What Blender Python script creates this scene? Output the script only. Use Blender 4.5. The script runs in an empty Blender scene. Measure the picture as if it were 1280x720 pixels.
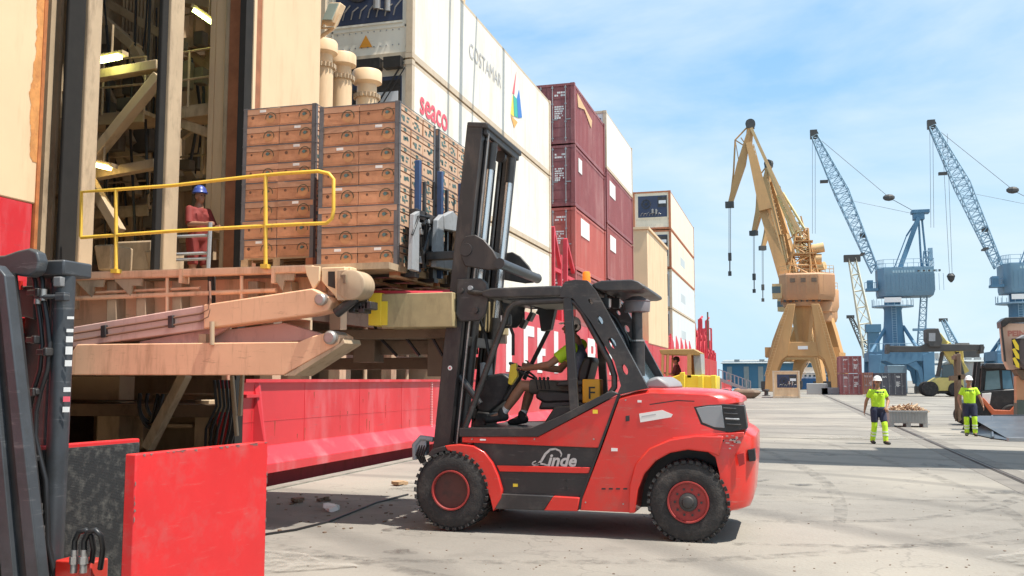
import bpy, bmesh, random
from math import *
from mathutils import Vector, Matrix
random.seed(7)
sc = bpy.context.scene
COL = sc.collection
# ---------------------------------------------------------------- camera
FOC = 1200.0                       # focal length in pixels of the 1280 px wide photograph
YAW, PIT, EYE = atan(345 / FOC), atan(115 / FOC), 1.7
fw = Vector((-sin(YAW) * cos(PIT), cos(YAW) * cos(PIT), sin(PIT)))
rt = Vector((cos(YAW), sin(YAW), 0)); up = rt.cross(fw)
cd = bpy.data.cameras.new('camera'); cam = bpy.data.objects.new('camera', cd); COL.objects.link(cam)
cam.location = (0, 0, EYE)
cam.rotation_euler = Matrix((rt, up, -fw)).transposed().to_euler()
cd.sensor_width = 36; cd.lens = FOC / 1280 * 36; cd.clip_start = .1; cd.clip_end = 6000
sc.camera = cam
# ---------------------------------------------------------------- light
EL, AZ = radians(66), radians(-9)          # the sun stands to the right (+X), a touch towards the camera
sd = Vector((cos(EL) * cos(AZ), cos(EL) * sin(AZ), sin(EL)))
ld = bpy.data.lights.new('sun', 'SUN'); ld.energy = 4.0; ld.angle = radians(.5); ld.color = (1, .95, .87)
sun = bpy.data.objects.new('sun', ld); COL.objects.link(sun)
sun.rotation_euler = sd.to_track_quat('Z', 'Y').to_euler()
W = bpy.data.worlds.new('World'); sc.world = W; W.use_nodes = True
nt = W.node_tree; nt.nodes.clear()
def nn(t, **k):
    n = nt.nodes.new(t)
    for a, b in k.items(): setattr(n, a, b)
    return n
sky = nn('ShaderNodeTexSky', sky_type='NISHITA', sun_disc=False, sun_elevation=EL,
         sun_rotation=pi / 2 - AZ, air_density=1.0, dust_density=1.0, ozone_density=1.6, altitude=0)
bg = nn('ShaderNodeBackground'); bg.inputs[1].default_value = .15
out = nn('ShaderNodeOutputWorld')
tc = nn('ShaderNodeTexCoord'); mp = nn('ShaderNodeMapping'); mp.inputs['Scale'].default_value = (1.0, 1.0, 3.2)
mp.inputs['Location'].default_value = (1.7, 5.5, 2.1); mp.inputs['Rotation'].default_value = (0.1, 0.25, .5)
n1 = nn('ShaderNodeTexNoise'); n1.inputs['Scale'].default_value = 2.3; n1.inputs['Detail'].default_value = 9; n1.inputs['Roughness'].default_value = .56
n1.inputs['Distortion'].default_value = .35
r1 = nn('ShaderNodeMapRange'); r1.inputs[1].default_value = .36; r1.inputs[2].default_value = .72; r1.inputs[4].default_value = .92
mx = nn('ShaderNodeMix', data_type='RGBA'); mx.inputs[7].default_value = (3.5, 3.9, 4.1, 1)
mv = nn('ShaderNodeMix', data_type='RGBA'); mv.inputs[0].default_value = .84; mv.inputs[7].default_value = (1.05, 2.3, 3.75, 1)   # thin bright veil of summer haze
L_ = nt.links.new
L_(tc.outputs['Generated'], mp.inputs[0]); L_(mp.outputs[0], n1.inputs['Vector']); L_(n1.outputs[0], r1.inputs[0])
L_(r1.outputs[0], mx.inputs[0]); L_(sky.outputs[0], mv.inputs[6])
sx = nn('ShaderNodeSeparateXYZ'); L_(tc.outputs['Generated'], sx.inputs[0]); rz = nn('ShaderNodeMapRange'); rz.inputs[1].default_value = 0; rz.inputs[2].default_value = .42; rz.inputs[3].default_value = .80; rz.inputs[4].default_value = 0
rz.interpolation_type = 'SMOOTHSTEP'; L_(sx.outputs[2], rz.inputs[0]); mh = nn('ShaderNodeMix', data_type='RGBA'); mh.inputs[7].default_value = (2.6, 3.5, 3.95, 1)     # the sky pales towards the horizon
L_(rz.outputs[0], mh.inputs[0]); L_(mv.outputs[2], mh.inputs[6]); L_(mh.outputs[2], mx.inputs[6]); L_(mx.outputs[2], bg.inputs[0]); L_(bg.outputs[0], out.inputs[0])
sc.view_settings.view_transform = 'Standard'; sc.view_settings.look = 'None'
sc.view_settings.exposure = 0.80; sc.view_settings.gamma = 1
sc.render.engine = 'CYCLES'; sc.cycles.use_denoising = True; sc.cycles.max_bounces = 6; sc.cycles.transparent_max_bounces = 8
try: sc.cycles.use_adaptive_sampling = True
except Exception: pass

# ---------------------------------------------------------------- helpers
def P(px, py, X=None, Y=None, Z=None):
    """point of the place seen at a photograph pixel, on the plane X=, Y= or Z="""
    d = rt * ((px - 640) / FOC) + up * ((360 - py) / FOC) + fw
    for i, v in enumerate((X, Y, Z)):
        if v is not None:
            return Vector((0, 0, EYE)) + d * ((v - (0, 0, EYE)[i]) / d[i])

def mat(name, rgb, rough=.6, metal=0, var=.12, scale=1.5, bump=0, bscale=40, dirt_or_sheen=None, damt=.5, dscale=2.0,
        streak=0, scr=None, sscale=1, rand=0, emit=0, alpha=1, trans=0, coat=0):
    """procedural surface: base colour varied by noise, dirt patches, streaks running down, fine relief"""
    m = bpy.data.materials.new(name); m.use_nodes = True
    t = m.node_tree; N = t.nodes; K = t.links.new; b = N['Principled BSDF']
    b.inputs['Roughness'].default_value = rough; b.inputs['Metallic'].default_value = metal
    if coat: b.inputs['Coat Weight'].default_value = coat; b.inputs['Coat Roughness'].default_value = .15
    c = (*rgb, 1)
    b.inputs['Base Color'].default_value = c
    m.diffuse_color = c
    if emit:
        b.inputs['Emission Color'].default_value = c; b.inputs['Emission Strength'].default_value = emit
    if trans: b.inputs['Transmission Weight'].default_value = trans; b.inputs['IOR'].default_value = 1.05
    if alpha < 1: b.inputs['Alpha'].default_value = alpha
    g = N.new('ShaderNodeNewGeometry')
    pos = g.outputs['Position']
    if rand:
        oi = N.new('ShaderNodeObjectInfo')
    if var or dirt_or_sheen:
        no = N.new('ShaderNodeTexNoise'); no.inputs['Scale'].default_value = scale; no.inputs['Detail'].default_value = 6
        no.inputs['Roughness'].default_value = .62
        K(pos, no.inputs['Vector'])
        mr = N.new('ShaderNodeMapRange'); mr.inputs[1].default_value = .25; mr.inputs[2].default_value = .75
        mr.inputs[3].default_value = 1 - var; mr.inputs[4].default_value = 1 + var
        K(no.outputs[0], mr.inputs[0])
        val = mr.outputs[0]
        if rand:
            m2 = N.new('ShaderNodeMapRange'); m2.inputs[3].default_value = 1 - rand; m2.inputs[4].default_value = 1 + rand
            K(oi.outputs['Random'], m2.inputs[0])
            mm = N.new('ShaderNodeMath'); mm.operation = 'MULTIPLY'; K(val, mm.inputs[0]); K(m2.outputs[0], mm.inputs[1]); val = mm.outputs[0]
        vm = N.new('ShaderNodeVectorMath'); vm.operation = 'SCALE'; vm.inputs[0].default_value = rgb
        K(val, vm.inputs['Scale'])
        col = vm.outputs[0]
        if dirt_or_sheen:
            nd = N.new('ShaderNodeTexNoise'); nd.inputs['Scale'].default_value = dscale; nd.inputs['Detail'].default_value = 9
            nd.inputs['Roughness'].default_value = .7
            if streak:
                mpn = N.new('ShaderNodeMapping'); mpn.inputs['Scale'].default_value = (1, 1, streak); K(pos, mpn.inputs[0]); K(mpn.outputs[0], nd.inputs['Vector'])
            else: K(pos, nd.inputs['Vector'])
            dr = N.new('ShaderNodeMapRange'); dr.inputs[1].default_value = .5; dr.inputs[2].default_value = .72; dr.inputs[4].default_value = damt
            K(nd.outputs[0], dr.inputs[0])
            mi = N.new('ShaderNodeMix'); mi.data_type = 'RGBA'; mi.inputs[7].default_value = (*dirt_or_sheen, 1)
            K(dr.outputs[0], mi.inputs[0]); K(col, mi.inputs[6]); col = mi.outputs[2]
            ra = N.new('ShaderNodeMapRange'); ra.inputs[3].default_value = rough; ra.inputs[4].default_value = min(1, rough + .3)
            K(dr.outputs[0], ra.inputs[0]); K(ra.outputs[0], b.inputs['Roughness'])
        if scr:                                              # long thin scratches and dusty rubs
            ns = N.new('ShaderNodeTexNoise'); ns.inputs['Scale'].default_value = 1; ns.inputs['Detail'].default_value = 5; ns.inputs['Roughness'].default_value = .75
            ms = N.new('ShaderNodeMapping'); ms.inputs['Scale'].default_value = (3 * sscale, 3 * sscale, 26 * sscale); ms.inputs['Rotation'].default_value = (.25, .3, 0); K(pos, ms.inputs[0]); K(ms.outputs[0], ns.inputs['Vector'])
            rs_ = N.new('ShaderNodeMapRange'); rs_.inputs[1].default_value = .60; rs_.inputs[2].default_value = .70; rs_.inputs[4].default_value = scr[3]; K(ns.outputs[0], rs_.inputs[0])
            mi2 = N.new('ShaderNodeMix'); mi2.data_type = 'RGBA'; mi2.inputs[7].default_value = (*scr[:3], 1); K(rs_.outputs[0], mi2.inputs[0]); K(col, mi2.inputs[6]); col = mi2.outputs[2]
        K(col, b.inputs['Base Color'])
    if bump:
        nb = N.new('ShaderNodeTexNoise'); nb.inputs['Scale'].default_value = bscale; nb.inputs['Detail'].default_value = 4
        K(pos, nb.inputs['Vector'])
        bp = N.new('ShaderNodeBump'); bp.inputs['Strength'].default_value = bump; bp.inputs['Distance'].default_value = .02
        K(nb.outputs[0], bp.inputs['Height']); K(bp.outputs[0], b.inputs['Normal'])
    return m

def basis(d):
    d = Vector(d).normalized(); a = Vector((0, 0, 1)) if abs(d.z) < .95 else Vector((1, 0, 0))
    u = a.cross(d).normalized(); return u, d.cross(u), d

class M:
    def __init__(s): s.v = []; s.f = []; s.mi = []; s.cur = 0
    def add(s, vs, fs):
        b = len(s.v); s.v += [tuple(v) for v in vs]
        for f in fs: s.f.append([b + i for i in f]); s.mi.append(s.cur)
        return s
    def m(s, i): s.cur = i; return s
    def hexa(s, p): return s.add(p, [(0, 1, 2, 3), (7, 6, 5, 4), (0, 4, 5, 1), (1, 5, 6, 2), (2, 6, 7, 3), (3, 7, 4, 0)])
    def box(s, x0, x1, y0, y1, z0, z1):
        return s.hexa([(x0, y0, z0), (x0, y1, z0), (x1, y1, z0), (x1, y0, z0), (x0, y0, z1), (x0, y1, z1), (x1, y1, z1), (x1, y0, z1)])
    def obox(s, c, sx, sy, sz, R=None):
        R = R or Matrix.Identity(3); c = Vector(c)
        return s.hexa([c + R @ Vector((a * sx / 2, b * sy / 2, d * sz / 2)) for d in (-1, 1) for a, b in ((-1, -1), (-1, 1), (1, 1), (1, -1))])
    def bar(s, p0, p1, w, h=None, side=None):
        """rectangular bar; w along 'side', h across"""
        p0 = Vector(p0); p1 = Vector(p1); d = (p1 - p0).normalized(); h = h or w
        if side is None: u, v, _ = basis(d)
        else:
            u = Vector(side); u = (u - d * u.dot(d)).normalized(); v = d.cross(u)
        q = [(-w / 2, -h / 2), (-w / 2, h / 2), (w / 2, h / 2), (w / 2, -h / 2)]
        return s.hexa([p0 + u * a + v * b for a, b in q] + [p1 + u * a + v * b for a, b in q])
    def tube(s, p0, p1, r0, r1=None, n=10, cap=True):
        p0 = Vector(p0); p1 = Vector(p1); r1 = r0 if r1 is None else r1; u, v, _ = basis(p1 - p0)
        cs = [(cos(2 * pi * i / n), sin(2 * pi * i / n)) for i in range(n)]
        vs = [p0 + (u * a + v * b) * r0 for a, b in cs] + [p1 + (u * a + v * b) * r1 for a, b in cs]
        fs = [(i, (i + 1) % n, n + (i + 1) % n, n + i) for i in range(n)]
        if cap: fs += [tuple(range(n))[::-1], tuple(range(n, 2 * n))]
        return s.add(vs, fs)
    def path(s, pts, r, n=8):
        pts = [Vector(p) for p in pts]; k = len(pts); vs = []; u0 = None
        for i, p in enumerate(pts):
            d = (pts[min(i + 1, k - 1)] - pts[max(i - 1, 0)]).normalized()
            if u0 is None: u0 = basis(d)[0]
            u = (u0 - d * u0.dot(d)).normalized(); w = d.cross(u); u0 = u
            rr = r[i] if isinstance(r, (list, tuple)) else r
            vs += [p + (u * cos(2 * pi * j / n) + w * sin(2 * pi * j / n)) * rr for j in range(n)]
        fs = [(a * n + j, a * n + (j + 1) % n, (a + 1) * n + (j + 1) % n, (a + 1) * n + j) for a in range(k - 1) for j in range(n)]
        fs += [tuple(range(n))[::-1], tuple(range((k - 1) * n, k * n))]
        return s.add(vs, fs)
    def lathe(s, c, axis, prof, n=24, close=False):
        """prof: (distance along axis, radius)"""
        c = Vector(c); u, v, d = basis(axis); vs = []
        for t, r in prof: vs += [c + d * t + (u * cos(2 * pi * i / n) + v * sin(2 * pi * i / n)) * r for i in range(n)]
        k = len(prof)
        fs = [(a * n + i, a * n + (i + 1) % n, ((a + 1) % k) * n + (i + 1) % n, ((a + 1) % k) * n + i) for a in range(k if close else k - 1) for i in range(n)]
        if not close: fs += [tuple(range(n))[::-1], tuple(range((k - 1) * n, k * n))]
        return s.add(vs, fs)
    def prism(s, pts, off):
        """planar polygon (3-D points) pushed along the vector off"""
        n = len(pts); pts = [Vector(p) for p in pts]; off = Vector(off)
        return s.add(pts + [p + off for p in pts], [tuple(range(n)), tuple(range(n, 2 * n))[::-1]] + [(i, (i + 1) % n, n + (i + 1) % n, n + i) for i in range(n)])
    def pxy(s, px, Yref, y0, y1):
        """outline given in photograph pixels on the plane Y=Yref, made into a slab from Y=y0 to y1"""
        pts = [P(a, b, Y=Yref) for a, b in px]
        return s.prism([(p.x, y0, p.z) for p in pts], (0, y1 - y0, 0))
    def pyz(s, px, Xref, x0, x1):
        pts = [P(a, b, X=Xref) for a, b in px]
        return s.prism([(x0, p.y, p.z) for p in pts], (x1 - x0, 0, 0))
    def loft(s, rings, cap=True):
        n = len(rings[0]); vs = [Vector(p) for r in rings for p in r]; k = len(rings)
        fs = [(a * n + i, a * n + (i + 1) % n, (a + 1) * n + (i + 1) % n, (a + 1) * n + i) for a in range(k - 1) for i in range(n)]
        if cap: fs += [tuple(range(n))[::-1], tuple(range((k - 1) * n, k * n))]
        return s.add(vs, fs)
    def ell(s, c, r, R=None, n=14, k=9):
        c = Vector(c); R = R or Matrix.Identity(3); r = r if isinstance(r, (tuple, list)) else (r, r, r)
        vs = [c + R @ Vector((0, 0, -r[2]))]
        for i in range(1, k):
            a = -pi / 2 + pi * i / k
            vs += [c + R @ Vector((r[0] * cos(a) * cos(2 * pi * j / n), r[1] * cos(a) * sin(2 * pi * j / n), r[2] * sin(a))) for j in range(n)]
        vs.append(c + R @ Vector((0, 0, r[2]))); e = len(vs) - 1
        fs = [(0, 1 + (j + 1) % n, 1 + j) for j in range(n)] + [(e, e - n + j, e - n + (j + 1) % n) for j in range(n)]
        for i in range(k - 2): fs += [(1 + i * n + j, 1 + i * n + (j + 1) % n, 1 + (i + 1) * n + (j + 1) % n, 1 + (i + 1) * n + j) for j in range(n)]
        return s.add(vs, fs)
    def mesh(s, name, mats, L=(0, 0, 0)):
        me = bpy.data.meshes.new(name); L = Vector(L)
        me.from_pydata([Vector(v) - L for v in s.v], [], s.f)
        for x in (mats if isinstance(mats, (list, tuple)) else [mats]): me.materials.append(x)
        me.polygons.foreach_set('material_index', s.mi)
        b = bmesh.new(); b.from_mesh(me); bmesh.ops.recalc_face_normals(b, faces=b.faces); b.to_mesh(me); b.free()
        me.update(); return me
    def build(s, name, mats, parent=None, loc=None, bevel=0, seg=2, smooth=None):
        L = ROOT.get(parent.name, (0, 0, 0)) if parent else (loc if loc is not None else centre(s.v))
        me = s.mesh(name, mats, L)
        if smooth is not None or bevel:
            me.shade_smooth(); me.set_sharp_from_angle(angle=radians(smooth if smooth is not None else 32))
        o = bpy.data.objects.new(name, me); COL.objects.link(o)
        if parent: o.parent = parent; ROOT[o.name] = ROOT[parent.name]
        else: o.location = L; ROOT[o.name] = tuple(L)
        if bevel:
            bv = o.modifiers.new('bevel', 'BEVEL'); bv.width = bevel; bv.segments = seg; bv.limit_method = 'ANGLE'; bv.angle_limit = radians(32)
        return o
ROOT = {}
def centre(v):
    xs, ys, zs = zip(*v); return ((min(xs) + max(xs)) / 2, (min(ys) + max(ys)) / 2, min(zs))
def tag(o, label=None, cat=None, group=None, kind=None):
    if label: o['label'] = label
    if cat: o['category'] = cat
    if group: o['group'] = group
    if kind: o['kind'] = kind
    return o
def thing(name, label, cat, loc, group=None):
    o = bpy.data.objects.new(name, None); COL.objects.link(o); o.location = loc; o.empty_display_size = .3
    ROOT[o.name] = tuple(loc); return tag(o, label, cat, group)
def copy_tree(o, loc=None, parent=None, **tags):
    c = o.copy(); COL.objects.link(c)
    if parent: c.parent = parent
    if loc is not None: c.location = loc
    for k, v in tags.items(): c[k] = v
    for ch in [x for x in KIDS(o)]: copy_tree(ch, None, c)
    return c
def KIDS(o): return [x for x in COL.objects if x.parent == o]
def applied(o):
    """replace an object's mesh by its evaluated (modifiers applied) mesh"""
    dg = bpy.context.evaluated_depsgraph_get(); dg.update()
    me = bpy.data.meshes.new_from_object(o.evaluated_get(dg)); o.modifiers.clear(); o.data = me; return o
def remeshed(m, name, mats, parent, voxel=.012, smooth_it=4, loc=None):
    """joins overlapping limbs into one continuous skin"""
    o = m.build(name, mats, parent, loc=loc)
    r = o.modifiers.new('r', 'REMESH'); r.mode = 'VOXEL'; r.voxel_size = voxel
    q = o.modifiers.new('s', 'SMOOTH'); q.factor = .5; q.iterations = smooth_it
    applied(o)
    o.data.shade_smooth(); return o
def words(txt, size, org, xd, yd, name, mt, parent, depth=.004, shear=0, width=1, bold=0):
    cu = bpy.data.curves.new('t', 'FONT'); cu.body = txt; cu.size = size; cu.shear = shear; cu.resolution_u = 3; cu.offset = bold
    ob = bpy.data.objects.new('t', cu); COL.objects.link(ob)
    dg = bpy.context.evaluated_depsgraph_get(); dg.update()
    me = bpy.data.meshes.new_from_object(ob.evaluated_get(dg)); bpy.data.objects.remove(ob)
    xd = Vector(xd).normalized(); yd = Vector(yd).normalized(); zd = xd.cross(yd); org = Vector(org)
    m = M(); m.add([org + xd * v.co.x * width + yd * v.co.y + zd * depth for v in me.vertices], [list(p.vertices) for p in me.polygons])
    return m.build(name, mt, parent)
# ---------------------------------------------------------------- materials
RED_TRUCK = mat('red truck paint', (.68, .028, .018), .30, var=.07, bump=.06, bscale=7, dirt_or_sheen=(.34, .10, .07), damt=.55, dscale=2.4, coat=.5, scr=(.48, .20, .16, .45))
RED_PLATE = mat('red clamp paint', (.62, .020, .022), .42, var=.10, scale=2, dirt_or_sheen=(.44, .11, .10), damt=.6, dscale=3.2, bump=.10, bscale=6, scr=(.50, .18, .16, .28), sscale=1.5)
RED_HULL = mat('ship red paint', (.60, .032, .042), .32, var=.12, scale=.7, dirt_or_sheen=(.62, .19, .20), damt=.75, dscale=1.1, streak=.22, bump=.35, bscale=1.1, scr=(.34, .10, .10, .5), sscale=.6)  # pale pink patches put the hull's reflections into the colour
RED_DARK = mat('boot topping red', (.40, .035, .04), .7, var=.2, dirt_or_sheen=(.12, .05, .03), damt=.7, dscale=3, streak=.3)
RED_STEEL = mat('red deck steel', (.62, .05, .07), .55, var=.15, dirt_or_sheen=(.3, .05, .04))
CREAM = mat('cream ship paint', (.78, .56, .34), .55, var=.06, scale=.8, dirt_or_sheen=(.52, .30, .15), damt=.55, dscale=1.6, streak=.16, bump=.06, bscale=2)
CREAM_IN = mat('cream hold paint', (.50, .37, .235), .6, var=.15, dirt_or_sheen=(.12, .08, .05), damt=.8, dscale=2.2, streak=.35)
TAN_IN = mat('hold bulkhead paint', (.52, .39, .25), .75, var=.2, scale=.9, dirt_or_sheen=(.16, .11, .07), damt=.8, dscale=1.3, streak=.4)
HBLACK = mat('matt black rail', (.014, .012, .010), .95, var=.3, scale=4)  # near-black and very rough, used for door rails and seal
DARK_IN = mat('dark bracket and recess shade', (.035, .03, .025), .8, var=.3, scale=3)  # near-black for a pipe bracket and for painted recess shade
PEACH = mat('peach platform paint', (.85, .50, .30), .55, var=.10, scale=1.4, dirt_or_sheen=(.38, .19, .10), damt=.75, dscale=5.5, streak=.12, bump=.10, bscale=6, scr=(.30, .14, .08, .5), sscale=1.2)
PINKISH = mat('faded pink primer', (.64, .42, .36), .6, var=.1, dirt_or_sheen=(.3, .17, .13), damt=.6, dscale=5, streak=.3)
TANSTEEL = mat('tan steel', (.46, .34, .22), .6, var=.15, dirt_or_sheen=(.18, .11, .07), damt=.7, dscale=5, streak=.2)
BROWNST = mat('brown steel', (.19, .125, .08), .65, var=.2, dirt_or_sheen=(.06, .04, .03), damt=.7, dscale=3)
YELLOW = mat('yellow paint', (.78, .50, .06), .45, var=.1, dirt_or_sheen=(.45, .25, .06), damt=.6, dscale=9)
YELLOW2 = mat('bright yellow paint', (.90, .66, .05), .4, var=.05, dirt_or_sheen=(.5, .3, .05), damt=.3)
BLACK = mat('black paint', (.022, .021, .021), .42, var=.25, scale=3, dirt_or_sheen=(.09, .08, .07), damt=.5, dscale=4)
CHAR = mat('charcoal truck paint', (.034, .032, .032), .38, var=.15, scale=3, dirt_or_sheen=(.12, .105, .09), damt=.55, dscale=3, bump=.04, scr=(.16, .15, .14, .5))
MASTG = mat('mast steel', (.040, .035, .034), .45, var=.2, scale=3, dirt_or_sheen=(.14, .11, .09), damt=.6, dscale=5, streak=.3, metal=.2)
GREY = mat('blue grey mast paint', (.060, .066, .073), .40, var=.2, scale=3, dirt_or_sheen=(.03, .03, .03), damt=.7, dscale=5, metal=.2, scr=(.2, .2, .2, .6))
LGREY = mat('light grey steel', (.33, .34, .35), .5, var=.15, dirt_or_sheen=(.15, .14, .12), damt=.5, dscale=6)
CHROME = mat('polished rod', (.75, .75, .76), .22, metal=.85, var=.05)
STEEL = mat('bare steel', (.42, .40, .38), .42, metal=.7, var=.2, dirt_or_sheen=(.25, .15, .08), damt=.5, dscale=8)
RUBBER = mat('tyre rubber', (.030, .028, .027), .85, var=.25, scale=8, dirt_or_sheen=(.13, .115, .10), damt=.75, dscale=5, bump=.3, bscale=60)
HOSE = mat('hose rubber', (.018, .018, .019), .4, var=.2)
RIMRED = mat('rim paint', (.34, .035, .03), .55, var=.15, dirt_or_sheen=(.11, .06, .05), damt=.8, dscale=9)
WHITE = mat('white paint', (.80, .79, .76), .5, var=.04)
REEFER = mat('reefer white paint', (.84, .79, .68), .45, var=.05, scale=.6, dirt_or_sheen=(.60, .50, .36), damt=.55, dscale=1.1, streak=.25, scr=(.5, .42, .32, .35), sscale=.5)
REEFER_W = mat('reefer cream paint', (.84, .75, .58), .5, var=.04, scale=.6, dirt_or_sheen=(.55, .44, .3), damt=.45, dscale=1.1, streak=.25)
REEFER_G = mat('reefer grey white paint', (.70, .74, .74), .5, var=.04, scale=.6, dirt_or_sheen=(.5, .45, .38), damt=.4, dscale=1.1, streak=.25)
MAROON = mat('maroon container paint', (.27, .075, .075), .5, var=.1, scale=.8, dirt_or_sheen=(.42, .22, .21), damt=.8, dscale=.8, streak=.3)
MAROON2 = mat('brown red container paint', (.32, .085, .075), .5, var=.1, scale=.8, dirt_or_sheen=(.44, .22, .20), damt=.8, dscale=.8, streak=.3)
REDC = mat('red container paint', (.48, .11, .085), .5, var=.1, scale=.8, dirt_or_sheen=(.5, .24, .20), damt=.8, dscale=.8, streak=.3)
ORANGEP = mat('rust orange frame', (.45, .16, .07), .6, var=.2, dirt_or_sheen=(.2, .08, .04))
UNITBLUE = mat('navy unit cover', (.035, .05, .10), .5, var=.15)
INK = mat('red print', (.85, .12, .16), .6, var=.05)
INKG = mat('grey print', (.50, .50, .50), .6, var=.05)
CARD = mat('corrugated cardboard', (.56, .26, .135), .85, var=.14, scale=6, dirt_or_sheen=(.27, .12, .07), damt=.5, dscale=7, rand=.14, bump=.15, bscale=12)
CARD_D = mat('cardboard shadow gap', (.16, .08, .05), .9, var=.2)
CARD_L = mat('cardboard lid', (.52, .28, .17), .85, var=.12, scale=7, dirt_or_sheen=(.58, .40, .30), damt=.35, dscale=8, rand=.14)
CARD_S = mat('printed cardboard side', (.64, .42, .28), .8, var=.08, scale=6, rand=.10)
PTEAL = mat('teal print', (.10, .17, .16), .7, var=.3, scale=30)
POLIVE = mat('olive print', (.11, .09, .05), .7, var=.3, scale=30)
PORANGE = mat('orange print', (.52, .25, .11), .7, var=.1)
PWHITE = mat('paper label', (.82, .80, .76), .6, var=.05)
POST = mat('grey edge board', (.13, .125, .13), .7, var=.15, dirt_or_sheen=(.25, .22, .2), damt=.4, dscale=8)
WOOD = mat('pallet wood', (.46, .30, .17), .8, var=.2, scale=7, dirt_or_sheen=(.2, .12, .07), damt=.6, dscale=9)
BLUEP = mat('blue steel paint', (.045, .085, .19), .45, var=.15, dirt_or_sheen=(.03, .04, .07), damt=.5)
LEDG = mat('lamp tube glow', (.80, .95, .30), .4, var=0, emit=12)
LEDY = mat('warm lamp glow', (1.0, .80, .30), .4, var=0, emit=9)
ORANGE = mat('orange lens', (1.0, .24, .02), .25, var=.05, emit=.25)
GLASS = mat('window glass', (.55, .63, .63), .08, var=0, alpha=.35)
DGLASS = mat('dark cab glass', (.06, .09, .10), .06, var=0, coat=.5)
TANK = mat('smoked side window', (.30, .31, .32), .2, var=.05)
# ---------------------------------------------------------------- ground
def ground_material():
    m = mat('quay concrete', (.235, .215, .185), .88, var=.13, scale=.55, dirt_or_sheen=(.165, .148, .125), damt=.65, dscale=1.7, bump=.45, bscale=22)
    t = m.node_tree; N = t.nodes; K = t.links.new; b = N['Principled BSDF']
    src = b.inputs['Base Color'].links[0].from_socket
    g = N.new('ShaderNodeNewGeometry')
    # pale dusty patches, tyre sweeps, cracks: all at their own place on the ground
    a = N.new('ShaderNodeTexNoise'); a.inputs['Scale'].default_value = .16; a.inputs['Detail'].default_value = 7; K(g.outputs['Position'], a.inputs['Vector'])
    ar = N.new('ShaderNodeMapRange'); ar.inputs[1].default_value = .46; ar.inputs[2].default_value = .62; ar.inputs[4].default_value = .75; K(a.outputs[0], ar.inputs[0])
    m1 = N.new('ShaderNodeMix'); m1.data_type = 'RGBA'; m1.inputs[7].default_value = (.35, .315, .26, 1); K(ar.outputs[0], m1.inputs[0]); K(src, m1.inputs[6])
    w = N.new('ShaderNodeTexWave'); w.wave_type = 'RINGS'; w.rings_direction = 'Z'; w.inputs['Scale'].default_value = .12; w.inputs['Distortion'].default_value = 9
    w.inputs['Detail'].default_value = 3; w.inputs['Detail Scale'].default_value = .25
    mp = N.new('ShaderNodeMapping'); mp.inputs['Location'].default_value = (9, -4, 0); K(g.outputs['Position'], mp.inputs[0]); K(mp.outputs[0], w.inputs['Vector'])
    wr = N.new('ShaderNodeMapRange'); wr.inputs[1].default_value = .86; wr.inputs[2].default_value = 1.0; wr.inputs[4].default_value = .5; K(w.outputs['Fac'], wr.inputs[0])
    m2 = N.new('ShaderNodeMix'); m2.data_type = 'RGBA'; m2.inputs[7].default_value = (.13, .12, .105, 1); K(wr.outputs[0], m2.inputs[0]); K(m1.outputs[2], m2.inputs[6])
    v = N.new('ShaderNodeTexVoronoi'); v.feature = 'DISTANCE_TO_EDGE'; v.inputs['Scale'].default_value = .32
    dn = N.new('ShaderNodeTexNoise'); dn.inputs['Scale'].default_value = 1.1; dn.inputs['Detail'].default_value = 6; K(g.outputs['Position'], dn.inputs['Vector'])
    va = N.new('ShaderNodeVectorMath'); va.operation = 'SCALE'; va.inputs['Scale'].default_value = 2.6; K(dn.outputs['Color'], va.inputs[0])
    vb = N.new('ShaderNodeVectorMath'); K(g.outputs['Position'], vb.inputs[0]); K(va.outputs[0], vb.inputs[1]); K(vb.outputs[0], v.inputs['Vector'])
    vr = N.new('ShaderNodeMapRange'); vr.inputs[1].default_value = .0; vr.inputs[2].default_value = .010; vr.inputs[3].default_value = .38; vr.inputs[4].default_value = 0; K(v.outputs['Distance'], vr.inputs[0])
    m3 = N.new('ShaderNodeMix'); m3.data_type = 'RGBA'; m3.inputs[7].default_value = (.10, .09, .08, 1); K(vr.outputs[0], m3.inputs[0]); K(m2.outputs[2], m3.inputs[6])
    sp = N.new('ShaderNodeTexNoise'); sp.inputs['Scale'].default_value = 38; sp.inputs['Detail'].default_value = 3; K(g.outputs['Position'], sp.inputs['Vector'])
    sr = N.new('ShaderNodeMapRange'); sr.inputs[1].default_value = .66; sr.inputs[2].default_value = .74; sr.inputs[4].default_value = .5; K(sp.outputs[0], sr.inputs[0])
    m4 = N.new('ShaderNodeMix'); m4.data_type = 'RGBA'; m4.inputs[7].default_value = (.10, .09, .08, 1); K(sr.outputs[0], m4.inputs[0]); K(m3.outputs[2], m4.inputs[6])
    K(m4.outputs[2], b.inputs['Base Color'])
    return m
QUAYX = -7.95
GR = ground_material()
m = M(); m.add([(QUAYX, -30, 0), (900, -30, 0), (900, 2500, 0), (QUAYX, 2500, 0)], [(0, 1, 2, 3)]); m.add([(QUAYX, -30, -3), (QUAYX, 2500, -3), (QUAYX, 2500, 0), (QUAYX, -30, 0)], [(0, 1, 2, 3)])
tag(m.build('quay_ground', GR, loc=(0, 0, 0)), kind='structure')
WATER = mat('harbour water', (.03, .07, .08), .12, var=.1, bump=.3, bscale=3)
m = M(); m.add([(-900, -30, -2.2), (QUAYX, -30, -2.2), (QUAYX, 2500, -2.2), (-900, 2500, -2.2)], [(0, 1, 2, 3)])
tag(m.build('water', WATER, loc=(0, 0, 0)), kind='structure')
m = M(); m.box(QUAYX - .02, QUAYX + .22, -30, 300, -.4, .022)
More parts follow.
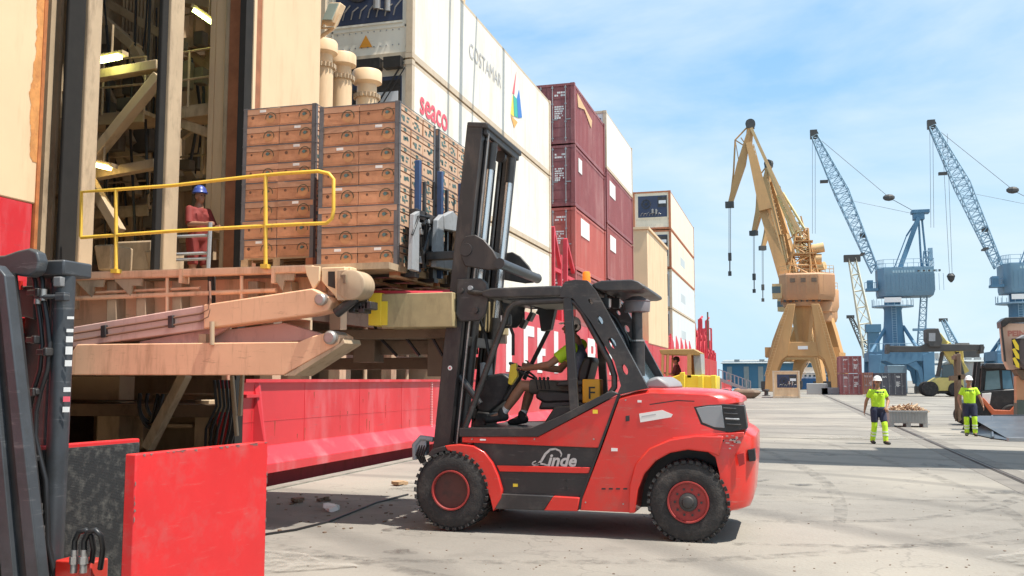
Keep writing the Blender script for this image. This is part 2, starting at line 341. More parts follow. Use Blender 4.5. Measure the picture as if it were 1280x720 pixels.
tag(m.build('quay_edge', mat('quay coping', (.27, .25, .21), .9, var=.2, bump=.4, dirt_or_sheen=(.1, .09, .07), damt=.6), loc=(0, 0, 0)), kind='structure')
# crane rails: a steel head in a dark groove
def rail(xa, xb, name):
    r = M(); r.m(0).box(xa - .075, xb - .030, 2, 420, -.05, .008); r.box(xa + .030, xb + .075, 2, 420, -.05, .008)
    r.m(1).box(xa - .028, xb + .028, 2, 420, -.05, .016)
    return tag(r.build(name, [mat('rail groove', (.05, .045, .04), .9, var=.3), mat('worn rail steel', (.12, .09, .07), .5, metal=.5, var=.3)], loc=(0, 0, 0)), kind='structure')
rail(3.72, 3.72, 'crane_rail'); rail(15.4, 15.4, 'crane_rail')
PATCH = mat('concrete repair strip', (.20, .18, .155), .9, var=.2, dirt_or_sheen=(.11, .1, .09), damt=.7, bump=.4)
m = M(); m.box(3.30, 3.64, 2, 420, -.05, .004); m.box(3.80, 4.1, 2, 420, -.05, .004); tag(m.build('rail_bedding', PATCH, loc=(0, 0, 0)), kind='structure')
# slab joints sawn into the quay
m = M()
for y in [29.6 + 7.5 * i for i in range(12)]: m.box(QUAYX + .25, 60, y, y + .012, -.01, .0045)
for x in (9.6,): m.box(x, x + .012, 2, 200, -.01, .005)
tag(m.build('slab_joint', mat('joint filler', (.09, .08, .07), .9, var=.3), loc=(0, 0, 0)), kind='structure')
# ---------------------------------------------------------------- the ship
SX = -8.3                                   # its flat side
ship = thing('cargo_ship', 'red hulled cream cargo ship moored at the left with an open side door', 'ship', (SX, 20, -2.2))
def B(name, mt, parent, boxes, bevel=0, **k):
    m = M()
    for b in boxes: m.box(*b)
    return m.build(name, mt, parent, bevel=bevel, **k)
# hull: lower red strake right of the door, with sloping rubbing bar and recess
yA, yB = 13.55, 24.5
B('hull_plate', RED_HULL, ship, [(SX - .5, SX - .05, yA, 150, .35, 1.70)], bevel=.01)
m = M(); m.prism([(SX - .05, yA, .62), (SX + .22, yA, .35), (SX + .22, yA, .20), (SX - .45, yA, .20), (SX - .45, yA, .62)], (0, 130, 0)); m.build('rubbing_bar', RED_HULL, ship, bevel=.01)
B('boot_topping', RED_DARK, ship, [(SX - 1.2, SX - .10, yA, 150, -2.4, .197), (SX - 1.2, SX - .10, -6, 8.9, -2.4, .197)])
m = M()
m.hexa([(SX - .06, 13.9, .55), (SX - .06, 14.1, .55), (SX + .16, 14.02, .45), (SX + .16, 13.98, .45), (SX - .06, 13.9, 1.69), (SX - .06, 14.1, 1.69), (SX - .02, 14.02, 1.69), (SX - .02, 13.98, 1.69)])
m.build('hull_bracket', RED_HULL, ship)
m = M()
for y in (15.6, 17.9, 20.1): m.box(SX - .05, SX - .045, y, y + .018, .62, 1.70)
m.box(SX - .05, SX - .045, yA, 24, 1.02, 1.032); m.build('weld_seam', RED_HULL, ship)
RUN = mat('rust run', (.30, .07, .04), .8, var=.4, scale=9); rnd = random.Random(9)
for k in range(16):
    y = rnd.uniform(13.8, 21.5); z = rnd.uniform(.75, 1.66); h = rnd.uniform(.06, .35); w = rnd.uniform(.006, .02); m = M(); m.prism([(SX - .05, y - w, z), (SX - .05, y + w, z), (SX - .05, y + w * .5, z - h * .6), (SX - .05, y, z - h), (SX - .05, y - w * .6, z - h * .5)], (.002, 0, 0)); m.build('rust_run', RUN, ship)
m = M(); m.box(SX - .05, SX + .03, yA, 13.96, 1.42, 1.47); m.box(SX - .05, SX + .012, yA, 24, 1.66, 1.715); m.build('hull_stringer', RED_HULL, ship)
m = M()
for k in range(30): m.box(SX - .05, SX - .01, 21.9, 21.96, .5 + k * .04, .515 + k * .04)
tag(m.m(0).build('draught_marks', mat('pale mark paint', (.8, .55, .52), .6), ship), kind='stuff')
# upper hull beyond the side port and hull left of the door
m = M(); n = 60
ys = [yB + (126 - yB) * i / n for i in range(n + 1)]
m.box(SX - .6, SX - .02, yB, 118, 1.70, 3.95)
m.build('hull_upper_plate', RED_HULL, ship, bevel=.01)
for y in [yB + 4.1 * k for k in range(1, 22)]:
    B('plate_seam', RED_HULL, ship, [(SX - .03, SX - .008, y, y + .06, 1.72, 3.93)])
m = M(); m.hexa([(SX - .6, 118, -.4), (SX - 9, 136, -.4), (SX - 9, 136, -.4), (SX - .02, 118, -.4), (SX - .6, 118, 3.95), (SX - 9, 136, 5.2), (SX - 9, 137, 5.2), (SX - .02, 118, 3.95)]); m.build('bow_plate', RED_HULL, ship)
B('hull_aft_plate', RED_HULL, ship, [(SX - .6, SX - .01, -6, 8.95, .2, 3.72)], bevel=.012)
B('side_wall', CREAM, ship, [(SX - .6, SX, -6, 8.98, 3.72, 16)], bevel=.015)
m = M()
for y0, z0, z1 in ((9.00, .3, 16),): m.box(SX - .62, SX + .015, y0 - .03, y0 + .02, z0, z1)
m.build('door_edge', mat('rust edge', (.42, .14, .04), .8, var=.35, scale=7), ship)
# rust patches creeping in from the edge: thin flaked skin
RUST = mat('rust bloom', (.62, .27, .08), .85, var=.3, scale=6, dirt_or_sheen=(.35, .12, .04), damt=.7, dscale=9)
from mathutils import noise as MN
def rw(z): return .05 + .13 * max(0, MN.noise((z * .7, 3, 0)) + .35) + .06 * abs(MN.noise((z * 3.1, 7, 0))) + .03 * MN.noise((z * 13, 1, 0)) + .012 * MN.noise((z * 60, 2, 0))
m = M(); zs_ = [4.2 + .012 * i for i in range(520)]
for z, z2 in zip(zs_, zs_[1:]): m.add([(SX + .004, 8.98 - max(.004, rw(z)), z), (SX + .004, 8.98 - max(.004, rw(z2)), z2), (SX + .004, 8.98, z2), (SX + .004, 8.98, z)], [(0, 1, 2, 3)])
m.build('rust_edge', RUST, ship)
# wall right of the door: dark seal, pale strip, rusty strip, cream plate
B('door_seal', HBLACK, ship, [(SX - .12, SX - .01, 13.30, 13.52, .3, 16)])
B('door_trim', CREAM, ship, [(SX - .12, SX + .01, 13.52, 13.60, 3.2, 16)])
B('rust_strip', mat('red brown strip', (.34, .13, .06), .7, var=.25, scale=4), ship, [(SX - .5, SX - .02, 13.60, 13.80, 3.2, 16)])
B('side_wall', CREAM, ship, [(SX - .9, SX, 13.80, 15.85, 4.2, 16)], bevel=.015)
B('side_port_lintel', CREAM, ship, [(SX - 1.6, SX - .1, 15.9, 24.4, 4.0, 4.5), (SX - 1.0, SX - .9, 13.8, 15.8, 4.2, 16)])
# main deck and what fills the low side port behind the table
B('deck', mat('green grey deck', (.20, .12, .09), .8), ship, [(-24, SX - .6, 24.4, 118, 3.7, 3.95), (-24, SX - 1.0, 15.9, 24.4, 3.7, 3.98)])
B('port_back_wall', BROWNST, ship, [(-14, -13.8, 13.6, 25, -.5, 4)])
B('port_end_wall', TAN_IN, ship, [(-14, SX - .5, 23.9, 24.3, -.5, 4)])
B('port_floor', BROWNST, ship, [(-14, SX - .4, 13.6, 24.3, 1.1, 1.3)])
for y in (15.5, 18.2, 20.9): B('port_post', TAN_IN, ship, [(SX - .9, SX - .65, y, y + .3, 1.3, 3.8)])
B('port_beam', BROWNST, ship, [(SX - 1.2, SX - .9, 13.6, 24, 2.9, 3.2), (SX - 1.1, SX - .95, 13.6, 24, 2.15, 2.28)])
for y in (16.6, 19.3, 21.8):
    m = M(); m.box(SX - 1.7, SX - 1.2, y, y + .6, 1.3, 2.2); m.build('winch_block', TAN_IN, ship, bevel=.02); m = M(); m.tube((SX - 1.0, y + .9, 1.3), (SX - 1.0, y + .9, 3.8), .05); m.build('riser_pipe', TAN_IN, ship)
# ---- hold seen through the open door
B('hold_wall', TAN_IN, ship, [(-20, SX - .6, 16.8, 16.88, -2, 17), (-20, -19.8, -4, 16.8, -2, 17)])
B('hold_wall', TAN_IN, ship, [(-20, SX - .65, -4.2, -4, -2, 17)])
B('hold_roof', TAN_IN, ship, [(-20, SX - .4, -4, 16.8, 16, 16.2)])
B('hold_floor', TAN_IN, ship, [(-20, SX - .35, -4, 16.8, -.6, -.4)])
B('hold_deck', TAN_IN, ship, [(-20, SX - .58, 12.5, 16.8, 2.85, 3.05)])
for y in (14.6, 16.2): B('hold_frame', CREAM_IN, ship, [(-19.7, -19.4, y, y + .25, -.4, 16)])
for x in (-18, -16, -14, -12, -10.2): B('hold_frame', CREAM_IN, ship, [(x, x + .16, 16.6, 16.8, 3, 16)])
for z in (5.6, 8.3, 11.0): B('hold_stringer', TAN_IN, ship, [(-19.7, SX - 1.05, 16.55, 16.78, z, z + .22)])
def col(name, mt, px0, px1, yt, yb, x0=SX - .56, x1=SX - .45):
    """a leaning-free upright read off the photograph at its top and foot"""
    Xr = x1; a = P(px0, 200, X=Xr).y; b = P(px1, 200, X=Xr).y
    return B(name, mt, ship, [(x0, x1, a, b, yb, yt)], bevel=.015)
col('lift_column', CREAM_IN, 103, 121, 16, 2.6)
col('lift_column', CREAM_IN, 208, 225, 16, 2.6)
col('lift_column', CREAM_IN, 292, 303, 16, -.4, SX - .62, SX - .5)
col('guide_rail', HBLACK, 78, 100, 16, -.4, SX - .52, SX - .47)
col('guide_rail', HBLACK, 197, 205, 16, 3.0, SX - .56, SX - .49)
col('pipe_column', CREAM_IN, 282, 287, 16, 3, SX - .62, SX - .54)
# ladder like frame in the left recess
m = M()
for px in (58, 70):
    y = P(px, 150, X=SX - .7).y; m.box(SX - .78, SX - .70, y, y + .09 if px == 58 else y + .05, -.4, 16)
for z in [2.2 + 1.05 * k for k in range(13)]: m.box(SX - .80, SX - .68, 9.0, 9.75, z, z + .12)
m.build('recess_frame', CREAM_IN, ship)
Yc = 14.5
def pb(m, a, b, Y, w, h=None): m.bar(P(*a, Y=Y), P(*b, Y=Y), w, h or w, side=(0, 1, 0))
braces = [((108, 208), (200, 95), 13.5, .20), ((112, 225), (150, 290), 13.5, .16), ((106, 98), (200, 82), 13.5, .20), ((104, 222), (196, 205), 13.8, .18),
          ((100, 0), (170, 60), 15, .3), ((165, 55), (200, 120), 15, .22), ((128, 0), (205, 45), 15.5, .18), ((215, 150), (285, 175), 14.2, .22), ((112, 165), (200, 215), 15.5, .2),
          ((225, 0), (300, 15), 15.5, .3), ((236, -30), (300, 40), 16, .2), ((150, 190), (170, 245), 15.5, .22), ((210, 60), (212, 340), 16.4, .1), ((108, 60), (165, 180), 15.8, .12), ((230, 60), (292, 110), 16.3, .14), ((232, 210), (296, 300), 16.0, .10), ((226, 300), (300, 290), 15.8, .12), ((128, 120), (200, 112), 16.0, .14), ((226, 170), (300, 120), 16.4, .10), ((110, 300), (200, 240), 16.0, .12), ((120, 20), (125, 300), 16.2, .14), ((160, 40), (163, 330), 16.0, .10), ((262, 10), (264, 330), 16.3, .12)]
for a, b, Y, w in braces:
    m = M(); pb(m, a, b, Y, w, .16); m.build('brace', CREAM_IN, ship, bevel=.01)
# catwalks with rails
def catwalk(pxs, pxe, Y, depth, hgt=1.0):
    a = P(*pxs, Y=Y); b = P(*pxe, Y=Y); m = M(); m.bar(a, b, depth, .07, side=(0, 1, 0)); m.bar(a + Vector((0, -depth / 2, -.1)), b + Vector((0, -depth / 2, -.1)), .05, .16, side=(0, 1, 0))
    cw = m.build('catwalk', CREAM_IN, ship); k = max(2, int((b - a).length / .9)); m = M()
    for i in range(k + 1):
        q = a.lerp(b, i / k) + Vector((0, -depth / 2, 0)); m.tube(q, q + Vector((0, 0, hgt)), .022, n=6)
    for z in (.5, hgt): m.tube(a + Vector((0, -depth / 2, z)), b + Vector((0, -depth / 2, z)), .02, n=6)
    m.build('catwalk_rail', CREAM_IN, cw)
catwalk((98, 156), (200, 148), 14.5, .9); catwalk((216, 148), (292, 138), 14.5, .9); catwalk((216, 60), (292, 48), 16.2, .6); catwalk((98, 268), (200, 262), 15.6, .7); catwalk((226, 232), (296, 226), 16.1, .5)
FITT = mat('grey brown fittings', (.14, .115, .09), .7, var=.3)
# hanging cables, pipes, gear clutter
random.seed(11)
m = M()
for k in range(13):
    px = random.choice([random.uniform(128, 196), random.uniform(226, 292), random.uniform(128, 196)]); Y = random.uniform(14.2, 16.5)
    a = P(px, random.uniform(-20, 120), Y=Y); b = P(px + random.uniform(-4, 4), random.uniform(150, 330), Y=Y)
    mid = a.lerp(b, .5) + Vector((random.uniform(-.2, .2), 0, 0)); m.path([a, a.lerp(mid, .5) + Vector((.03, 0, 0)), mid, b], random.uniform(.012, .03), 6)
tag(m.build('hanging_cables', BLACK, ship), kind='stuff')
m = M()
for k in range(30):
    px = random.uniform(125, 292); Y = random.uniform(14.6, 16.5); a = P(px, random.uniform(40, 300), Y=Y); s = random.uniform(.15, .4)
    m = M(); m.obox(a, s, .2, s * random.uniform(.6, 1.6)); m.build('junction_box', FITT, ship, bevel=.02)

m = M()
for k in range(9):
    a = P(150 + 4.5 * k, 130, Y=16.5); m = M(); m.tube((a.x, 16.5, 3.2), (a.x, 16.5, 15), .035, n=6); m.build('riser_pipe', CREAM_IN, ship)
pass
for px, py, Y, ln, mt_, an in ((259, 24, 13.9, .62, LEDG, -.62), (137, 73, 13.2, .42, LEDG, .08), (275, 186, 13.9, .40, LEDY, -.45), (127, 208, 13.4, .34, LEDY, -.25)):
    c = P(px, py, Y=Y); R = Matrix.Rotation(-an, 3, 'Y'); m = M(); m.obox(c + Vector((0, .05, .06)), ln + .12, .16, .07, R); f = m.build('light_fitting', CREAM_IN, ship)
    m = M(); m.obox(c, ln, .10, .07, R); m.build('tube_lamp', mt_, f); m = M(); m.tube(c + Vector((0, .05, .1)), c + Vector((0, .05, .6)), .02, n=6); m.build('lamp_hanger', CREAM_IN, f)
# machinery at the foot of the columns, small grey ladder frame
m = M()
for px0, px1, py0, py1, Y in ((122, 140, 305, 338, 12.0), (150, 190, 300, 340, 12.6), (186, 206, 312, 340, 12.2)):
    a = P(px0, py1, Y=Y); b = P(px1, py0, Y=Y); m = M(); m.prism([(a.x, Y, a.z), (b.x, Y, a.z), (b.x, Y, b.z), (a.x - .1, Y, b.z)], (0, .5, 0)); m.build('winch_gear', CREAM_IN, ship, bevel=.03)
m = M()
for px in (216, 260):
    a = P(px, 340, Y=12.4); b = P(px + 3, 278, Y=12.4); m.tube(a, b, .03, n=6)
for py in (296, 318, 325): m.tube(P(217, py, Y=12.4), P(262, py - 2, Y=12.4), .025, n=6)
m.build('ladder_gate', LGREY, ship)
# lower hold clutter beneath the platform
m = M()
for p0, p1 in (((232, 468), (185, 560)), ((290, 470), (296, 545)), ((303, 468), (300, 520))):
    m = M(); m.bar(P(*p0, Y=12.6), P(*p1, Y=12.6), .17 if p0[0] == 232 else .06, .14 if p0[0] == 232 else .05)
    m.build('strut', CREAM_IN, ship, bevel=.01)
m = M()
for c_, r_ in (((186, 500), .30), ((188, 502), .34), ((194, 500), .26)):
    c = P(*c_, Y=13); m = M(); m.path([c + Vector((r_ * .55 * cos(t), .04 * sin(3 * t), r_ * 1.5 * sin(t) + .1)) for t in [pi + .26 * i for i in range(13)]], .03, 7); m.build('hose_loop', HOSE, ship, smooth=60)
for k in range(6):
    a = P(268 + 5 * k, 475, Y=13); m = M(); m.path([a, a + Vector((.05, 0, -.4)), a + Vector((-.12 + .03 * k, 0, -.75)), a + Vector((-.2, .1, -1.3))], .022, 6); m.build('hose', HOSE, ship, smooth=60)
m = M()
for px0, px1, py0, py1, Y in ((78, 150, 470, 500, 14), (118, 150, 502, 600, 14.4), (150, 180, 510, 560, 14.8), (242, 262, 500, 560, 14.2), (268, 290, 486, 515, 13.4), (190, 240, 530, 534, 14.5), (190, 292, 492, 495, 15)):
    a = P(px0, py1, Y=Y); b = P(px1, py0, Y=Y); m = M(); m.box(a.x, b.x, Y, Y + .4, a.z, b.z); m.build('pump_casing', TAN_IN, ship, bevel=.015)
# three mushroom ventilators on deck and a floodlight
for px, top, wd, Y in ((404, 52, 40, 17.2), (428, 68, 38, 17.9), (459, 89, 40, 18.6)):
    c = P(px, top, Y=Y); s = Y / FOC * 1.03; r = wd / 2 * s; zt = c.z; m = M()
    m.lathe((c.x, Y, 0), (0, 0, 1), [(3.9, r * .72), (zt - r * 1.9, r * .72), (zt - r * 1.88, r * .80), (zt - r * 1.74, r * .80), (zt - r * 1.70, r * .68), (zt - r * 1.0, r * .66), (zt - r * .84, r * .95)], 28)
    v = m.build('ventilator', CREAM, ship, smooth=35)
    m = M(); m.lathe((c.x, Y, 0), (0, 0, 1), [(zt - r * .84, r * .9), (zt - r * .84, r), (zt - r * .15, r), (zt - r * .02, r * .92), (zt, r * .8)], 28); m.build('vent_cap', CREAM, v, smooth=35)
    m = M()
    for k in range(20):
        t = 2 * pi * k / 20; m.obox((c.x + r * .82 * cos(t), Y + r * .82 * sin(t), zt - r * 1.81), .05, .05, .09)
    m.build('flange_bolt', TANSTEEL, v)
c = P(417, 18, Y=16.6); R = Matrix.Rotation(radians(-25), 3, 'Z') @ Matrix.Rotation(radians(14), 3, 'Y') @ Matrix.Rotation(radians(-15), 3, 'X')
m = M(); m.obox(c, .36, .16, .44, R); fl = m.build('floodlight', CREAM, ship, bevel=.02)
m = M(); m.obox(c + R @ Vector((0, -.085, .01)), .30, .02, .36, R); m.build('lamp_glass', mat('lamp glass', (.42, .50, .44), .2), fl)
m = M(); m.path([c + R @ Vector((-.22, 0, .0)), c + R @ Vector((-.22, .0, -.3)), c + R @ Vector((.22, 0, -.3)), c + R @ Vector((.22, 0, 0))], .025, 6); m.tube(c + Vector((0, 0, -.28)), c + Vector((-.45, .1, -.45)), .04); m.bar(c + Vector((-.5, .1, .5)), c + Vector((-.5, .1, -3.2)), .09); m.build('lamp_bracket', CREAM, fl)
# lashing frames and rails on deck (pink red)
def aframe(px0, px1, top, bot, X):
    m = M(); a = P(px0, bot, X=X); b = P(px1, bot, X=X); t = P(px0 + 1, top, X=X); z0 = 3.95
    m.bar((X, a.y, z0), (X, a.y, t.z), .16); m.bar((X, b.y, z0), (X, b.y, t.z - .9), .16); m.bar((X, a.y, t.z), (X, b.y, t.z - 1.3), .14); m.bar((X, a.y, t.z * .6 + 1.4), (X, b.y, t.z * .6 + 1.4), .14)
    m.box(X - .5, X - .35, a.y, b.y, z0, t.z - 2.2)
    return m.build('lashing_frame', RED_STEEL, ship)
aframe(691, 700, 285, 360, SX - .1); aframe(707, 718, 300, 360, SX - .1)
random.seed(5)
for k in range(9):
    y = 78 + k * 4.6; h = random.uniform(1.5, 3.2) if k < 6 else 1.2; m = M()
    m.bar((SX - .15, y, 3.95), (SX - .15, y, 3.95 + h), .22); m.bar((SX - .15, y + 2.6, 3.95), (SX - .15, y + 2.6, 3.95 + h * .8), .22); m.bar((SX - .15, y, 3.95 + h * .9), (SX - .15, y + 2.6, 3.95 + h * .6), .18); m.box(SX - .8, SX - .4, y + .3, y + 2.4, 3.95, 3.95 + h * .6)
    m.bar((SX - .15, y, 4.0), (SX - .15, y + 2.6, 3.95 + h * .8), .12); m.build('lashing_frame', RED_STEEL, ship)
for y, h in ((94, 5.6), (103, 4.2), (112, 4.6)):
    m = M(); m.bar((SX - .6, y, 3.9), (SX - .6, y, 3.9 + h), .45); m.bar((SX - 1.6, y + .4, 3.9), (SX - .6, y + .4, 3.9 + h * .9), .3); m.box(SX - 1.6, SX - .3, y - .3, y + .9, 3.9, 3.9 + h * .5)
    m.tube((SX - .6, y, 3.9 + h), (SX - .6, y + 2.5, 3.9 + h * 1.1), .12); m.build('deck_crane_post', RED_STEEL, ship)
m = M()
for k in range(18): m.box(SX - .12, SX - .06, 66 + k * 1.1, 66.1 + k * 1.1, 3.95, 4.9)
m.box(SX - .12, SX - .06, 66, 86, 4.85, 4.92); m.box(SX - .12, SX - .06, 66, 86, 4.4, 4.45)
for y, mt_ in ((50, RED_STEEL),): m.box(SX - .12, SX - .06, y, 66, 3.95, 4.1)
m.build('deck_rail', RED_STEEL, ship)
rnd = random.Random(12)
for k in range(14):
    y = rnd.uniform(88, 116); h = rnd.uniform(1.4, 4.0); x = SX - rnd.uniform(.3, 1.8); m = M(); w = rnd.uniform(.5, 1.6)
    for dx in (0, .8): m.bar((x - dx, y, 3.9), (x - dx, y, 3.9 + h), .14); m.bar((x - dx, y + w, 3.9), (x - dx, y + w, 3.9 + h), .14)
    for z in (h, h * .6, h * .3): m.bar((x, y, 3.9 + z), (x, y + w, 3.9 + z), .12); m.bar((x, y, 3.9 + z), (x - .8, y, 3.9 + z), .12)
    m.bar((x, y, 3.9), (x, y + w, 3.9 + h), .09); m.build('lashing_frame', RED_STEEL, ship)
for k in range(5):
    y = 71 + 3.4 * k; m = M(); m.prism([(SX - .1, y, 3.95), (SX - .1, y + 2.2, 3.95), (SX - .1, y + 1.9, 4.5), (SX - .1, y + .3, 5.1)], (.12, 0, 0)); m.build('cell_guide', RED_STEEL, ship)
m = M(); m.bar((SX - .2, 108, 2.5), (SX - .2, 108, 9.2), .16); m.build('signal_mast', BROWNST, ship)
# cream accommodation block with rounded opening
y0, y1 = 59.5, 69.5
B('accommodation_block', CREAM, ship, [(SX - 3.2, SX + .02, y0, y1, 3.95, 11.1)], bevel=.04)
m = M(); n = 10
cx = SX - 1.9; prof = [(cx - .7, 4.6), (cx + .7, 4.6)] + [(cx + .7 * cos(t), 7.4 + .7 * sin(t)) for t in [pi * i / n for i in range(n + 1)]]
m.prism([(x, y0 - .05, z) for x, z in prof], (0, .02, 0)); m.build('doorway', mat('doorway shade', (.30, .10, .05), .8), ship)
B('block_ledge', CREAM, ship, [(SX - 3.3, SX + .12, y0 - .1, y1 + .05, 11.1, 11.25)])
B('block_panel', ORANGEP, ship, [(SX - 3.3, SX - .9, y0 - 3, y0 - .4, 3.95, 5.6)])
# name letters on the hull: big white strokes
def stroke(boxes):
    m = M()
    for ya, yb, za, zb in boxes: m.box(SX - .018, SX - .004, ya, yb, za, zb)
    m.build('hull_letter', WHITE, ship)
def Yx(px): return P(px, 440, X=SX).y
lz0, lz1 = 1.95, 3.50
stroke([(Yx(633), Yx(640), lz0, lz1)])
stroke([(Yx(655), Yx(660), lz0, lz1), (Yx(660), Yx(668), lz1 - .35, lz1)])
stroke([(Yx(672), Yx(678), lz0, lz1), (Yx(678), Yx(684), lz1 - .3, lz1), (Yx(678), Yx(682), lz0 + .6, lz0 + .85)])
stroke([(Yx(693), Yx(698), lz0, lz1)])
stroke([(Yx(735), Yx(739), lz0, lz1), (Yx(739), Yx(744), lz1 - .32, lz1), (Yx(742), Yx(744.5), lz1 - .65, lz1 - .32), (Yx(739), Yx(744), lz1 - .9, lz1 - .65)])
stroke([(Yx(762), Yx(765), lz0, lz1)])

# ---------------------------------------------------------------- containers
def marks(m, x, y, z, w, rows, face='y', s=.075, seed=1):
    """short rows of small stencilled marks (unreadable in the photograph)"""
    rnd = random.Random(seed)
    for r in range(rows):
        t = 0
        while t < w:
            L = rnd.uniform(.05, .12)
            if rnd.random() < .85: m.box(x + t, x + t + L * .8, y - .004, y, z - r * s * 1.6, z - r * s * 1.6 + s)
            t += L
BEIGE = mat('beige container frame', (.62, .50, .36), .55, var=.1, dirt_or_sheen=(.35, .24, .15), damt=.6, dscale=3)
CASTS = {}
def container(y0, L, z0, h, mt, kind, label, cat='container', group='containers stacked on the ship', xr=SX, w=2.44, seed=1, door=True, castmt=None):
    x0, x1 = xr - w, xr; y1 = y0 + L; z1 = z0 + h - .055; castmt = castmt or (BEIGE if kind == 'reefer' else None)
    t = thing('shipping_container', label, cat, ((x0 + x1) / 2, y0 + L / 2, z0), group)
    fr = castmt or mt; m = M()
    for x in (x0, x1 - .16):
        for y in (y0, y1 - .16): m.box(x, x + .16, y, y + .16, z0 + .12, z1 - .12)
        m.box(x + .03, x + .13, y0 + .16, y1 - .16, z0, z0 + .15); m.box(x + .04, x + .12, y0 + .16, y1 - .16, z1 - .10, z1)
    for y in (y0 + .02, y1 - .14):
        m.box(x0 + .16, x1 - .16, y, y + .12, z0, z0 + .15); m.box(x0 + .16, x1 - .16, y, y + .12, z1 - .11, z1)
    m.build('frame', fr, t)
    key = fr.name
    if key not in CASTS:
        m = M(); m.box(0, .18, 0, .18, 0, .12); CASTS[key] = m.mesh('corner_casting', fr)
    for x in (x0 - .005, x1 - .175):
        for y in (y0 - .005, y1 - .175):
            for z in (z0 - .01, z1 - .115):
                o = bpy.data.objects.new('corner_casting', CASTS[key]); COL.objects.link(o); o.parent = t; o.location = Vector((x, y, z)) - Vector(t.location)
    B('roof', mt, t, [(x0 + .1, x1 - .1, y0 + .1, y1 - .1, z1 - .05, z1 - .02)])
    # long sides
    for xs, sgn in ((x1, 1), (x0, -1)):
        m = M(); za, zb = z0 + .15, z1 - .10
        if kind == 'dry':
            p = .28; n = int((L - .32) / p); p = (L - .32) / n; ring = []
            for i in range(n):
                a = y0 + .16 + i * p
                ring += [(xs - sgn * .045, a), (xs - sgn * .045, a + p * .26), (xs - sgn * .085, a + p * .5), (xs - sgn * .085, a + p * .76)]
            ring.append((xs - sgn * .045, y1 - .16))
        else:
            n = 8; p = (L - .32) / n; ring = []
            for i in range(n):
                a = y0 + .16 + i * p
                ring += [(xs - sgn * .03, a), (xs - sgn * .03, a + p - .03), (xs - sgn * .036, a + p - .028), (xs - sgn * .036, a + p - .002)]
            ring.append((xs - sgn * .03, y1 - .16))
        k = len(ring); m.add([(x, y, za) for x, y in ring] + [(x, y, zb) for x, y in ring], [(i, i + 1, k + i + 1, k + i) for i in range(k - 1)])
        m.build('side_panel', mt, t)
    B('end_panel', mt, t, [(x0 + .12, x1 - .12, y1 - .08, y1 - .04, z0 + .12, z1 - .1)])
    if kind == 'dry':
        xm = (x0 + x1) / 2
        for i, (a, b) in enumerate(((x0 + .16, xm - .006), (xm + .006, x1 - .16))):
            m = M(); m.box(a, b, y0 + .05, y0 + .09, z0 + .14, z1 - .12)
            for q in range(5):
                zz = z0 + .3 + q * (h - .6) / 5; m.box(a + .06, b - .06, y0 + .035, y0 + .05, zz, zz + (h - .6) / 5 - .07)
            d = m.build('door', mt, t)
            for f in (.25, .78):
                xr_ = a + (b - a) * f; m = M(); m.tube((xr_, y0 + .015, z0 + .1), (xr_, y0 + .015, z1 - .08), .018, n=6)
                for zz in (z0 + .2, z0 + .9, z1 - .9, z1 - .2): m.box(xr_ - .04, xr_ + .04, y0 + .0, y0 + .04, zz, zz + .06)
                m.box(xr_ - .02, xr_ + .22, y0, y0 + .02, z0 + 1.0, z0 + 1.04)
                m.build('lock_rod', LGREY, d)
            m = M(); q0 = a + (b - a) * (.33 if i else .25)
            marks(m, q0, y0 + .034, z1 - .42, .42, 2, seed=seed + i); 
            if i: marks(m, q0, y0 + .034, z1 - 1.02, .36, 5, s=.06, seed=seed + 5)
            marks(m, q0, y0 + .034, z1 - 1.5, .2, 1, seed=seed + 9)
            tag(m.build('stencilled_marks', PWHITE, d), kind='stuff')
    else:
        m = M(); m.box(x0 + .16, x1 - .16, y0 + .07, y0 + .10, z0 + .14, z1 - .1); m.build('end_panel', mt, t)
        # refrigeration unit in its recess frame
        ux0, ux1, uz0, uz1 = x0 + .42, x1 - .28, z0 + .95, z1 - .35
        u = B('cooling_unit', UNITBLUE, t, [(ux0, ux1, y0 + .04, y0 + .068, uz0, uz1)], bevel=.01)
        m = M(); fc = (ux0 + .62, y0 + .02, uz1 - .62)
        m.m(0).lathe(fc, (0, 1, 0), [(-.02, .36), (-.02, .30), (.03, .30), (.03, .36)], 28, close=True)
        m.m(1).lathe((fc[0], fc[1] + .03, fc[2]), (0, 1, 0), [(-.005, .30), (.003, .30)], 24); m.lathe(fc, (0, 1, 0), [(-.02, .09), (.0, .09)], 16)
        for k in range(8):
            a = 2 * pi * k / 8; m.m(0).bar((fc[0], fc[1] - .01, fc[2]), (fc[0] + .3 * cos(a), fc[1] - .01, fc[2] + .3 * sin(a)), .012)
        m.build('fan_grille', [CHAR, BLACK, BLACK], u, smooth=40)
        B('control_panel', mat('white control panel ' + str(seed), (.7, .72, .74), .4, var=.05), u, [(ux1 - .62, ux1 - .08, y0 + .015, y0 + .045, uz1 - .62, uz1 - .38)])
        B('control_box', CHAR, u, [(ux1 - .70, ux1 - .02, y0 + .03, y0 + .046, uz1 - .9, uz1 - .1)])
        m = M(); rnd = random.Random(seed)
        m.tube((ux0 + 1.1, y0 + .0, uz0 + .3), (ux0 + 1.1, y0 + .0, uz0 + .62), .09); m.tube((ux0 + 1.38, y0, uz0 + .22), (ux0 + 1.38, y0, uz0 + .6), .07)
        for k in range(7): 
            xx = ux0 + .2 + k * .22; m.path([(xx, y0 + .02, uz0 + .12), (xx + .06, y0 - .01, uz0 + .3), (xx + .2, y0 + .01, uz0 + rnd.uniform(.2, .5))], .018, 6)
        m.build('compressor', STEEL, u)
        m = M()
        for a in (ux0 - .1, ux1 + .06): m.box(a, a + .04, y0 + .05, y0 + .085, z0 + .3, z1 - .2)
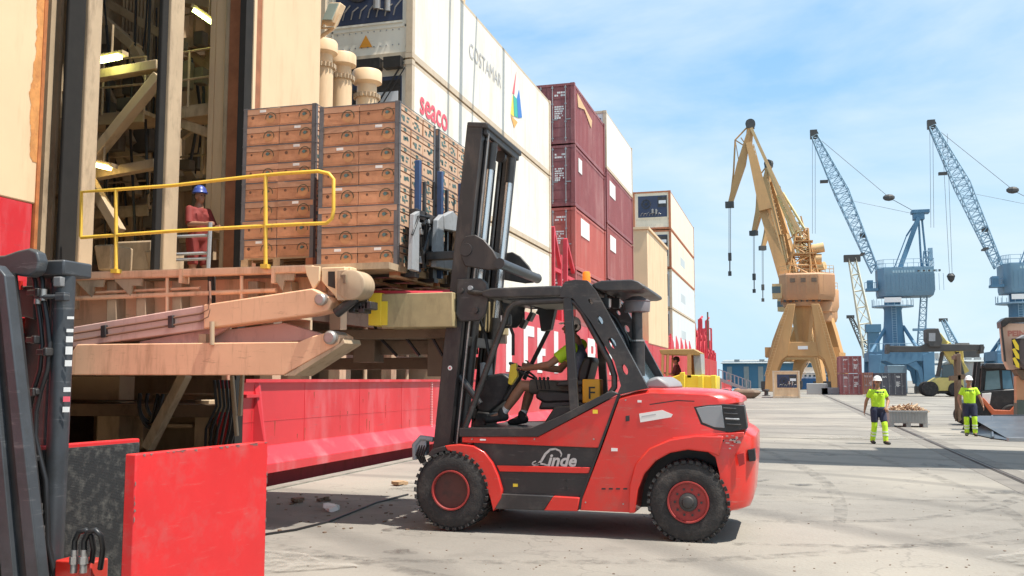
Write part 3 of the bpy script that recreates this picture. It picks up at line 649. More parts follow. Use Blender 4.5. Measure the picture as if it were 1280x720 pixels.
        m.box(ux0 - .1, ux1 + .1, y0 + .05, y0 + .085, z0 + .78, z0 + .83); m.box(ux0, ux1, y0 + .04, y0 + .085, uz0 - .06, uz0 - .01)
        m.build('unit_frame', mt, t)
        m = M()
        for k in range(12):
            for zz in (z0 + .35, z0 + .72): m.box(x0 + .3 + k * .16, x0 + .325 + k * .16, y0 + .05, y0 + .075, zz, zz + .025)
        tag(m.build('rivets', LGREY, t), kind='stuff')
    return t
A = ('white refrigerated container with grey lettering and coloured sail logo, top of its stack',
     'white refrigerated container with red seaco lettering, middle of the stack nearest the ship door',
     'white refrigerated container at the bottom of the nearest white stack, partly behind the forklift mast')
for i, (z, lab) in enumerate(zip((9.25, 6.38, 3.95), A)):
    hh = 2.87 if i < 2 else 2.42
    c = container(20.4, 13.7, z, hh, REEFER, 'reefer', lab, seed=20 + i); x = SX + .002
    if i == 0:
        words('COSTAMAR', .62, (SX - .018, 24.6, z + 1.42), (0, 1, 0), (0, 0, 1), 'lettering', INKG, c, .004, width=.95)
        for col_, q in (((.75, .12, .16), [(29.2, 1.65), (29.0, 1.65), (29.45, 2.5)]), ((.9, .75, .1), [(28.8, .9), (29.15, .9), (29.05, 1.6)]), ((.05, .45, .36), [(29.2, .95), (29.62, 1.0), (29.5, 1.6), (29.1, 1.62)]), ((.05, .20, .55), [(29.65, 1.0), (30.15, 1.15), (29.78, 2.0), (29.52, 1.62)]), ((.85, .42, .1), [(28.8, .85), (29.6, .85), (29.2, .55)])):
            m = M(); m.prism([(SX - .022, a, z + b) for a, b in q], (.006, 0, 0)); m.build('sail_logo', mat('logo print', col_, .5, var=.03), c)
        m = M(); cx = SX - 1.22; m.prism([(cx - .17, 20.4 + .05, z + .36), (cx + .17, 20.45, z + .36), (cx, 20.45, z + .66)], (0, .012, 0)); m.build('warning_triangle', mat('warning orange', (.85, .35, .04), .5), c)
    if i == 1:
        words('seaco', .86, (SX - .018, 20.95, z + 1.70), (0, 1, 0), (0, 0, 1), 'lettering', INK, c, .004, bold=.014)
        m = M(); m.box(SX - .024, SX - .016, 21.3, 22.9, z + 1.42, z + 1.47); m.build('underline_print', INK, c)
        m = M(); m.tube((SX - 1.9, 20.34, z + .2), (SX - .2, 20.34, z + 2.75), .022); m.tube((SX - 1.75, 20.32, z + .2), (SX - .15, 20.32, z + 2.6), .015); m.build('lashing_rod', BLACK, c)
        m = M(); m.box(SX - 1.9, SX - .75, 20.2, 20.4, z + 2.60, z + 2.86); m.box(SX - .65, SX - .22, 20.2, 20.4, z + 2.60, z + 2.86); m.build('hatch_cover_bar', BLACK, c)
labs = [('maroon container with white door markings at the top of the maroon stack', MAROON, 11.52, 2.62), ('maroon container second from the top of the stack with visible doors', MAROON, 8.88, 2.62), ('bright red sided container below the two maroon ones', REDC, 6.26, 2.60)]
for i, (lab, mt_, z, h) in enumerate(labs):
    c = container(38.3, 6.9, z, h, mt_, 'dry', lab, seed=3 * i + 1)
    if i == 2: B('side_label', PWHITE, c, [(SX - .045, SX - .03, 39.6, 41.4, z + 1.55, z + 2.3)])
    elif i == 0:
        m = M(); m.prism([(SX - .04, 39.0, z + 2.3), (SX - .04, 42.2, z + 1.95), (SX - .04, 42.0, z + 1.55), (SX - .04, 40.5, z + 2.0), (SX - .04, 39.2, z + 1.75)], (.012, 0, 0)); m.build('side_logo', mat('yellow logo print', (.72, .45, .22), .5), c)
    else: B('side_label', PWHITE, c, [(SX - .045, SX - .03, 39.2, 39.9, z + 1.6, z + 2.2)])
c = container(38.3, 6.9, 3.96, 2.28, MAROON2, 'dry', 'dull red container at the bottom of the maroon stack behind the forklift roof', seed=31)
labs = [('plain white container on top of two maroon ones, right of the maroon stack', WHITE, 12.05, 2.9, 'reefer'), ('maroon container under the plain white one, white label near its top', MAROON, 9.35, 2.68, 'dry'),
        ('brown red container with white and red label, lowest right of the maroon stack', MAROON2, 6.62, 2.70, 'dry'), ('dull maroon container at the foot of the second maroon stack, behind the forklift roof', MAROON, 3.96, 2.64, 'dry')]
for i, (lab, mt_, z, h, kd) in enumerate(labs):
    c = container(45.6, 8.2, z, h, mt_, kd, lab, seed=40 + i)
    if i in (1, 2): B('side_label', PWHITE, c, [(SX - .045, SX - .03, 46.6, 48.2, z + 1.5, z + 2.25)])
labs = [('white sided refrigerated container with orange corner posts, top of the far stack', REEFER_W, 13.1, 3.0), ('cream sided container second from the top of the far stack', REEFER_W, 10.08, 3.0),
        ('pale grey container third from the top of the far stack', REEFER_G, 7.06, 3.0), ('pale grey container at the bottom of the far stack above red lashing gear', REEFER_G, 4.04, 3.0)]
for i, (lab, mt_, z, h) in enumerate(labs):
    c = container(72.4, 18.6, z, h, mt_, 'reefer', lab, seed=50 + i, castmt=ORANGEP if i < 2 else None, w=2.9)
    if i: B('side_label', mat('faint logo', (.5, .55, .56), .6), c, [(SX - .045, SX - .028, 79, 82.5, z + 1.0, z + 1.7)])
for i, (lab, z) in enumerate((('refrigerated container left of the far stack, its end showing beside the maroon boxes', 13.1), ('refrigerated container below it at the left of the far stack', 10.08))):
    container(72.4, 18.6, z, 3.0, REEFER_W, 'reefer', lab, xr=SX - 2.96, seed=60 + i, castmt=ORANGEP, w=2.9)
# stays of the ship's gear that shade the white containers
m = M()
for y, y2, r in ((22.2, 22.6, .07), (23.2, 23.5, .13), (23.9, 25.3, .06), (27.2, 27.5, .12)):
    m = M(); m.tube((SX + 4.2, y, 15.4), (SX + 4.2, y2, 27), r, n=6); m.tube((SX + 4.2, y2, 27), (SX - 1.2, y2, 27), r, n=6); m.tube((SX - 1.2, y2, 27), (SX - 1.2, y2, 13), r * .6, n=6); m.build('stay', CREAM, ship)
# ---------------------------------------------------------------- loading platform hung from the ship
YP = 10.0
plat = thing('loading_platform', 'peach and tan folding steel platform reaching from the ship door over the quay', 'platform', tuple(P(90, 345, Y=YP)))
def pl(name, mt, px, y0, y1, bevel=.008): m = M(); m.pxy(px, YP, y0, y1); return m.build(name, mt, plat, bevel=bevel)
zt = P(92, 340, Y=YP).z; xL = -10.2; xR = P(392, 333, Y=YP).x
B('deck_plate', TANSTEEL, plat, [(xL, xR + .9, YP + .1, 13.1, zt - .08, zt - .004)])
pl('edge_beam', PEACH, [(60, 342), (392, 331.5), (392, 341), (60, 352)], YP - .06, YP + .06, .02)
m = M(); 
for px in (230, 345): a = P(px, 343, Y=YP); m = M(); m.box(a.x - .02, a.x + .02, YP - .075, YP + .08, a.z - .11, a.z + .06); m.build('beam_clip', PEACH, plat)
for px in (96, 144, 340):
    w = 36 if px != 340 else 30; y_ = 351 - (px - 96) * .034
    pl('triangular_bracket', TANSTEEL, [(px, y_), (px + w, y_ - 1), (px + w - 2, y_ + 8), (px + w - 13, y_ + 8), (px + w - 15, y_ + 21)], YP - .03, YP + .0, 0)
pl('cream_bracket', CREAM, [(385, 333), (404, 334), (403, 352), (396, 363), (388, 345)], YP - .09, YP - .05, .005)
# web panels behind, with ribs
pl('web_plate', PEACH, [(60, 352), (392, 342), (392, 372), (270, 395), (60, 440)], YP + .30, YP + .36)
for px in (131, 168, 213, 309, 352):
    pl('web_rib', TANSTEEL, [(px - 6, 350), (px + 6, 350), (px + 6, 425 - (px - 60) * .17), (px - 6, 427 - (px - 60) * .17)], YP + .12, YP + .30)
m = M(); m.tube(P(70, 374, Y=YP), P(345, 363, Y=YP), .028); m.tube(P(110, 366, Y=YP + .05), P(250, 360, Y=YP + .05), .018)
for px in (209, 302): m.tube(P(px, 345, Y=YP), P(px, 396 - (px - 209) * .12, Y=YP), .022)
m.build('service_pipe', PEACH, plat, smooth=50)
pl('pipe_bracket', DARK_IN, [(258, 345), (264, 345), (264, 385), (258, 385)], YP + .02, YP + .1)
# upper arm: faded section with two lines, then the plain tan section
pl('upper_arm', PINKISH, [(60, 416), (264, 382), (264, 412), (60, 440)], YP - .12, YP + .12, .012)
pl('upper_arm', PEACH, [(264, 382), (398, 362), (417, 372), (423, 378), (418, 389), (400, 394), (264, 412)], YP - .16, YP + .12, .015)
m = M()
for a, b in ((421, 395), (430, 404)):
    m.path([P(60, a + 1, Y=YP - .15), P(250, b - 3, Y=YP - .15), P(261, b - 8, Y=YP - .15), P(263, b - 22 if a == 421 else b - 16, Y=YP - .15), P(262, 352, Y=YP - .10)], .014, 6)
m.build('hydraulic_line', mat('brown line', (.22, .11, .07), .5), plat)
for px, py in ((141, 413), (224, 401)): pl('line_clamp', CHAR, [(px - 3, py - 5), (px + 3, py - 6), (px + 3, py + 9), (px - 3, py + 10)], YP - .18, YP - .13, .006)
pl('arm_gusset', PINKISH, [(176, 427), (262, 412), (290, 408), (250, 430), (176, 430)], YP - .02, YP + .04, 0)
pl('back_arm', PINKISH, [(262, 413), (300, 409), (350, 403), (405, 419), (405, 424), (262, 431)], YP + .10, YP + .2)
m = M(); m.obox(P(256, 424, Y=YP - .05), .10, .1, .12); m.tube(P(265, 402, Y=YP - .2), P(265, 431, Y=YP - .2), .03); m.build('hinge_block', TANSTEEL, plat)
m = M(); m.tube(P(95, 436, Y=YP + .1), P(250, 407, Y=YP + .1), .03); m.build('inner_pipe', BLACK, plat)
# lower arm
pl('lower_arm', PEACH, [(98, 469), (99, 446), (109, 431), (383, 428), (400, 421), (424, 415), (434, 421), (432, 431), (364, 469)], YP - .18, YP + .18, .012)
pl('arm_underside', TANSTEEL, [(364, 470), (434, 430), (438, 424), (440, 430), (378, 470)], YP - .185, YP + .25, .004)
m = M(); c = P(424, 423, Y=YP); m.lathe((c.x, YP - .26, c.z), (0, 1, 0), [(0, .055), (.02, .078), (.34, .078), (.4, .06)], 20); m.build('arm_pin', STEEL, plat, smooth=35)
m = M(); c = P(411, 376, Y=YP); m.lathe((c.x, YP - .24, c.z), (0, 1, 0), [(0, .05), (.02, .07), (.5, .07)], 16); m.build('arm_pin', STEEL, plat, smooth=35)
# hinge head with its round disc
pl('hinge_head', CREAM, [(404, 335), (441, 334), (441, 352), (431, 378), (424, 374), (404, 352)], YP - .05, YP + .35, .012)
pl('hinge_shade_plate', DARK_IN, [(413, 340), (424, 340), (424, 362), (413, 358)], YP - .06, YP - .04, 0)  # raised dark plate, its colour standing for the shade of a recess
pl('hinge_cheek', CREAM, [(425, 336), (438, 335), (438, 378), (426, 374)], YP - .14, YP - .04, .01)
m = M(); c = P(448, 358, Y=YP); m.lathe((c.x, YP - .22, c.z), (0, 1, 0), [(0, .145), (.012, .17), (.30, .17), (.32, .15)], 32); m.box(c.x - .17, c.x - .02, YP - .2, YP + .1, c.z - .17, c.z + .17)
m.build('hinge_disc', TANSTEEL, plat, smooth=35, bevel=.006)
pl('grab_hook', BROWNST, [(437, 346), (443, 346), (443, 356), (440, 356), (440, 349), (437, 349)], YP - .24, YP - .22, 0)
m = M()
for k in range(7): m.obox(P(440 + 4 * k, 384 + 3 * sin(2 * k), Y=YP + .1), .08, .2, .09)
m.tube(P(420, 392, Y=YP - .1), P(445, 372, Y=YP - .1), .06)
m.build('hinge_gear', CHAR, plat, bevel=.01)
# tan outer beam with the yellow end, and its dark understructure
a = P(463, 367, Y=10.5); bx = P(463, 407, Y=10.5)
B('yellow_end', YELLOW2, plat, [(a.x, a.x + .16, 10.45, 12.8, bx.z, a.z)], bevel=.004)
B('outer_beam', mat('worn olive tan steel', (.40, .31, .16), .65, var=.15, scale=5, dirt_or_sheen=(.18, .13, .07), damt=.7, dscale=6, streak=.2), plat, [(a.x + .16, a.x + 1.05, 10.47, 12.8, bx.z - .03, a.z - .01)], bevel=.01)
B('under_frame', BROWNST, plat, [(a.x - 1.6, a.x + 1.0, 10.9, 12.9, bx.z - .14, bx.z - .02), (a.x - 2.6, a.x + 1.0, 11.4, 11.6, bx.z - .32, bx.z - .14), (a.x + .46, a.x + .78, 11.2, 11.5, bx.z - .6, bx.z - .1), (a.x - 2.4, a.x + .9, 12.2, 12.4, bx.z - .5, bx.z - .34), (a.x - .55, a.x - .25, 11.2, 11.5, bx.z - .42, bx.z - .1)], bevel=.01)
B('yellow_end', YELLOW2, plat, [(a.x + .16, a.x + .24, 10.455, 10.6, bx.z, a.z - .10)])
m = M(); m.tube((a.x, 10.6, a.z + .02), (a.x + 1.0, 10.6, a.z - .02), .03); m.tube((a.x - .1, 10.9, a.z + .03), (a.x + 1.0, 10.9, a.z + .03), .035); m.build('red_pipe', RED_STEEL, plat)
m = M()
for k in range(6): m.path([(a.x - .3 + .35 * k, 11.0, a.z - .02), (a.x - .15 + .35 * k, 11.1, bx.z - .1), (a.x + .1 + .3 * k, 11.1, bx.z - .35)], .02, 6)
m.build('drooping_hose', HOSE, plat)
# yellow guard rail
rl = thing('guard_rail', 'yellow tubular guard rail along the platform edge in front of the left pallet', 'railing', tuple(P(145, 338, Y=YP)))
YR = YP - .10
m = M(); m.path([P(*q, Y=YR) for q in ((101, 296), (102, 240), (145, 237), (215, 232), (320, 220), (352, 217), (398, 214), (411, 217), (417, 224), (417, 262), (415, 273), (408, 279), (380, 280), (320, 283), (215, 289), (145, 294), (101, 297))], .022, 8)
m.build('rail_tube', YELLOW, rl, smooth=60)
for px, t, b_ in ((145, 236, 338), (332, 219, 332)):
    m = M(); m.tube(P(px, t, Y=YR), P(px, b_, Y=YR), .024); m.obox(P(px, b_ + 1, Y=YR), .09, .09, .05); m.build('post', YELLOW, rl, smooth=60)

# ---------------------------------------------------------------- banana boxes and their pallets
BW, BD, BH = .515, .40, .2475
def box_mesh(kind):
    m = M(); w, d, h = BW - .012, BD - .010, BH - .010; g = .006
    m.m(0).box(-w / 2, w / 2, 0, d, 0, h * .64)                 # tray
    m.m(1).box(-w / 2 + g, w / 2 - g, g, d - g, h * .64, h * .67)   # dark gap
    dip = (0, .004, .008, .002, .006, .01)[kind]
    m.m(8).hexa([(-w / 2 - .003, -.003, h * .67), (-w / 2 - .003, d + .003, h * .67), (w / 2 + .003, d + .003, h * .67), (w / 2 + .003, -.003, h * .67), (-w / 2 - .003, -.003, h), (-w / 2 - .003, d + .003, h), (w / 2 + .003, d + .003, h - dip), (w / 2 + .003, -.003, h - dip)])      # lid
    # the +X end is the printed one
    m.m(2).box(w / 2, w / 2 + .0035, .01, d - .01, .008, h * .62); m.box(w / 2 + .003, w / 2 + .0065, .008, d - .008, h * .69, h - .006)
    rnd = random.Random(kind)
    for k in range(5):
        yy = .08 + rnd.random() * .2; zz = .03 + rnd.random() * .08; m.m(3).box(w / 2 + .0035, w / 2 + .006, yy, yy + rnd.uniform(.03, .09), zz, zz + rnd.uniform(.015, .05))
    m.m(3).box(w / 2 + .0065, w / 2 + .009, d / 2 - .03, d / 2 + .05, h * .72, h * .9); m.m(4).box(w / 2 + .003, w / 2 + .0062, .05, .08, h * .3, h * .42)
    # front face: hand hole, round emblem, lid flap scar
    def disc(cx, cz, r0, r1, y, mi, a0=0, a1=2 * pi, n=20):
        k = n + 1; vs = []
        for i in range(k):
            t = a0 + (a1 - a0) * i / n; vs += [(cx + r0 * cos(t), y, cz + r0 * sin(t)), (cx + r1 * cos(t), y, cz + r1 * sin(t))]
        m.m(mi).add(vs, [(2 * i, 2 * i + 2, 2 * i + 3, 2 * i + 1) for i in range(n)])
    ex, ez, r = w * (.22 + .02 * (kind % 3 - 1)), h * .42, h * (.36 if kind % 2 else .33)
    disc(ex, ez, r * .86, r, -.0055, 4, -.2, pi + .2); disc(ex, ez, .001, r * .84, -.005, 5, pi, 2 * pi); disc(ex, ez, .001, r * .5, -.0058, 4, .5, pi - .4, 6)
    disc(ex - .01, ez + .02, .001, r * .28, -.0062, 3, 0, 2 * pi, 8)
    disc(-w * .28, h * .50, .001, .014 + .004 * (kind % 3), -.0055, 1, 0, 2 * pi, 10)
    m.m(6).box(-w / 2 + .02, w / 2 - .02, -.0045, -.003, h * .05, h * .06)
    if kind in (2, 5): m.m(7).box(-.04, .05, -.006, -.004, h * .78, h * .92)
    return m.mesh('fruit_box', [CARD, CARD_D, CARD_S, PTEAL, POLIVE, PORANGE, CARD_D, PWHITE, CARD_L])
BM = [box_mesh(k) for k in (0, 1, 2, 3, 4, 5, 1, 3, 4)]
rows_t = ['top', 'second from top', 'third from top', 'fourth from top', 'fourth from bottom', 'third from bottom', 'second from bottom', 'bottom']
random.seed(21)
def load(x0, y0, z0, nx, ny, lab, nm, skip=()):
    for r in range(8):
        for i in range(nx):
            for j in range(ny):
                if (i, j) in skip: continue
                o = bpy.data.objects.new('fruit_box', random.choice(BM)); COL.objects.link(o)
                o.location = (x0 + (i + .5) * BW + random.uniform(-.005, .005), y0 + j * BD + random.uniform(-.012, .006), z0 + r * BH)
                o.rotation_euler.z = random.uniform(-.014, .014)
                tag(o, lab(7 - r, i, j), 'box', 'brown fruit boxes strapped on pallets')
def pallet(x0, y0, z0, label, nx=2, ny=3, legs=True):
    w, d = nx * BW, ny * BD
    t = thing('pallet', label, 'pallet', (x0 + w / 2, y0 + d / 2, z0), 'pallets under the fruit boxes')
    for k in range(5):
        ys = y0 + k * (d - .1) / 4; B('top_board', WOOD, t, [(x0, x0 + w, ys, ys + .1, z0 + .118, z0 + .138)])
    for k in range(3):
        xx = x0 + k * (w - .1) / 2; B('bottom_board', WOOD, t, [(xx, xx + .1, y0, y0 + d, z0, z0 + .02)])
        for l in range(3): B('block', ORANGEP if (k == 2 and l == 0) else WOOD, t, [(xx, xx + .1, y0 + l * (d - .1) / 2, y0 + l * (d - .1) / 2 + .1, z0 + .02, z0 + .1178)])
    z1 = z0 + .14; top = z1 + 8 * BH
    for (cx, cy, sx, sy) in ((x0, y0, 1, 1), (x0 + w, y0, -1, 1), (x0, y0 + d, 1, -1), (x0 + w, y0 + d, -1, -1)):
        m = M(); e = .012; a, b = sorted((cx - sx * e, cx + sx * .045)); c, f = sorted((cy - sy * e, cy - sy * (e - .004))); m.box(a, b, c, f, z1 - .02, top)
        a, b = sorted((cx - sx * e, cx - sx * (e - .004))); c, f = sorted((cy - sy * e, cy + sy * .045)); m.box(a, b, c, f, z1 - .02, top); m.build('edge_board', POST, t)
    for r in (1, 2, 3, 4, 5, 6, 7, 8):
        zz = z1 + r * BH - .02; m = M(); e = .014
        m.box(x0 - e, x0 + w + e, y0 - e - .001, y0 - e, zz, zz + .012); m.box(x0 + w + e, x0 + w + e + .001, y0 - e, y0 + d + e, zz, zz + .012); m.box(x0 - e - .001, x0 - e, y0 - e, y0 + d + e, zz, zz + .012); m.build('strap', POST, t)
    return t
cr = P(497, 230, Y=10.40); X1 = -4.395; Z0 = 3.045
colw = ['left', 'right']; dep = ['front', 'middle', 'rear']
pallet(X1 - 2 * BW, 10.40, Z0 - .14, 'wooden pallet on the forklift forks under the large stack of fruit boxes')
load(X1 - 2 * BW, 10.40, Z0, 2, 3, lambda r, i, j: f'fruit box, {rows_t[r]} row of the middle stack, {dep[j]} of its {colw[i]} column', 0)
pallet(X1 - 2 * BW, 11.75, Z0 - .14, 'wooden pallet behind, next to the mast, under the farther stack of fruit boxes')
load(X1 - 2 * BW, 11.75, Z0, 2, 3, lambda r, i, j: f'fruit box, {rows_t[r]} row of the stack nearest the mast, {dep[j]}', 0, skip=((0, 0), (0, 1), (0, 2)))
XL = -6.79; ZL = zt + .14 + .075
pt = pallet(XL, 10.9, ZL - .14, 'wooden pallet on the platform behind the yellow rail')
for k in range(3): B('dunnage', WOOD, pt, [(XL - .05, XL + 2 * BW + .05, 10.93 + .52 * k, 11.03 + .52 * k, zt, zt + .0745)])
load(XL, 10.9, ZL, 2, 2, lambda r, i, j: f'fruit box, {rows_t[r]} row behind the yellow rail, {dep[j]} of the {colw[i]} column', 0)
# ---------------------------------------------------------------- people
def human(name, label, J, faceDir, fig, cat='worker', vox=.009, hat='helmet'):
    """J: joint positions; one skin for the whole body, clothing over it as children"""
    V = {k: Vector(v) for k, v in J.items()}
    root = thing(name, label, cat, tuple(fig.get('base', V['pelvis'])))
    f = Vector(faceDir).normalized(); sdv = Vector((0, 0, 1)).cross(f).normalized()   # sdv = the person's left
    m = M()
    def cap(a, b, r0, r1): m.tube(a, b, r0, r1, 12); m.ell(a, r0, None, 12, 8); m.ell(b, r1, None, 12, 8)
    def seg(mm, a, b, r0, r1):
        mm.tube(a, b, r0, r1, 14); mm.ell(a, r0, None, 14, 8); mm.ell(b, r1, None, 14, 8)
    hd = V['head']; upv = (hd - V['neck']).normalized(); R = Matrix((sdv, f, sdv.cross(f) if sdv.cross(f).z > 0 else -sdv.cross(f))).transposed()
    def H(a, b, c): return hd + sdv * a + f * b + Vector((0, 0, 1)) * c
    m.ell(H(0, -.012, .025), (.076, .094, .098), R, 18, 12); m.ell(H(0, .02, -.045), (.056, .068, .068), R, 16, 10); m.ell(H(0, .052, -.085), (.028, .026, .022), R)
    m.tube(H(0, .078, .015), H(0, .108, -.022), .010, .016, 8); m.ell(H(0, .098, -.024), (.018, .016, .012), R)       # nose
    m.ell(H(0, .080, -.058), (.026, .014, .009), R); m.ell(H(0, .078, .042), (.055, .014, .010), R)                       # lips, brow
    for s in (-1, 1): m.ell(H(s * .078, -.012, -.005), (.012, .022, .034), R)                                             # ears
    seg(m, V['neck'] - Vector((0, 0, .03)), hd - Vector((0, 0, .05)), .060, .054)
    seg(m, V['chest'], V['neck'], .105, .07)
    ch, pe = V['chest'], V['pelvis']
    seg(m, ch + sdv * .07, pe + sdv * .06, .112, .105); seg(m, ch - sdv * .07, pe - sdv * .06, .112, .105)
    for s, S in ((1, 'L'), (-1, 'R')):
        sh, el, wr = V['sh' + S], V['el' + S], V['wr' + S]
        seg(m, ch + Vector((0, 0, .06)), sh, .075, .062); seg(m, sh, el, .056, .042)
        seg(m, el, el.lerp(wr, .3), .044, .045); seg(m, el.lerp(wr, .3), wr, .045, .028)
        hp, kn, an = V['hip' + S], V['kn' + S], V['an' + S]
        seg(m, pe + sdv * s * .04, hp, .10, .098); seg(m, hp, kn, .096, .060); seg(m, kn, kn.lerp(an, .35), .058, .062); seg(m, kn.lerp(an, .35), an, .062, .038)
        toe = V['toe' + S]; seg(m, an, toe, .04, .036); m.ell(an - (toe - an).normalized() * .04 - Vector((0, 0, .03)), .04)
        # hand: palm, four unequal bent fingers, thumb from the side of the palm
        d = (wr - el).normalized(); hdv = Vector(fig.get('hand' + S, d)).normalized(); pn = Vector(fig.get('palm' + S, -sdv * s)).normalized(); pn = (pn - hdv * pn.dot(hdv)).normalized(); w = hdv.cross(pn)
        Rm = Matrix((w, hdv, pn)).transposed()
        m.ell(wr + hdv * .045, (.040, .052, .016), Rm, 12, 8); seg(m, wr, wr + hdv * .03, .026, .026)
        curl = fig.get('curl' + S, .5)
        for i, ln in enumerate((.070, .078, .073, .058)):
            a = wr + hdv * .085 + w * (-.029 + .0195 * i); c1 = curl * .7; c2 = curl * 1.6
            b = a + (hdv * cos(c1) + pn * sin(c1)) * ln * .5; c = b + (hdv * cos(c2) + pn * sin(c2)) * ln * .5
            seg(m, a, b, .0105, .0095); seg(m, b, c, .0095, .0085)
        ths = fig.get('thumb' + S, 1)
        a = wr + hdv * .028 - w * .030 * ths; b = a + (hdv * .65 - w * .75 * ths + pn * .25).normalized() * .042; c = b + (hdv * .9 - w * .1 * ths + pn * .5).normalized() * .032
        seg(m, a, b, .014, .011); seg(m, b, c, .011, .0095)
    body = remeshed(m, 'body', fig['skin'], root, vox, 3)
    m = M()
    for s in (-1, 1): m.ell(H(s * .030, .080, .012), (.013, .009, .008), R, 10, 6)
    m.build('eyes', BLACK, body, smooth=60)
    # hair below the hat
    m = M(); m.ell(H(0, -.035, .018), (.081, .085, .090), R, 16, 10); m.build('hair', fig['hair'], body, smooth=60)
    # shirt
    m = M()
    seg(m, ch + sdv * .065, pe + sdv * .05 + Vector((0, 0, .0)), .120, .116); seg(m, ch - sdv * .065, pe - sdv * .05, .120, .116); seg(m, ch + Vector((0, 0, .08)), V['neck'] - Vector((0, 0, .045)), .10, .075)
    for S in 'LR':
        sh, el = V['sh' + S], V['el' + S]; t = fig.get('sleeve', .6)
        seg(m, ch + Vector((0, 0, .06)), sh - Vector((0, 0, .005)), .09, .064); m.tube(sh, sh.lerp(el, t), .064, .066, 14); m.ell(sh, .065)
    rnd = random.Random(4)
    for k in range(14):                                                  # folds in the cloth
        a = pe.lerp(ch, rnd.random()) + sdv * rnd.uniform(-.15, .15) + f * rnd.choice((-1, 1)) * .115; m.tube(a, a + sdv * rnd.uniform(-.08, .08) + Vector((0, 0, rnd.uniform(.05, .12))), .012, .006, 6)
    if fig.get('split'):                                                 # sleeves of another colour than the vest
        for S in 'LR':
            m2 = M(); sh, el = V['sh' + S], V['el' + S]; m2.tube(sh - (el - sh) * .12, sh.lerp(el, .62), .078, .072, 14); m2.ell(sh - (el - sh) * .1, .078)
            remeshed(m2, 'sleeve', fig['split'], root, .012, 3)
    remeshed(m, fig.get('top_name', 'shirt'), fig['top'], root, .013, 4)
    # trousers or shorts
    m = M(); t = fig.get('leg', .75)
    seg(m, pe + sdv * .05 - Vector((0, 0, .02)), pe - sdv * .05 - Vector((0, 0, .02)), .128, .128)
    for s, S in ((1, 'L'), (-1, 'R')):
        hp, kn = V['hip' + S], V['kn' + S]; seg(m, pe + sdv * s * .05, hp, .12, .112); m.tube(hp, hp.lerp(kn, t), .112, .088 if t < 1 else .08, 14)
    remeshed(m, 'shorts' if fig.get('socks') or t < 1 else 'trousers', fig['bottom'], root, .013, 4)
    if fig.get('socks'):
        for S in 'LR':
            kn, an = V['kn' + S], V['an' + S]; m = M(); hi = V['hip' + S].lerp(kn, t)
            m.tube(hi, kn, .084, .076, 14); m.ell(kn, .077); m.tube(kn, an - Vector((0, 0, .01)), .076, .068, 14)
            lg = remeshed(m, 'trouser_leg', fig['socks'], root, .013, 4)
            for q in (.42, .62):
                c = kn.lerp(an, q); dd = (an - kn).normalized(); m = M(); m.lathe(c, dd, [(-.022, .079), (-.02, .0815), (.02, .0800), (.022, .077)], 18); m.build('reflective_band', fig['band'], lg, smooth=40)
    elif fig.get('ankle'):
        for S in 'LR':
            an = V['an' + S]; kn = V['kn' + S]; m = M(); m.tube(an.lerp(kn, .30), an, .046, .045, 14); m.build('sock', fig['ankle'], root, smooth=60)
    for S in 'LR':
        an, toe = V['an' + S], V['toe' + S]; d = (toe - an); d.z = 0 if abs(d.z) < .09 else d.z; d.normalize(); m = M()
        seg(m, an + Vector((0, 0, .03)), an - Vector((0, 0, .02)), .056, .058); seg(m, an - Vector((0, 0, .03)) - d * .03, toe - Vector((0, 0, .005)), .052, .045); m.ell(toe + d * .02 - Vector((0, 0, .008)), (.05, .05, .036))
        remeshed(m, 'shoe', fig['shoe'], root, .011, 3)
    # headgear
    if hat == 'helmet':
        m = M(); n = 22; prof = [(a, b) for a, b in ((-.004, .118), (.010, .120), (.02, .112), (.06, .104), (.10, .084), (.128, .05), (.138, .012))]
        m.lathe(H(0, -.01, .055), (0, 0, 1), prof, n); m.prism([H(.07, .08, .055), H(.045, .135, .052), H(0, .15, .050), H(-.045, .135, .052), H(-.07, .08, .055)], (0, 0, .010))
        m.tube(H(0, -.08, .14), H(0, .06, .145), .01, .01, 8)
        m.build('helmet', fig['hat'], root, smooth=40)
    elif hat == 'cap':
        m = M(); m.ell(H(0, -.015, .045), (.088, .104, .088), R, 18, 10); m.prism([H(.085, .02, .055), H(.07, .14, .042), H(-.07, .14, .042), H(-.085, .02, .055)], (0, 0, .012)); m.tube(H(.06, -.07, .0), H(-.06, -.07, .0), .045)
        m.build('cap', fig['hat'], root, smooth=50)
    return root
SKIN = mat('skin', (.36, .18, .11), .55, var=.08, scale=9); SKIN2 = mat('tanned skin', (.34, .165, .10), .55, var=.08, scale=9)
HAIR = mat('dark hair', (.03, .022, .018), .6, var=.2); HIVIS = mat('high visibility yellow', (.55, .86, .03), .65, var=.08, scale=7); NAVY = mat('navy cloth', (.028, .032, .065), .8, var=.15, scale=8)
SHOE = mat('dark boots', (.035, .03, .028), .7, var=.2); HELW = mat('white helmet', (.85, .84, .82), .35, var=.03); BANDM = mat('reflective tape', (.72, .78, .62), .4, var=.05)
GREYB = mat('grey blue vest cloth', (.10, .115, .16), .8, var=.3, scale=14, dirt_or_sheen=(.3, .34, .38), damt=.6, dscale=12); OLV = mat('olive brown shorts', (.10, .085, .07), .85, var=.15, scale=9)
REDW = mat('red boiler suit', (.22, .028, .022), .8, var=.15, scale=7); BLUEH = mat('blue helmet', (.05, .08, .30), .35, var=.05)

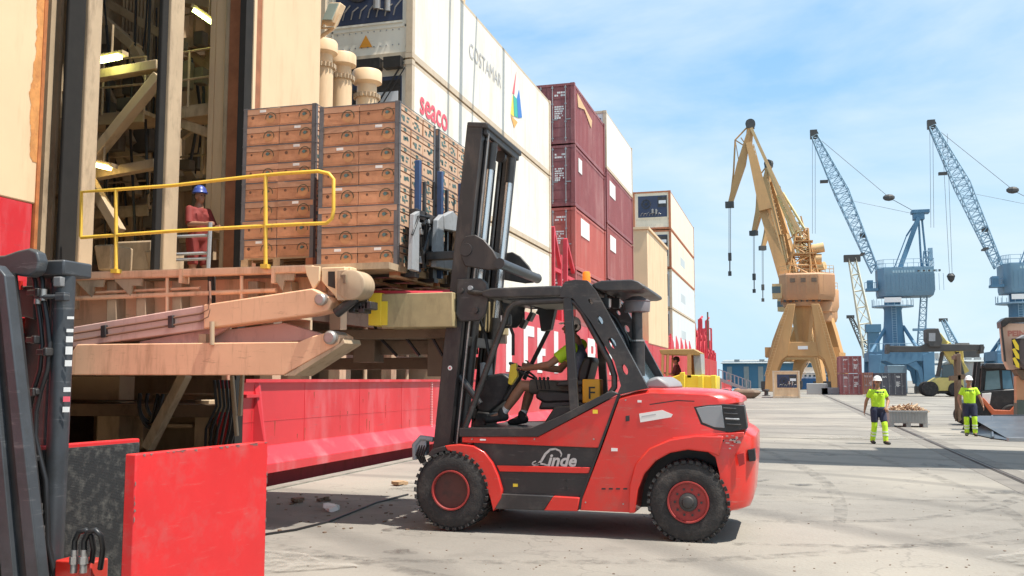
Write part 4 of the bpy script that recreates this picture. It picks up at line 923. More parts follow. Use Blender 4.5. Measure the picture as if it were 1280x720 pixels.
def walker(label, foot, H, yaw, stride, pose):
    """a standing or walking figure: foot = point on the ground, yaw = facing angle about Z"""
    k = H / 1.80; fx = Vector((cos(yaw), sin(yaw), 0)); lf = Vector((-sin(yaw), cos(yaw), 0)); o = Vector(foot)
    def Q(a, b, c): return o + (fx * a + lf * b) * k + Vector((0, 0, c * k))
    s = stride
    J = dict(pelvis=Q(0, 0, .97), chest=Q(.01, 0, 1.30), neck=Q(.0, 0, 1.50), head=Q(.03, 0, 1.645), shL=Q(0, .180, 1.415), shR=Q(0, -.180, 1.415),
             elL=Q(*pose.get('elL', (-.05, .29, 1.14))), elR=Q(*pose.get('elR', (-.05, -.29, 1.14))), wrL=Q(*pose.get('wrL', (.05, .31, .90))), wrR=Q(*pose.get('wrR', (.05, -.31, .90))),
             hipL=Q(0, .10, .90), hipR=Q(0, -.10, .90), knL=Q(.05 + s * .55, .11, .50), knR=Q(.05 - s * .3, -.11, .49), anL=Q(s, .11, .09 + pose.get('liftL', 0)), anR=Q(-s, -.11, .09 + pose.get('liftR', 0)),
             toeL=Q(s + .14, .13, .045 + pose.get('liftL', 0) * .6), toeR=Q(-s + .14, -.13, .045))
    return J, fx
walkfig = dict(skin=SKIN, hair=HAIR, top=HIVIS, bottom=NAVY, socks=HIVIS, band=BANDM, shoe=SHOE, hat=HELW, sleeve=.62, leg=.78)
f1 = P(1099, 555, Z=0)
J, fx = walker('', f1, 1.78, radians(-72), .17, dict(elR=(-.10, -.27, 1.15), wrR=(-.16, -.30, .90), elL=(.0, .29, 1.16), wrL=(.20, .16, .99)))
w1 = human('person', 'worker in white helmet and yellow shirt walking left of the scrap bin', J, fx + Vector((-.35, 0, 0)), dict(walkfig, base=f1, palmL=(0, 0, -1), curlL=.9), vox=.011)
f2 = P(1214, 545, Z=0)
J, fx = walker('', f2, 1.80, radians(-95), .05, dict(elL=(.0, .30, 1.16), wrL=(.03, .36, .92), elR=(.0, -.30, 1.15), wrR=(.10, -.28, .92)))
w2 = human('person', 'worker in white helmet and yellow shirt walking beside the dark steel bucket', J, fx, dict(walkfig, base=f2), vox=.011)
for w_, fxx, ft in ((w1, radians(-72), f1), (w2, radians(-95), f2)):
    d = Vector((cos(fxx), sin(fxx), 0)); lv = Vector((-sin(fxx), cos(fxx), 0))
    m = M(); rnd = random.Random(2)
    for k in range(6): c = Vector(ft) + d * .152 + Vector((0, 0, 1.375)) + lv * (-.10 + .04 * k); m.obox(c, .028, .012, .045 + .01 * (k % 2), Matrix.Rotation(fxx + pi / 2, 3, 'Z'))
    m.build('shirt_print', NAVY, w_)
# the man in red inside the ship
p0 = P(246, 338, Y=13.3); p0.z = 3.05
J, fx = walker('', p0, 1.74, radians(-20), .03, dict(elL=(.10, .24, 1.15), wrL=(.34, .15, 1.12), elR=(.10, -.24, 1.15), wrR=(.34, -.12, 1.15)))
human('person', 'worker in red boiler suit and blue helmet inside the ship behind the yellow rail', J, fx, dict(skin=SKIN2, hair=HAIR, top=REDW, bottom=REDW, shoe=SHOE, hat=BLUEH, sleeve=.98, leg=1.0, base=p0, top_name='boiler_suit'), vox=.012)
# ---------------------------------------------------------------- the red forklift
YN, YF = 10.42, 12.34; YM = (YN + YF) / 2
fk = thing('forklift', 'large red forklift with dark cab frame lifting strapped fruit boxes to the ship', 'forklift', tuple(P(712, 672, Y=YM) * Vector((1, 1, 1)) if False else (-2.4, YM, 0)))
def fp(name, mt, px, y0=YN, y1=None, bevel=.012, parent=None, Yr=10.42, seg=2): m = M(); m.pxy(px, Yr, y0, YF if y1 is None else y1); return m.build(name, mt, parent or fk, bevel=bevel, seg=seg)
def mir(y): return YN + YF - y
# rear body (counterweight), lofted so that its sides and corners curve in
def curvy(name, mt, outline, y_in, rear_px, seg_y, top_px=None, parent=None):
    pts = [P(a, b, Y=10.42) for a, b in outline]; xr0 = P(rear_px, 500, Y=10.42).x; xr1 = max(p.x for p in pts); rings = []
    ztop = max(p.z for p in pts)
    for (dy, dx, dz) in seg_y:
        ring = []
        for p in pts:
            w = min(1, max(0, (p.x - xr0) / (xr1 - xr0))); w = w * w * (3 - 2 * w); wz = max(0, min(1, (p.z - 1.25) / .35))
            ring.append(Vector((p.x - dx * w, y_in + dy, p.z - dz * wz)))
        rings.append(ring)
    full = rings + [[Vector((p.x, mir(p.y), p.z)) for p in r] for r in rings[::-1]]
    m = M(); m.loft(full); return m.build(name, mt, parent or fk, bevel=.012, smooth=38)
arch = [(927, 640), (925, 617), (918, 592), (902, 572), (885, 565), (860, 562), (838, 566), (820, 576), (806, 592), (798, 612), (794, 641)]
outl = [(725, 638), (724, 632), (752, 560), (774, 494), (790, 489), (812, 485), (850, 486), (885, 488), (912, 492), (924, 498), (926, 504), (921, 507), (929, 536), (938, 541), (944, 547), (944, 575), (942, 605), (940, 628), (936, 637)] + arch
curvy('counterweight', RED_TRUCK, outl, YN, 880, [(0, .26, .05), (.05, .15, .02), (.14, .06, .0), (.32, .0, 0)])
# wheel arch flare proud of the side
fl = [(786, 641), (787, 606), (794, 580), (812, 560), (838, 549), (870, 544), (905, 545)]
ar = [(899, 570), (885, 565), (860, 562), (838, 566), (820, 576), (806, 592), (798, 612), (794, 641)]
fp('arch_flare', RED_TRUCK, fl + ar, YN - .035, YN + .03, .016, seg=3); 
m = M(); pts = [P(a, b, Y=10.42) for a, b in fl + ar]; m.prism([(p.x, YF - .03, p.z) for p in pts], (0, .065, 0)); m.build('arch_flare', RED_TRUCK, fk, bevel=.016)
fp('bumper_ridge', RED_TRUCK, [(840, 547), (905, 541), (930, 540), (930, 546), (905, 549), (840, 553)], YN - .02, YN + .03, .008)
# dark liner inside the rear arch and axle
m = M(); m.pxy([(794, 640), (800, 585), (845, 560), (900, 568), (927, 600), (927, 638)], 10.42, YN + .42, YF - .42); m.build('arch_liner', BLACK, fk)
m = M(); m.tube((-1.06, YN + .3, .46), (-1.06, YF - .3, .46), .12); m.build('rear_axle', CHAR, fk)
# seams
for px in ([(772, 493), (775, 493), (728, 622), (726, 637), (723.5, 637), (725, 622)],): fp('body_seam', BLACK, px, YN - .004, YN + .02, 0)
# smoked side window and grille, curving round the rear corner
fp('side_window', TANK, [(870, 510), (886, 507.5), (902, 507), (906, 535), (893, 534), (878, 528)], YN - .006, YN + .05, .004)
fp('window_frame', BLACK, [(867, 508.5), (886, 506), (904, 505), (930, 507), (934, 536), (912, 541), (893, 537), (876, 530.5)], YN - .002, YN + .30, .004)
for i, py in enumerate((510, 516.5, 523, 530)):
    m = M(); a = P(904 + i * 1.5, py, Y=YN); b = P(921 + i * 2, py + 1, Y=YN); c = b + Vector((.05, .14, 0))
    m.path([a + Vector((0, -.012, 0)), b + Vector((-.03, -.012, 0)), b + Vector((.018, .03, 0)), c], .011, 6); m.build('grille_slat', LGREY if i == 2 else CHAR, fk)
fp('decal', PWHITE, [(799, 517), (828, 512.5), (841, 518), (839, 521.5), (800.5, 528)], YN - .005, YN + .004, 0)
fp('decal_print', INKG, [(802, 520), (820, 517), (820, 518.5), (802, 521.6)], YN - .0065, YN - .004, 0)
fp('tail_light', mat('dark red lens', (.35, .02, .02), .25), [(921, 568), (930, 566), (931, 580), (924, 583)], YN - .004, YN + .02, .003)
fp('tow_recess', BLACK, [(934, 563), (943, 562), (944, 577), (936, 578)], YN + .1, YN + .4, .003)
# worn paint on the bumper: scratched patches with their own outline
SCR = mat('scraped grey primer', (.45, .36, .33), .7, var=.3, scale=14)
random.seed(8); m = M()
for k in range(26):
    px = random.gauss(908, 12); py = random.gauss(549, 4.5)
    if 885 < px < 930: a = P(px, py, Y=YN); w, h = random.uniform(.015, .07), random.uniform(.004, .018); m.box(a.x - w / 2, a.x + w / 2, YN - .0215, YN - .0195, a.z - h / 2, a.z + h / 2)
tag(m.build('scratches', SCR, fk), kind='stuff')
# bonnet seam, latch, vents and dust line
fp('bonnet_seam', BLACK, [(812, 505), (846, 500), (868, 501), (868, 502.2), (846, 501.3), (812, 506.3)], YN - .002, YN + .02, 0)
fp('bonnet_latch', CHAR, [(782, 520), (787, 519), (787, 526), (782, 527)], YN - .006, YN + .01, .003)
for k in range(5): a = P(760 + 4 * k, 596, Y=YN); fp('vent_slot', BLACK, [(752 + 9 * k, 610), (757 + 9 * k, 610), (757 + 9 * k, 612), (752 + 9 * k, 612)], YN - .002, YN + .01, 0)
for px, py in ((782, 500), (732, 628), (779, 630), (668, 549), (742, 549), (590, 549)): m = M(); a = P(px, py, Y=YN); m.lathe((a.x, YN - .006, a.z), (0, 1, 0), [(0, .008), (.012, .010)], 8); m.build('body_bolt', STEEL, fk)
# middle body: red side, dark panels, step
for s in (0, 1):
    y0, y1 = (YN + .01, YN + .30) if not s else (YF - .30, YF - .01)
    fp('side_panel', RED_TRUCK, [(577, 546), (672, 546), (772, 494), (749, 560), (577, 553)], y0, y1, .008)
    yy = (YN + .045, YN + .28) if not s else (YF - .28, YF - .045)
    fp('battery_panel', CHAR, [(590, 553), (748, 560), (724, 624), (610, 617)], *yy, .004)
    fp('red_strip', RED_TRUCK, [(620, 582), (738, 584.5), (735.5, 592), (624, 589.5)], *((YN + .02, YN + .2) if not s else (YF - .2, YF - .02)), .006)
    fp('side_step', CHAR, [(623, 617), (692, 620), (680, 638), (615, 636), (619, 624)], *((YN - .01, YN + .4) if not s else (YF - .4, YF + .01)), .01)
    fp('side_step', RED_TRUCK, [(692, 620), (725, 622), (722, 639), (680, 638)], *((YN - .012, YN + .4) if not s else (YF - .4, YF + .012)), .01)
fp('chassis', BLACK, [(585, 556), (790, 500), (796, 610), (722, 634), (600, 630), (590, 600)], YN + .30, YF - .30, .01)
m = M()
for py in (601, 611): a = P(706, py, Y=YN); m.lathe((a.x, YN + .035, a.z), (0, 1, 0), [(0, .013), (.012, .013)], 10)
m.build('panel_bolt', BLACK, fk)
# front fender: a curved band over the wheel
outer = [(534, 568), (541, 561), (556, 557), (575, 555), (592, 557), (606, 565), (616, 578), (623, 594), (628, 612), (627, 622)]
inner = [(617, 639), (613, 622), (606, 602), (598, 586), (586, 574), (574, 567), (560, 563), (548, 566), (540, 572)]
def band(name, mt, o, i, y0, y1): m = M(); m.pxy(o + i, 10.42, y0, y1); return m.build(name, mt, fk, bevel=.012, seg=3)
for y0, y1 in ((YN - .02, YN + .44), (YF - .44, YF + .02)):
    band('front_fender', RED_TRUCK, outer[2:], inner[:7], y0, y1); band('fender_tip', CHAR, outer[:3], inner[6:], y0 + .01, y1 - .01)
# Linde lettering on the dark panel
o_ = P(666, 581.5, Y=YN + .04); e_ = P(725, 583, Y=YN + .04)
lx = Vector((e_.x - o_.x, 0, e_.z - o_.z)).normalized(); lz = Vector((0, -1, 0)).cross(lx) * -1
lz = Vector((-lx.z, 0, lx.x)); SILV = mat('silver lettering', (.62, .60, .58), .35, metal=.3, var=.05)
wd = words('inde', .185, o_ + lx * .165 + Vector((0, -.001, 0)), lx, lz, 'lettering', SILV, fk, .004, shear=.28, width=1.02, bold=.006)
def LP(a, b): return o_ + lx * a + lz * b + Vector((0, -.006, 0))
def ribbon(pts, r):
    m = M(); k = len(pts)
    q = [LP(*p) for p in pts]; rr = r
    for i in range(k - 1):
        d = (q[i + 1] - q[i]).normalized(); n = Vector((-d.z, 0, d.x)); e = d * .002
        m.add([q[i] - n * rr[i] - e, q[i] + n * rr[i] - e, q[i + 1] + n * rr[i + 1] + e, q[i + 1] - n * rr[i + 1] + e], [(0, 1, 2, 3)])
    return m.build('letter_swash', SILV, fk)
ribbon([(.035, .045), (.008, .035), (-.005, .015), (.015, .002), (.06, .012), (.10, .05), (.145, .125), (.20, .175), (.26, .185), (.31, .165), (.33, .13), (.322, .10)], [.006, .006, .007, .009, .012, .013, .014, .012, .010, .010, .008, .004])
ribbon([(.03, .004), (.08, .022), (.13, .014), (.165, .004), (.185, .02)], [.004, .009, .010, .008, .003])
RIMDK = mat('dark rim inside', (.10, .035, .028), .7, var=.3, dirt_or_sheen=(.05, .04, .035), damt=.7, dscale=8)  # darker than the rim ring, for the dish of the front wheels
# wheels
def wheel(px, py, R_, ynear, side, front):
    c = P(px, py, Y=ynear); w = .30; cz = c.z; cx = c.x; dy = 1 if side == 0 else -1; y = ynear if side == 0 else mir(ynear)
    prof = [(.03, R_ * .485), (.008, R_ * .52), (-.0, R_ * .62), (.0, R_ * .80), (.02, R_ * .92), (.045, R_ * .965), (w / 2, R_ * .985), (w - .045, R_ * .965), (w - .02, R_ * .92), (w, R_ * .80), (w, R_ * .62), (w - .02, R_ * .50)]
    root = None; m = M(); rr = R_ * .455
    m.m(0).lathe((cx, y, cz), (0, dy, 0), [(.0, rr * 1.0), (-.012, rr * 1.03), (-.012, rr * 1.10), (.02, rr * 1.12), (.05, rr * 1.0)], 40, close=True)
    if front: prof2 = [(.04, rr * 1.0), (.06, rr * .94), (.17, rr * .88), (.18, rr * .62)]
    else: prof2 = [(.02, rr * 1.0), (.03, rr * .94), (.05, rr * .80), (.035, rr * .62), (.03, rr * .42)]
    m.m(1 if front else 0).lathe((cx, y, cz), (0, dy, 0), prof2, 36)
    root = m.build('wheel', [RIMRED, RIMDK], fk, smooth=35)
    m = M(); m.lathe((cx, y, cz), (0, dy, 0), prof, 56, close=True)
    n = 34
    for i in range(n):
        for hlf in (0, 1):
            t = 2 * pi * (i + .5 * hlf) / n; ca, sa = cos(t), sin(t); R3 = Matrix(((ca, 0, -sa), (0, 1, 0), (sa, 0, ca))).transposed() if False else Matrix(((ca, 0, sa), (0, 1, 0), (sa, 0, -ca)))
            rad = Vector((ca, 0, sa)); tan = Vector((-sa, 0, ca)); yy = y + dy * (.055 + .19 * hlf); a = Vector((cx, yy - dy * .052, cz)) + rad * (R_ * .960) ; b = Vector((cx, yy + dy * .085, cz)) + rad * (R_ * .972) + tan * .03
            m.bar(a, b, .030, .046, side=rad)
    m.build('tyre', RUBBER, root, smooth=30)
    m = M(); hy = .10 if front else .0
    m.lathe((cx, y, cz), (0, dy, 0), [(hy + .12, .13), (hy + .04, .12), (hy + .03, .075), (hy - .03, .07), (hy - .035, .05)] if front else [(.05, .105), (.02, .10), (-.005, .095), (-.01, .065), (-.03, .055), (-.035, .03)], 24); m.build('hub', CHAR, root, smooth=35)
    for i in range(10):
        t = 2 * pi * i / 10; rb = rr * (.52 if front else .70); b = M(); hy2 = .13 if front else .035
        b.tube((cx + rb * cos(t), y + dy * (hy2 + .02), cz + rb * sin(t)), (cx + rb * cos(t), y + dy * (hy2 - .03), cz + rb * sin(t)), .013, n=6); b.build('wheel_bolt', CHAR if not front else RIMRED, root)
    if not front:
        b = M()
        for i in range(10):
            t = 2 * pi * (i + .5) / 10; rb = rr * .76; b.lathe((cx + rb * cos(t), y + dy * .038, cz + rb * sin(t)), (0, dy, 0), [(-.012, .024), (.012, .024)], 10)
        b.build('rim_holes', BLACK, root)
wheel(563, 613, .445, 10.38, 0, True); wheel(563, 613, .445, 10.38, 1, True); wheel(860, 628, .435, 10.40, 0, False); wheel(860, 628, .435, 10.40, 1, False)
m = M(); a = P(563, 613, Y=10.38); m.tube((a.x, YN + .3, a.z), (a.x, YF - .3, a.z), .15); m.build('front_axle', BLACK, fk)
# cab floor, sill and inner panels
for s in (0, 1):
    yy = (YN - .004, YN + .07) if not s else (YF - .07, YF + .004)
    fp('cab_sill', CHAR, [(574, 535), (664, 535), (700, 520), (764, 488), (773, 492), (672, 546), (574, 546)], *yy, .006)
fp('cab_floor', BLACK, [(574, 536), (668, 536), (668, 544), (574, 544)], YN + .07, YF - .07, .004)
fp('engine_cover', BLACK, [(672, 536), (690, 508), (740, 505), (772, 494), (772, 540), (672, 544)], YN + .12, YF - .25, .02)
fp('seat_base', CHAR, [(672, 512), (678, 497), (725, 495), (735, 512)], YM - .28, YM + .22, .03, Yr=YM - .28)
fp('seat_cushion', BLACK, [(668, 497), (672, 487), (728, 490), (734, 498), (728, 503), (680, 504)], YM - .30, YM + .24, .03, Yr=YM - .30)
fp('seat_back', BLACK, [(719, 496), (723, 462), (729, 448), (737, 445), (740, 450), (735, 470), (727, 496)], YM - .27, YM + .21, .03, Yr=YM - .27)
fp('armrest', CHAR, [(694, 483), (697, 476), (728, 474), (732, 482)], YM - .40, YM - .31, .02, Yr=YM - .40)
fp('dashboard', CHAR, [(594, 500), (604, 470), (628, 466), (640, 474), (632, 500), (612, 516), (596, 516)], YM + .12, YM + .62, .03, Yr=YM + .12)
fp('pedal_box', CHAR, [(590, 534), (596, 514), (612, 516), (606, 534)], YM + .1, YM + .6, .02, Yr=YM + .1)
m = M(); a = P(632, 500, Y=YM); b = P(652, 466, Y=YM); m.tube(a, b, .045, .035); m.build('steering_column', CHAR, fk, smooth=50)
m = M(); d = (b - a).normalized(); u = Vector((0, 1, 0)); v = d.cross(u); c = b + d * .03
m.path([c + (u * cos(t) + v * sin(t)) * .185 for t in [2 * pi * i / 28 for i in range(29)]], .014, 8)
for t in (0, 2.1, 4.2): m.tube(c - d * .02, c + (u * cos(t) + v * sin(t)) * .185, .011, n=6)
m.ell(c, .03); m.build('steering_wheel', BLACK, fk, smooth=60)
m = M()
for k in range(4): q = P(672 + 5 * k, 487, Y=YM - .38); m.tube(q, q + Vector((-.02, 0, .12)), .008, n=6); m.ell(q + Vector((-.02, 0, .13)), .02, None, 8, 6)
m.build('control_levers', BLACK, fk, smooth=60)
# overhead guard: near and far sides
rear = [(700, 362), (706, 352), (718, 349.5), (734, 350.5), (745, 364), (810, 485), (771, 494), (776, 482), (768, 452), (738, 402), (716, 373), (708, 371), (700, 372)]
def holes(o, yc):
    dg = None
    for (hx, hy, rx, rz, an) in ((765, 429, .036, .065, .5), (750, 400, .026, .05, .5), (781, 462, .030, .06, .35), (738, 377, .018, .035, .6)):
        c = P(hx, hy, Y=10.42); m = M(); n = 16
        m.prism([(c.x + rx * cos(2 * pi * i / n) * cos(an) + rz * sin(2 * pi * i / n) * -sin(an) * -1 * -1, yc - .2, c.z + rz * sin(2 * pi * i / n) * cos(an) + rx * cos(2 * pi * i / n) * sin(an) * -1 * -1) for i in range(n)], (0, .4, 0))
        k = m.build('cutter', BLACK, loc=(0, 0, 0)); b = o.modifiers.new('b', 'BOOLEAN'); b.operation = 'DIFFERENCE'; b.object = k; b.solver = 'EXACT'
        dg = bpy.context.evaluated_depsgraph_get(); dg.update(); me = bpy.data.meshes.new_from_object(o.evaluated_get(dg)); o.modifiers.clear(); o.data = me; bpy.data.objects.remove(k)
for y0, y1 in ((YN + .0, YN + .09), (YF - .09, YF)):
    m = M(); m.pxy(rear, 10.42, y0, y1); o = m.build('rear_pillar', CHAR, fk); holes(o, (y0 + y1) / 2)
    bv = o.modifiers.new('bevel', 'BEVEL'); bv.width = .010; bv.segments = 2; bv.limit_method = 'ANGLE'; bv.angle_limit = radians(40)
    ym = (y0 + y1) / 2
    fp('roof_beam', CHAR, [(600, 364.5), (612, 360), (690, 357), (702, 357), (702, 370), (640, 372), (612, 372), (602, 370)], y0 + .005, y1 - .005, .02, seg=3)
    fp('cab_pillar', CHAR, [(703, 370), (714, 370), (723, 516), (712, 521)], y0 + .01, y1 - .02, .008)
    m = M(); m.path([P(*q, Y=ym) for q in ((712, 375), (652, 378), (642, 380), (636, 386), (631, 400), (579, 541))], .036, 8); m.build('front_pillar', CHAR, fk, smooth=60)
    m = M(); m.path([P(*q, Y=ym) for q in ((708, 375), (718, 378), (728, 390), (762, 452), (768, 470), (768, 484), (762, 493), (740, 505))], .034, 8); m.build('door_frame', CHAR, fk, smooth=60)
    m = M(); m.tube(P(575, 364, Y=ym + (.2 if y0 < YM else -.2)), P(604, 367, Y=ym), .032, .03); m.build('roof_strut', CHAR, fk, smooth=60)
slab = [(739, 354), (750, 350), (788, 348.5), (797, 351), (805, 357), (805, 360.5), (798, 362.5), (752, 363.5), (742, 360)]
fp('rear_roof', CHAR, slab, YN + .06, YF - .36, .03, seg=3)
fp('roof_cross_beam', CHAR, [(603, 362), (618, 361), (618, 371), (603, 371)], YN + .09, YF - .09, .01)
fp('roof_cross_beam', CHAR, [(700, 354), (740, 354), (745, 366), (704, 368)], YN + .09, YF - .09, .01)
fp('roof_pane', GLASS, [(618, 366), (702, 362), (702, 364), (618, 368)], YN + .1, YF - .1, 0)
for k in range(6): fp('roof_bar', CHAR, [(618, 364.5), (702, 360.5), (702, 366.5), (618, 370.5)], YN + .28 + .27 * k, YN + .32 + .27 * k, 0)
fp('roof_liner', mat('grey headliner', (.30, .31, .28), .7), [(645, 373), (700, 371), (700, 374), (645, 376)], YN + .35, YF - .35, .005)
fp('rear_window', DGLASS, [(738, 392), (741, 391), (800, 484), (797, 485)], YN + .14, YF - .14, 0)
# beacon, lamps, mirror, intake, rear hoses
m = M(); a = P(733, 350, Y=YN + .2); m.lathe(a, (0, 0, 1), [(-.03, .05), (0, .05), (.0, .045), (.07, .045), (.095, .035), (.10, .01)], 18); m.build('beacon', ORANGE, fk, smooth=40)
c = P(796, 380, Y=10.95); m = M(); m.lathe((c.x, c.y, 0), (0, 0, 1), [(P(796, 470, Y=10.95).z, .085), (P(796, 428, Y=10.95).z, .085), (P(796, 426, Y=10.95).z, .062), (c.z - .09, .062)], 20); m.build('exhaust_pipe', CHAR, fk, smooth=40)
m = M(); m.lathe((c.x, c.y, 0), (0, 0, 1), [(c.z - .10, .08), (c.z - .09, .145), (c.z + .01, .155), (c.z + .02, .150), (c.z + .03, .158), (c.z + .055, .12), (c.z + .085, .06), (c.z + .09, .0)], 28); m.build('intake_cap', mat('grey plastic cap', (.17, .155, .16), .4, var=.1), fk, smooth=40)
m = M(); m.lathe((c.x, c.y, 0), (0, 0, 1), [(P(796, 427, Y=10.95).z, .088), (P(796, 425, Y=10.95).z, .088)], 20); m.build('pipe_clamp', STEEL, fk)
fp('rear_hood', mat('grey rear hood', (.28, .27, .27), .5, var=.1), [(800, 486), (806, 474), (818, 470), (830, 478), (834, 486)], YN + .25, YF - .25, .03)
for y in (YN + .55, YF - .5):
    m = M(); m.path([P(q[0], q[1], Y=y) for q in ((752, 375), (758, 388), (770, 398), (782, 420), (795, 455))], .028, 7); m.build('rear_hose', HOSE, fk, smooth=60)
for y, px in ((YN + .3, 757), (YN + .75, 770), (YF - .4, 752)):
    a = P(px, 379, Y=y); m = M(); m.obox(a, .09, .10, .12); m.tube(a + Vector((0, 0, .05)), a + Vector((0, 0, .14)), .015); wl = m.build('work_lamp', CHAR, fk, bevel=.015); m = M(); m.obox(a + Vector((.05, 0, 0)), .01, .08, .09); m.build('lamp_glass', PWHITE, wl)
for y in (YN + .12, YF - .12):
    a = P(640, 402, Y=y) ; m = M(); m.obox(a + Vector((-.06, 0, .02)), .10, .11, .13); wl = m.build('front_lamp', CHAR, fk, bevel=.02); m = M(); m.obox(a + Vector((-.115, 0, .02)), .012, .09, .10); m.build('lamp_glass', PWHITE, wl)
for px, py in ((664, 396), (676, 388), (655, 405)):
    a = P(px, py, Y=YF - .35); m = M(); m.obox(a, .05, .16, .12, Matrix.Rotation(.5, 3, 'Y')); m.tube(a, a + Vector((0, 0, .16)), .012); m.build('mirror', CHAR, fk, bevel=.01)
fp('monitor', BLACK, [(672, 384), (694, 384), (688, 412), (676, 414)], YF - .5, YF - .35, .01, Yr=YF - .5)
m = M(); m.tube(P(690, 404, Y=YF - .3), P(655, 474, Y=YF - .3), .028); m.build('grab_bar', CHAR, fk, smooth=60)
fp('yellow_tag', YELLOW2, [(614, 455), (622, 452), (624, 470), (616, 482), (611, 480)], YM - .2, YM - .12, .01)
for px, py, w_, h_, mt_ in ((741, 512, 6, 5, YELLOW2), (764, 560, 8, 4, PWHITE), (600, 548.6, 7, 2, PWHITE), (640, 605, 6, 4, YELLOW2), (797, 500, 5, 3, PWHITE)):
    fp('small_label', mt_, [(px, py), (px + w_, py + .3), (px + w_, py + h_), (px, py + h_)], YN - (.004 if py != 605 else -.040), YN + .012 if py != 605 else YN + .05, 0)
# orange case with a dark F behind the seat
cs = thing('orange_case', 'orange box marked F standing behind the forklift seat', 'case', tuple(P(738, 503, Y=YF + 0.5)))
a, b = P(728, 504, Y=YM - .62), P(750, 474, Y=YM - .62)
m = M(); m.box(a.x, b.x, YM - .62, YM - .42, a.z, b.z); m.build('shell', mat('orange case', (.85, .42, .03), .5), cs, bevel=.012)
words('F', .20, (a.x + .06, YM - .622, a.z + .05), (1, 0, 0), (0, 0, 1), 'lettering', BLACK, cs, .004)
cs['label'] = 'orange box marked F standing behind the forklift seat'
# ---- mast
mast0 = P(554, 560, Y=10.7); mast1 = P(596, 158, Y=10.7); md = (mast1 - mast0).normalized(); mn = Vector((md.z, 0, -md.x)); ML = (mast1 - mast0).length
def mp_(t, dx=0, y=10.7): q = mast0 + md * (ML * t) + mn * dx; return Vector((q.x, y, q.z))
# outer channels with flanges
for y, s in ((10.64, 1), (12.12, -1)):
    m = M(); m.bar(mp_(-.10, 0, y), mp_(1, 0, y), .20, .028, side=mn); m.build('mast_channel', MASTG, fk, bevel=.006)
    for dx in (-.09, .09):
        m = M(); m.bar(mp_(-.10, dx, y + s * .05), mp_(1, dx, y + s * .05), .022, .10, side=mn); m.build('mast_flange', MASTG, fk, bevel=.004)
for y, s in ((10.80, 1), (11.96, -1)):
    m = M(); m.bar(mp_(.02, .045, y), mp_(.985, .045, y), .13, .05, side=mn); m.build('inner_channel', CHAR, fk, bevel=.006)
    m = M(); m.bar(mp_(-.05, .12, y), mp_(.96, .12, y), .03, .09, side=mn); m.build('inner_flange', MASTG, fk, bevel=.004)
for y in (10.98, 11.80):
    m = M(); m.tube(mp_(-.06, .13, y), mp_(.42, .13, y), .062, n=14); m.build('lift_cylinder', CHAR, fk, smooth=50)
    m = M(); m.tube(mp_(.42, .13, y), mp_(.93, .13, y), .042, n=14); m.build('lift_rod', CHROME, fk, smooth=50)
    m = M(); m.tube(mp_(.88, .13, y), mp_(.965, .13, y), .058, n=14); m.build('rod_head', CHAR, fk, smooth=50)
m = M(); m.bar(mp_(1.0, .03, 10.62), mp_(1.0, .03, 12.14), .26, .07, side=mn); m.bar(mp_(.985, .12, 10.66), mp_(.985, .12, 12.10), .05, .10, side=mn); m.build('top_crosshead', MASTG, fk, bevel=.015)
for t, dx in ((.62, .08), (.33, .1), (.10, .06), (.0, .02)):
    m = M(); m.bar(mp_(t, dx, 10.78), mp_(t, dx, 11.98), .09, .12, side=mn); m.build('mast_cross_member', CHAR if t > .2 else MASTG, fk, bevel=.008)
for y in (11.18, 11.58):
    m = M(); m.bar(mp_(.05, .05, y), mp_(.97, .05, y), .03, .065, side=mn); m.build('lift_chain', BLACK, fk)
    m = M(); m.lathe(mp_(.955, .05, y) - Vector((0, .04, 0)), (0, 1, 0), [(0, .05), (0, .075), (.02, .07), (.06, .07), (.08, .075), (.08, .05)], 18); m.build('chain_wheel', MASTG, fk, smooth=40)
for y in (11.30, 11.36, 11.46):
    m = M(); m.path([mp_(.08, .02, y), mp_(.3, .01, y), mp_(.6, .03, y), mp_(.93, .02, y)], .018, 7); m.build('mast_hose', HOSE, fk, smooth=60)
m = M(); m.bar(mp_(.01, .155, 10.72), mp_(.98, .155, 10.72), .012, .02, side=mn); m.build('rail_glint', STEEL, fk)  # bright strip standing in for the white reflection along the rail
# gussets, tie tube, lower brackets, tilt cylinders
g = [(571, 318), (571, 302), (577, 293), (589, 291), (600, 297), (612, 311), (620, 326), (619, 335), (606, 336), (576, 331)]
for y0, y1 in ((10.55, 10.60), (12.14, 12.19)): fp('mast_gusset', MASTG, g, y0, y1, .012)
a = P(622, 330, Y=10.56); m = M(); m.tube((a.x + .04, 10.50, a.z), (a.x + .04, 12.2, a.z), .062, n=18); m.ell((a.x + .04, 12.22, a.z), .066); m.build('tie_tube', CHAR, fk, smooth=50)
m = M(); a = P(582, 312, Y=10.54); m.lathe((a.x, 10.535, a.z), (0, 1, 0), [(0, .055), (0, .075), (.02, .08)], 20); m.build('gusset_boss', MASTG, fk, smooth=40)
for y0, y1 in ((10.56, 10.61), (12.14, 12.19)): fp('mast_bracket', CHAR, [(566, 347), (596, 346), (604, 352), (606, 372), (602, 392), (594, 400), (570, 401), (564, 392)], y0, y1, .014)
for px, py, r in ((576, 363, .03), (594, 388, .035), (588, 360, .028)):
    m = M(); a = P(px, py, Y=10.54); m.lathe((a.x, 10.52, a.z), (0, 1, 0), [(0, r * .6), (0, r), (.05, r)], 14); m.build('bracket_pin', LGREY if px == 588 else MASTG, fk, smooth=40)
for y in (10.75, 12.0): m = M(); m.tube(P(600, 505, Y=y), P(574, 470, Y=y), .04); m.build('tilt_cylinder', CHAR, fk, smooth=50)
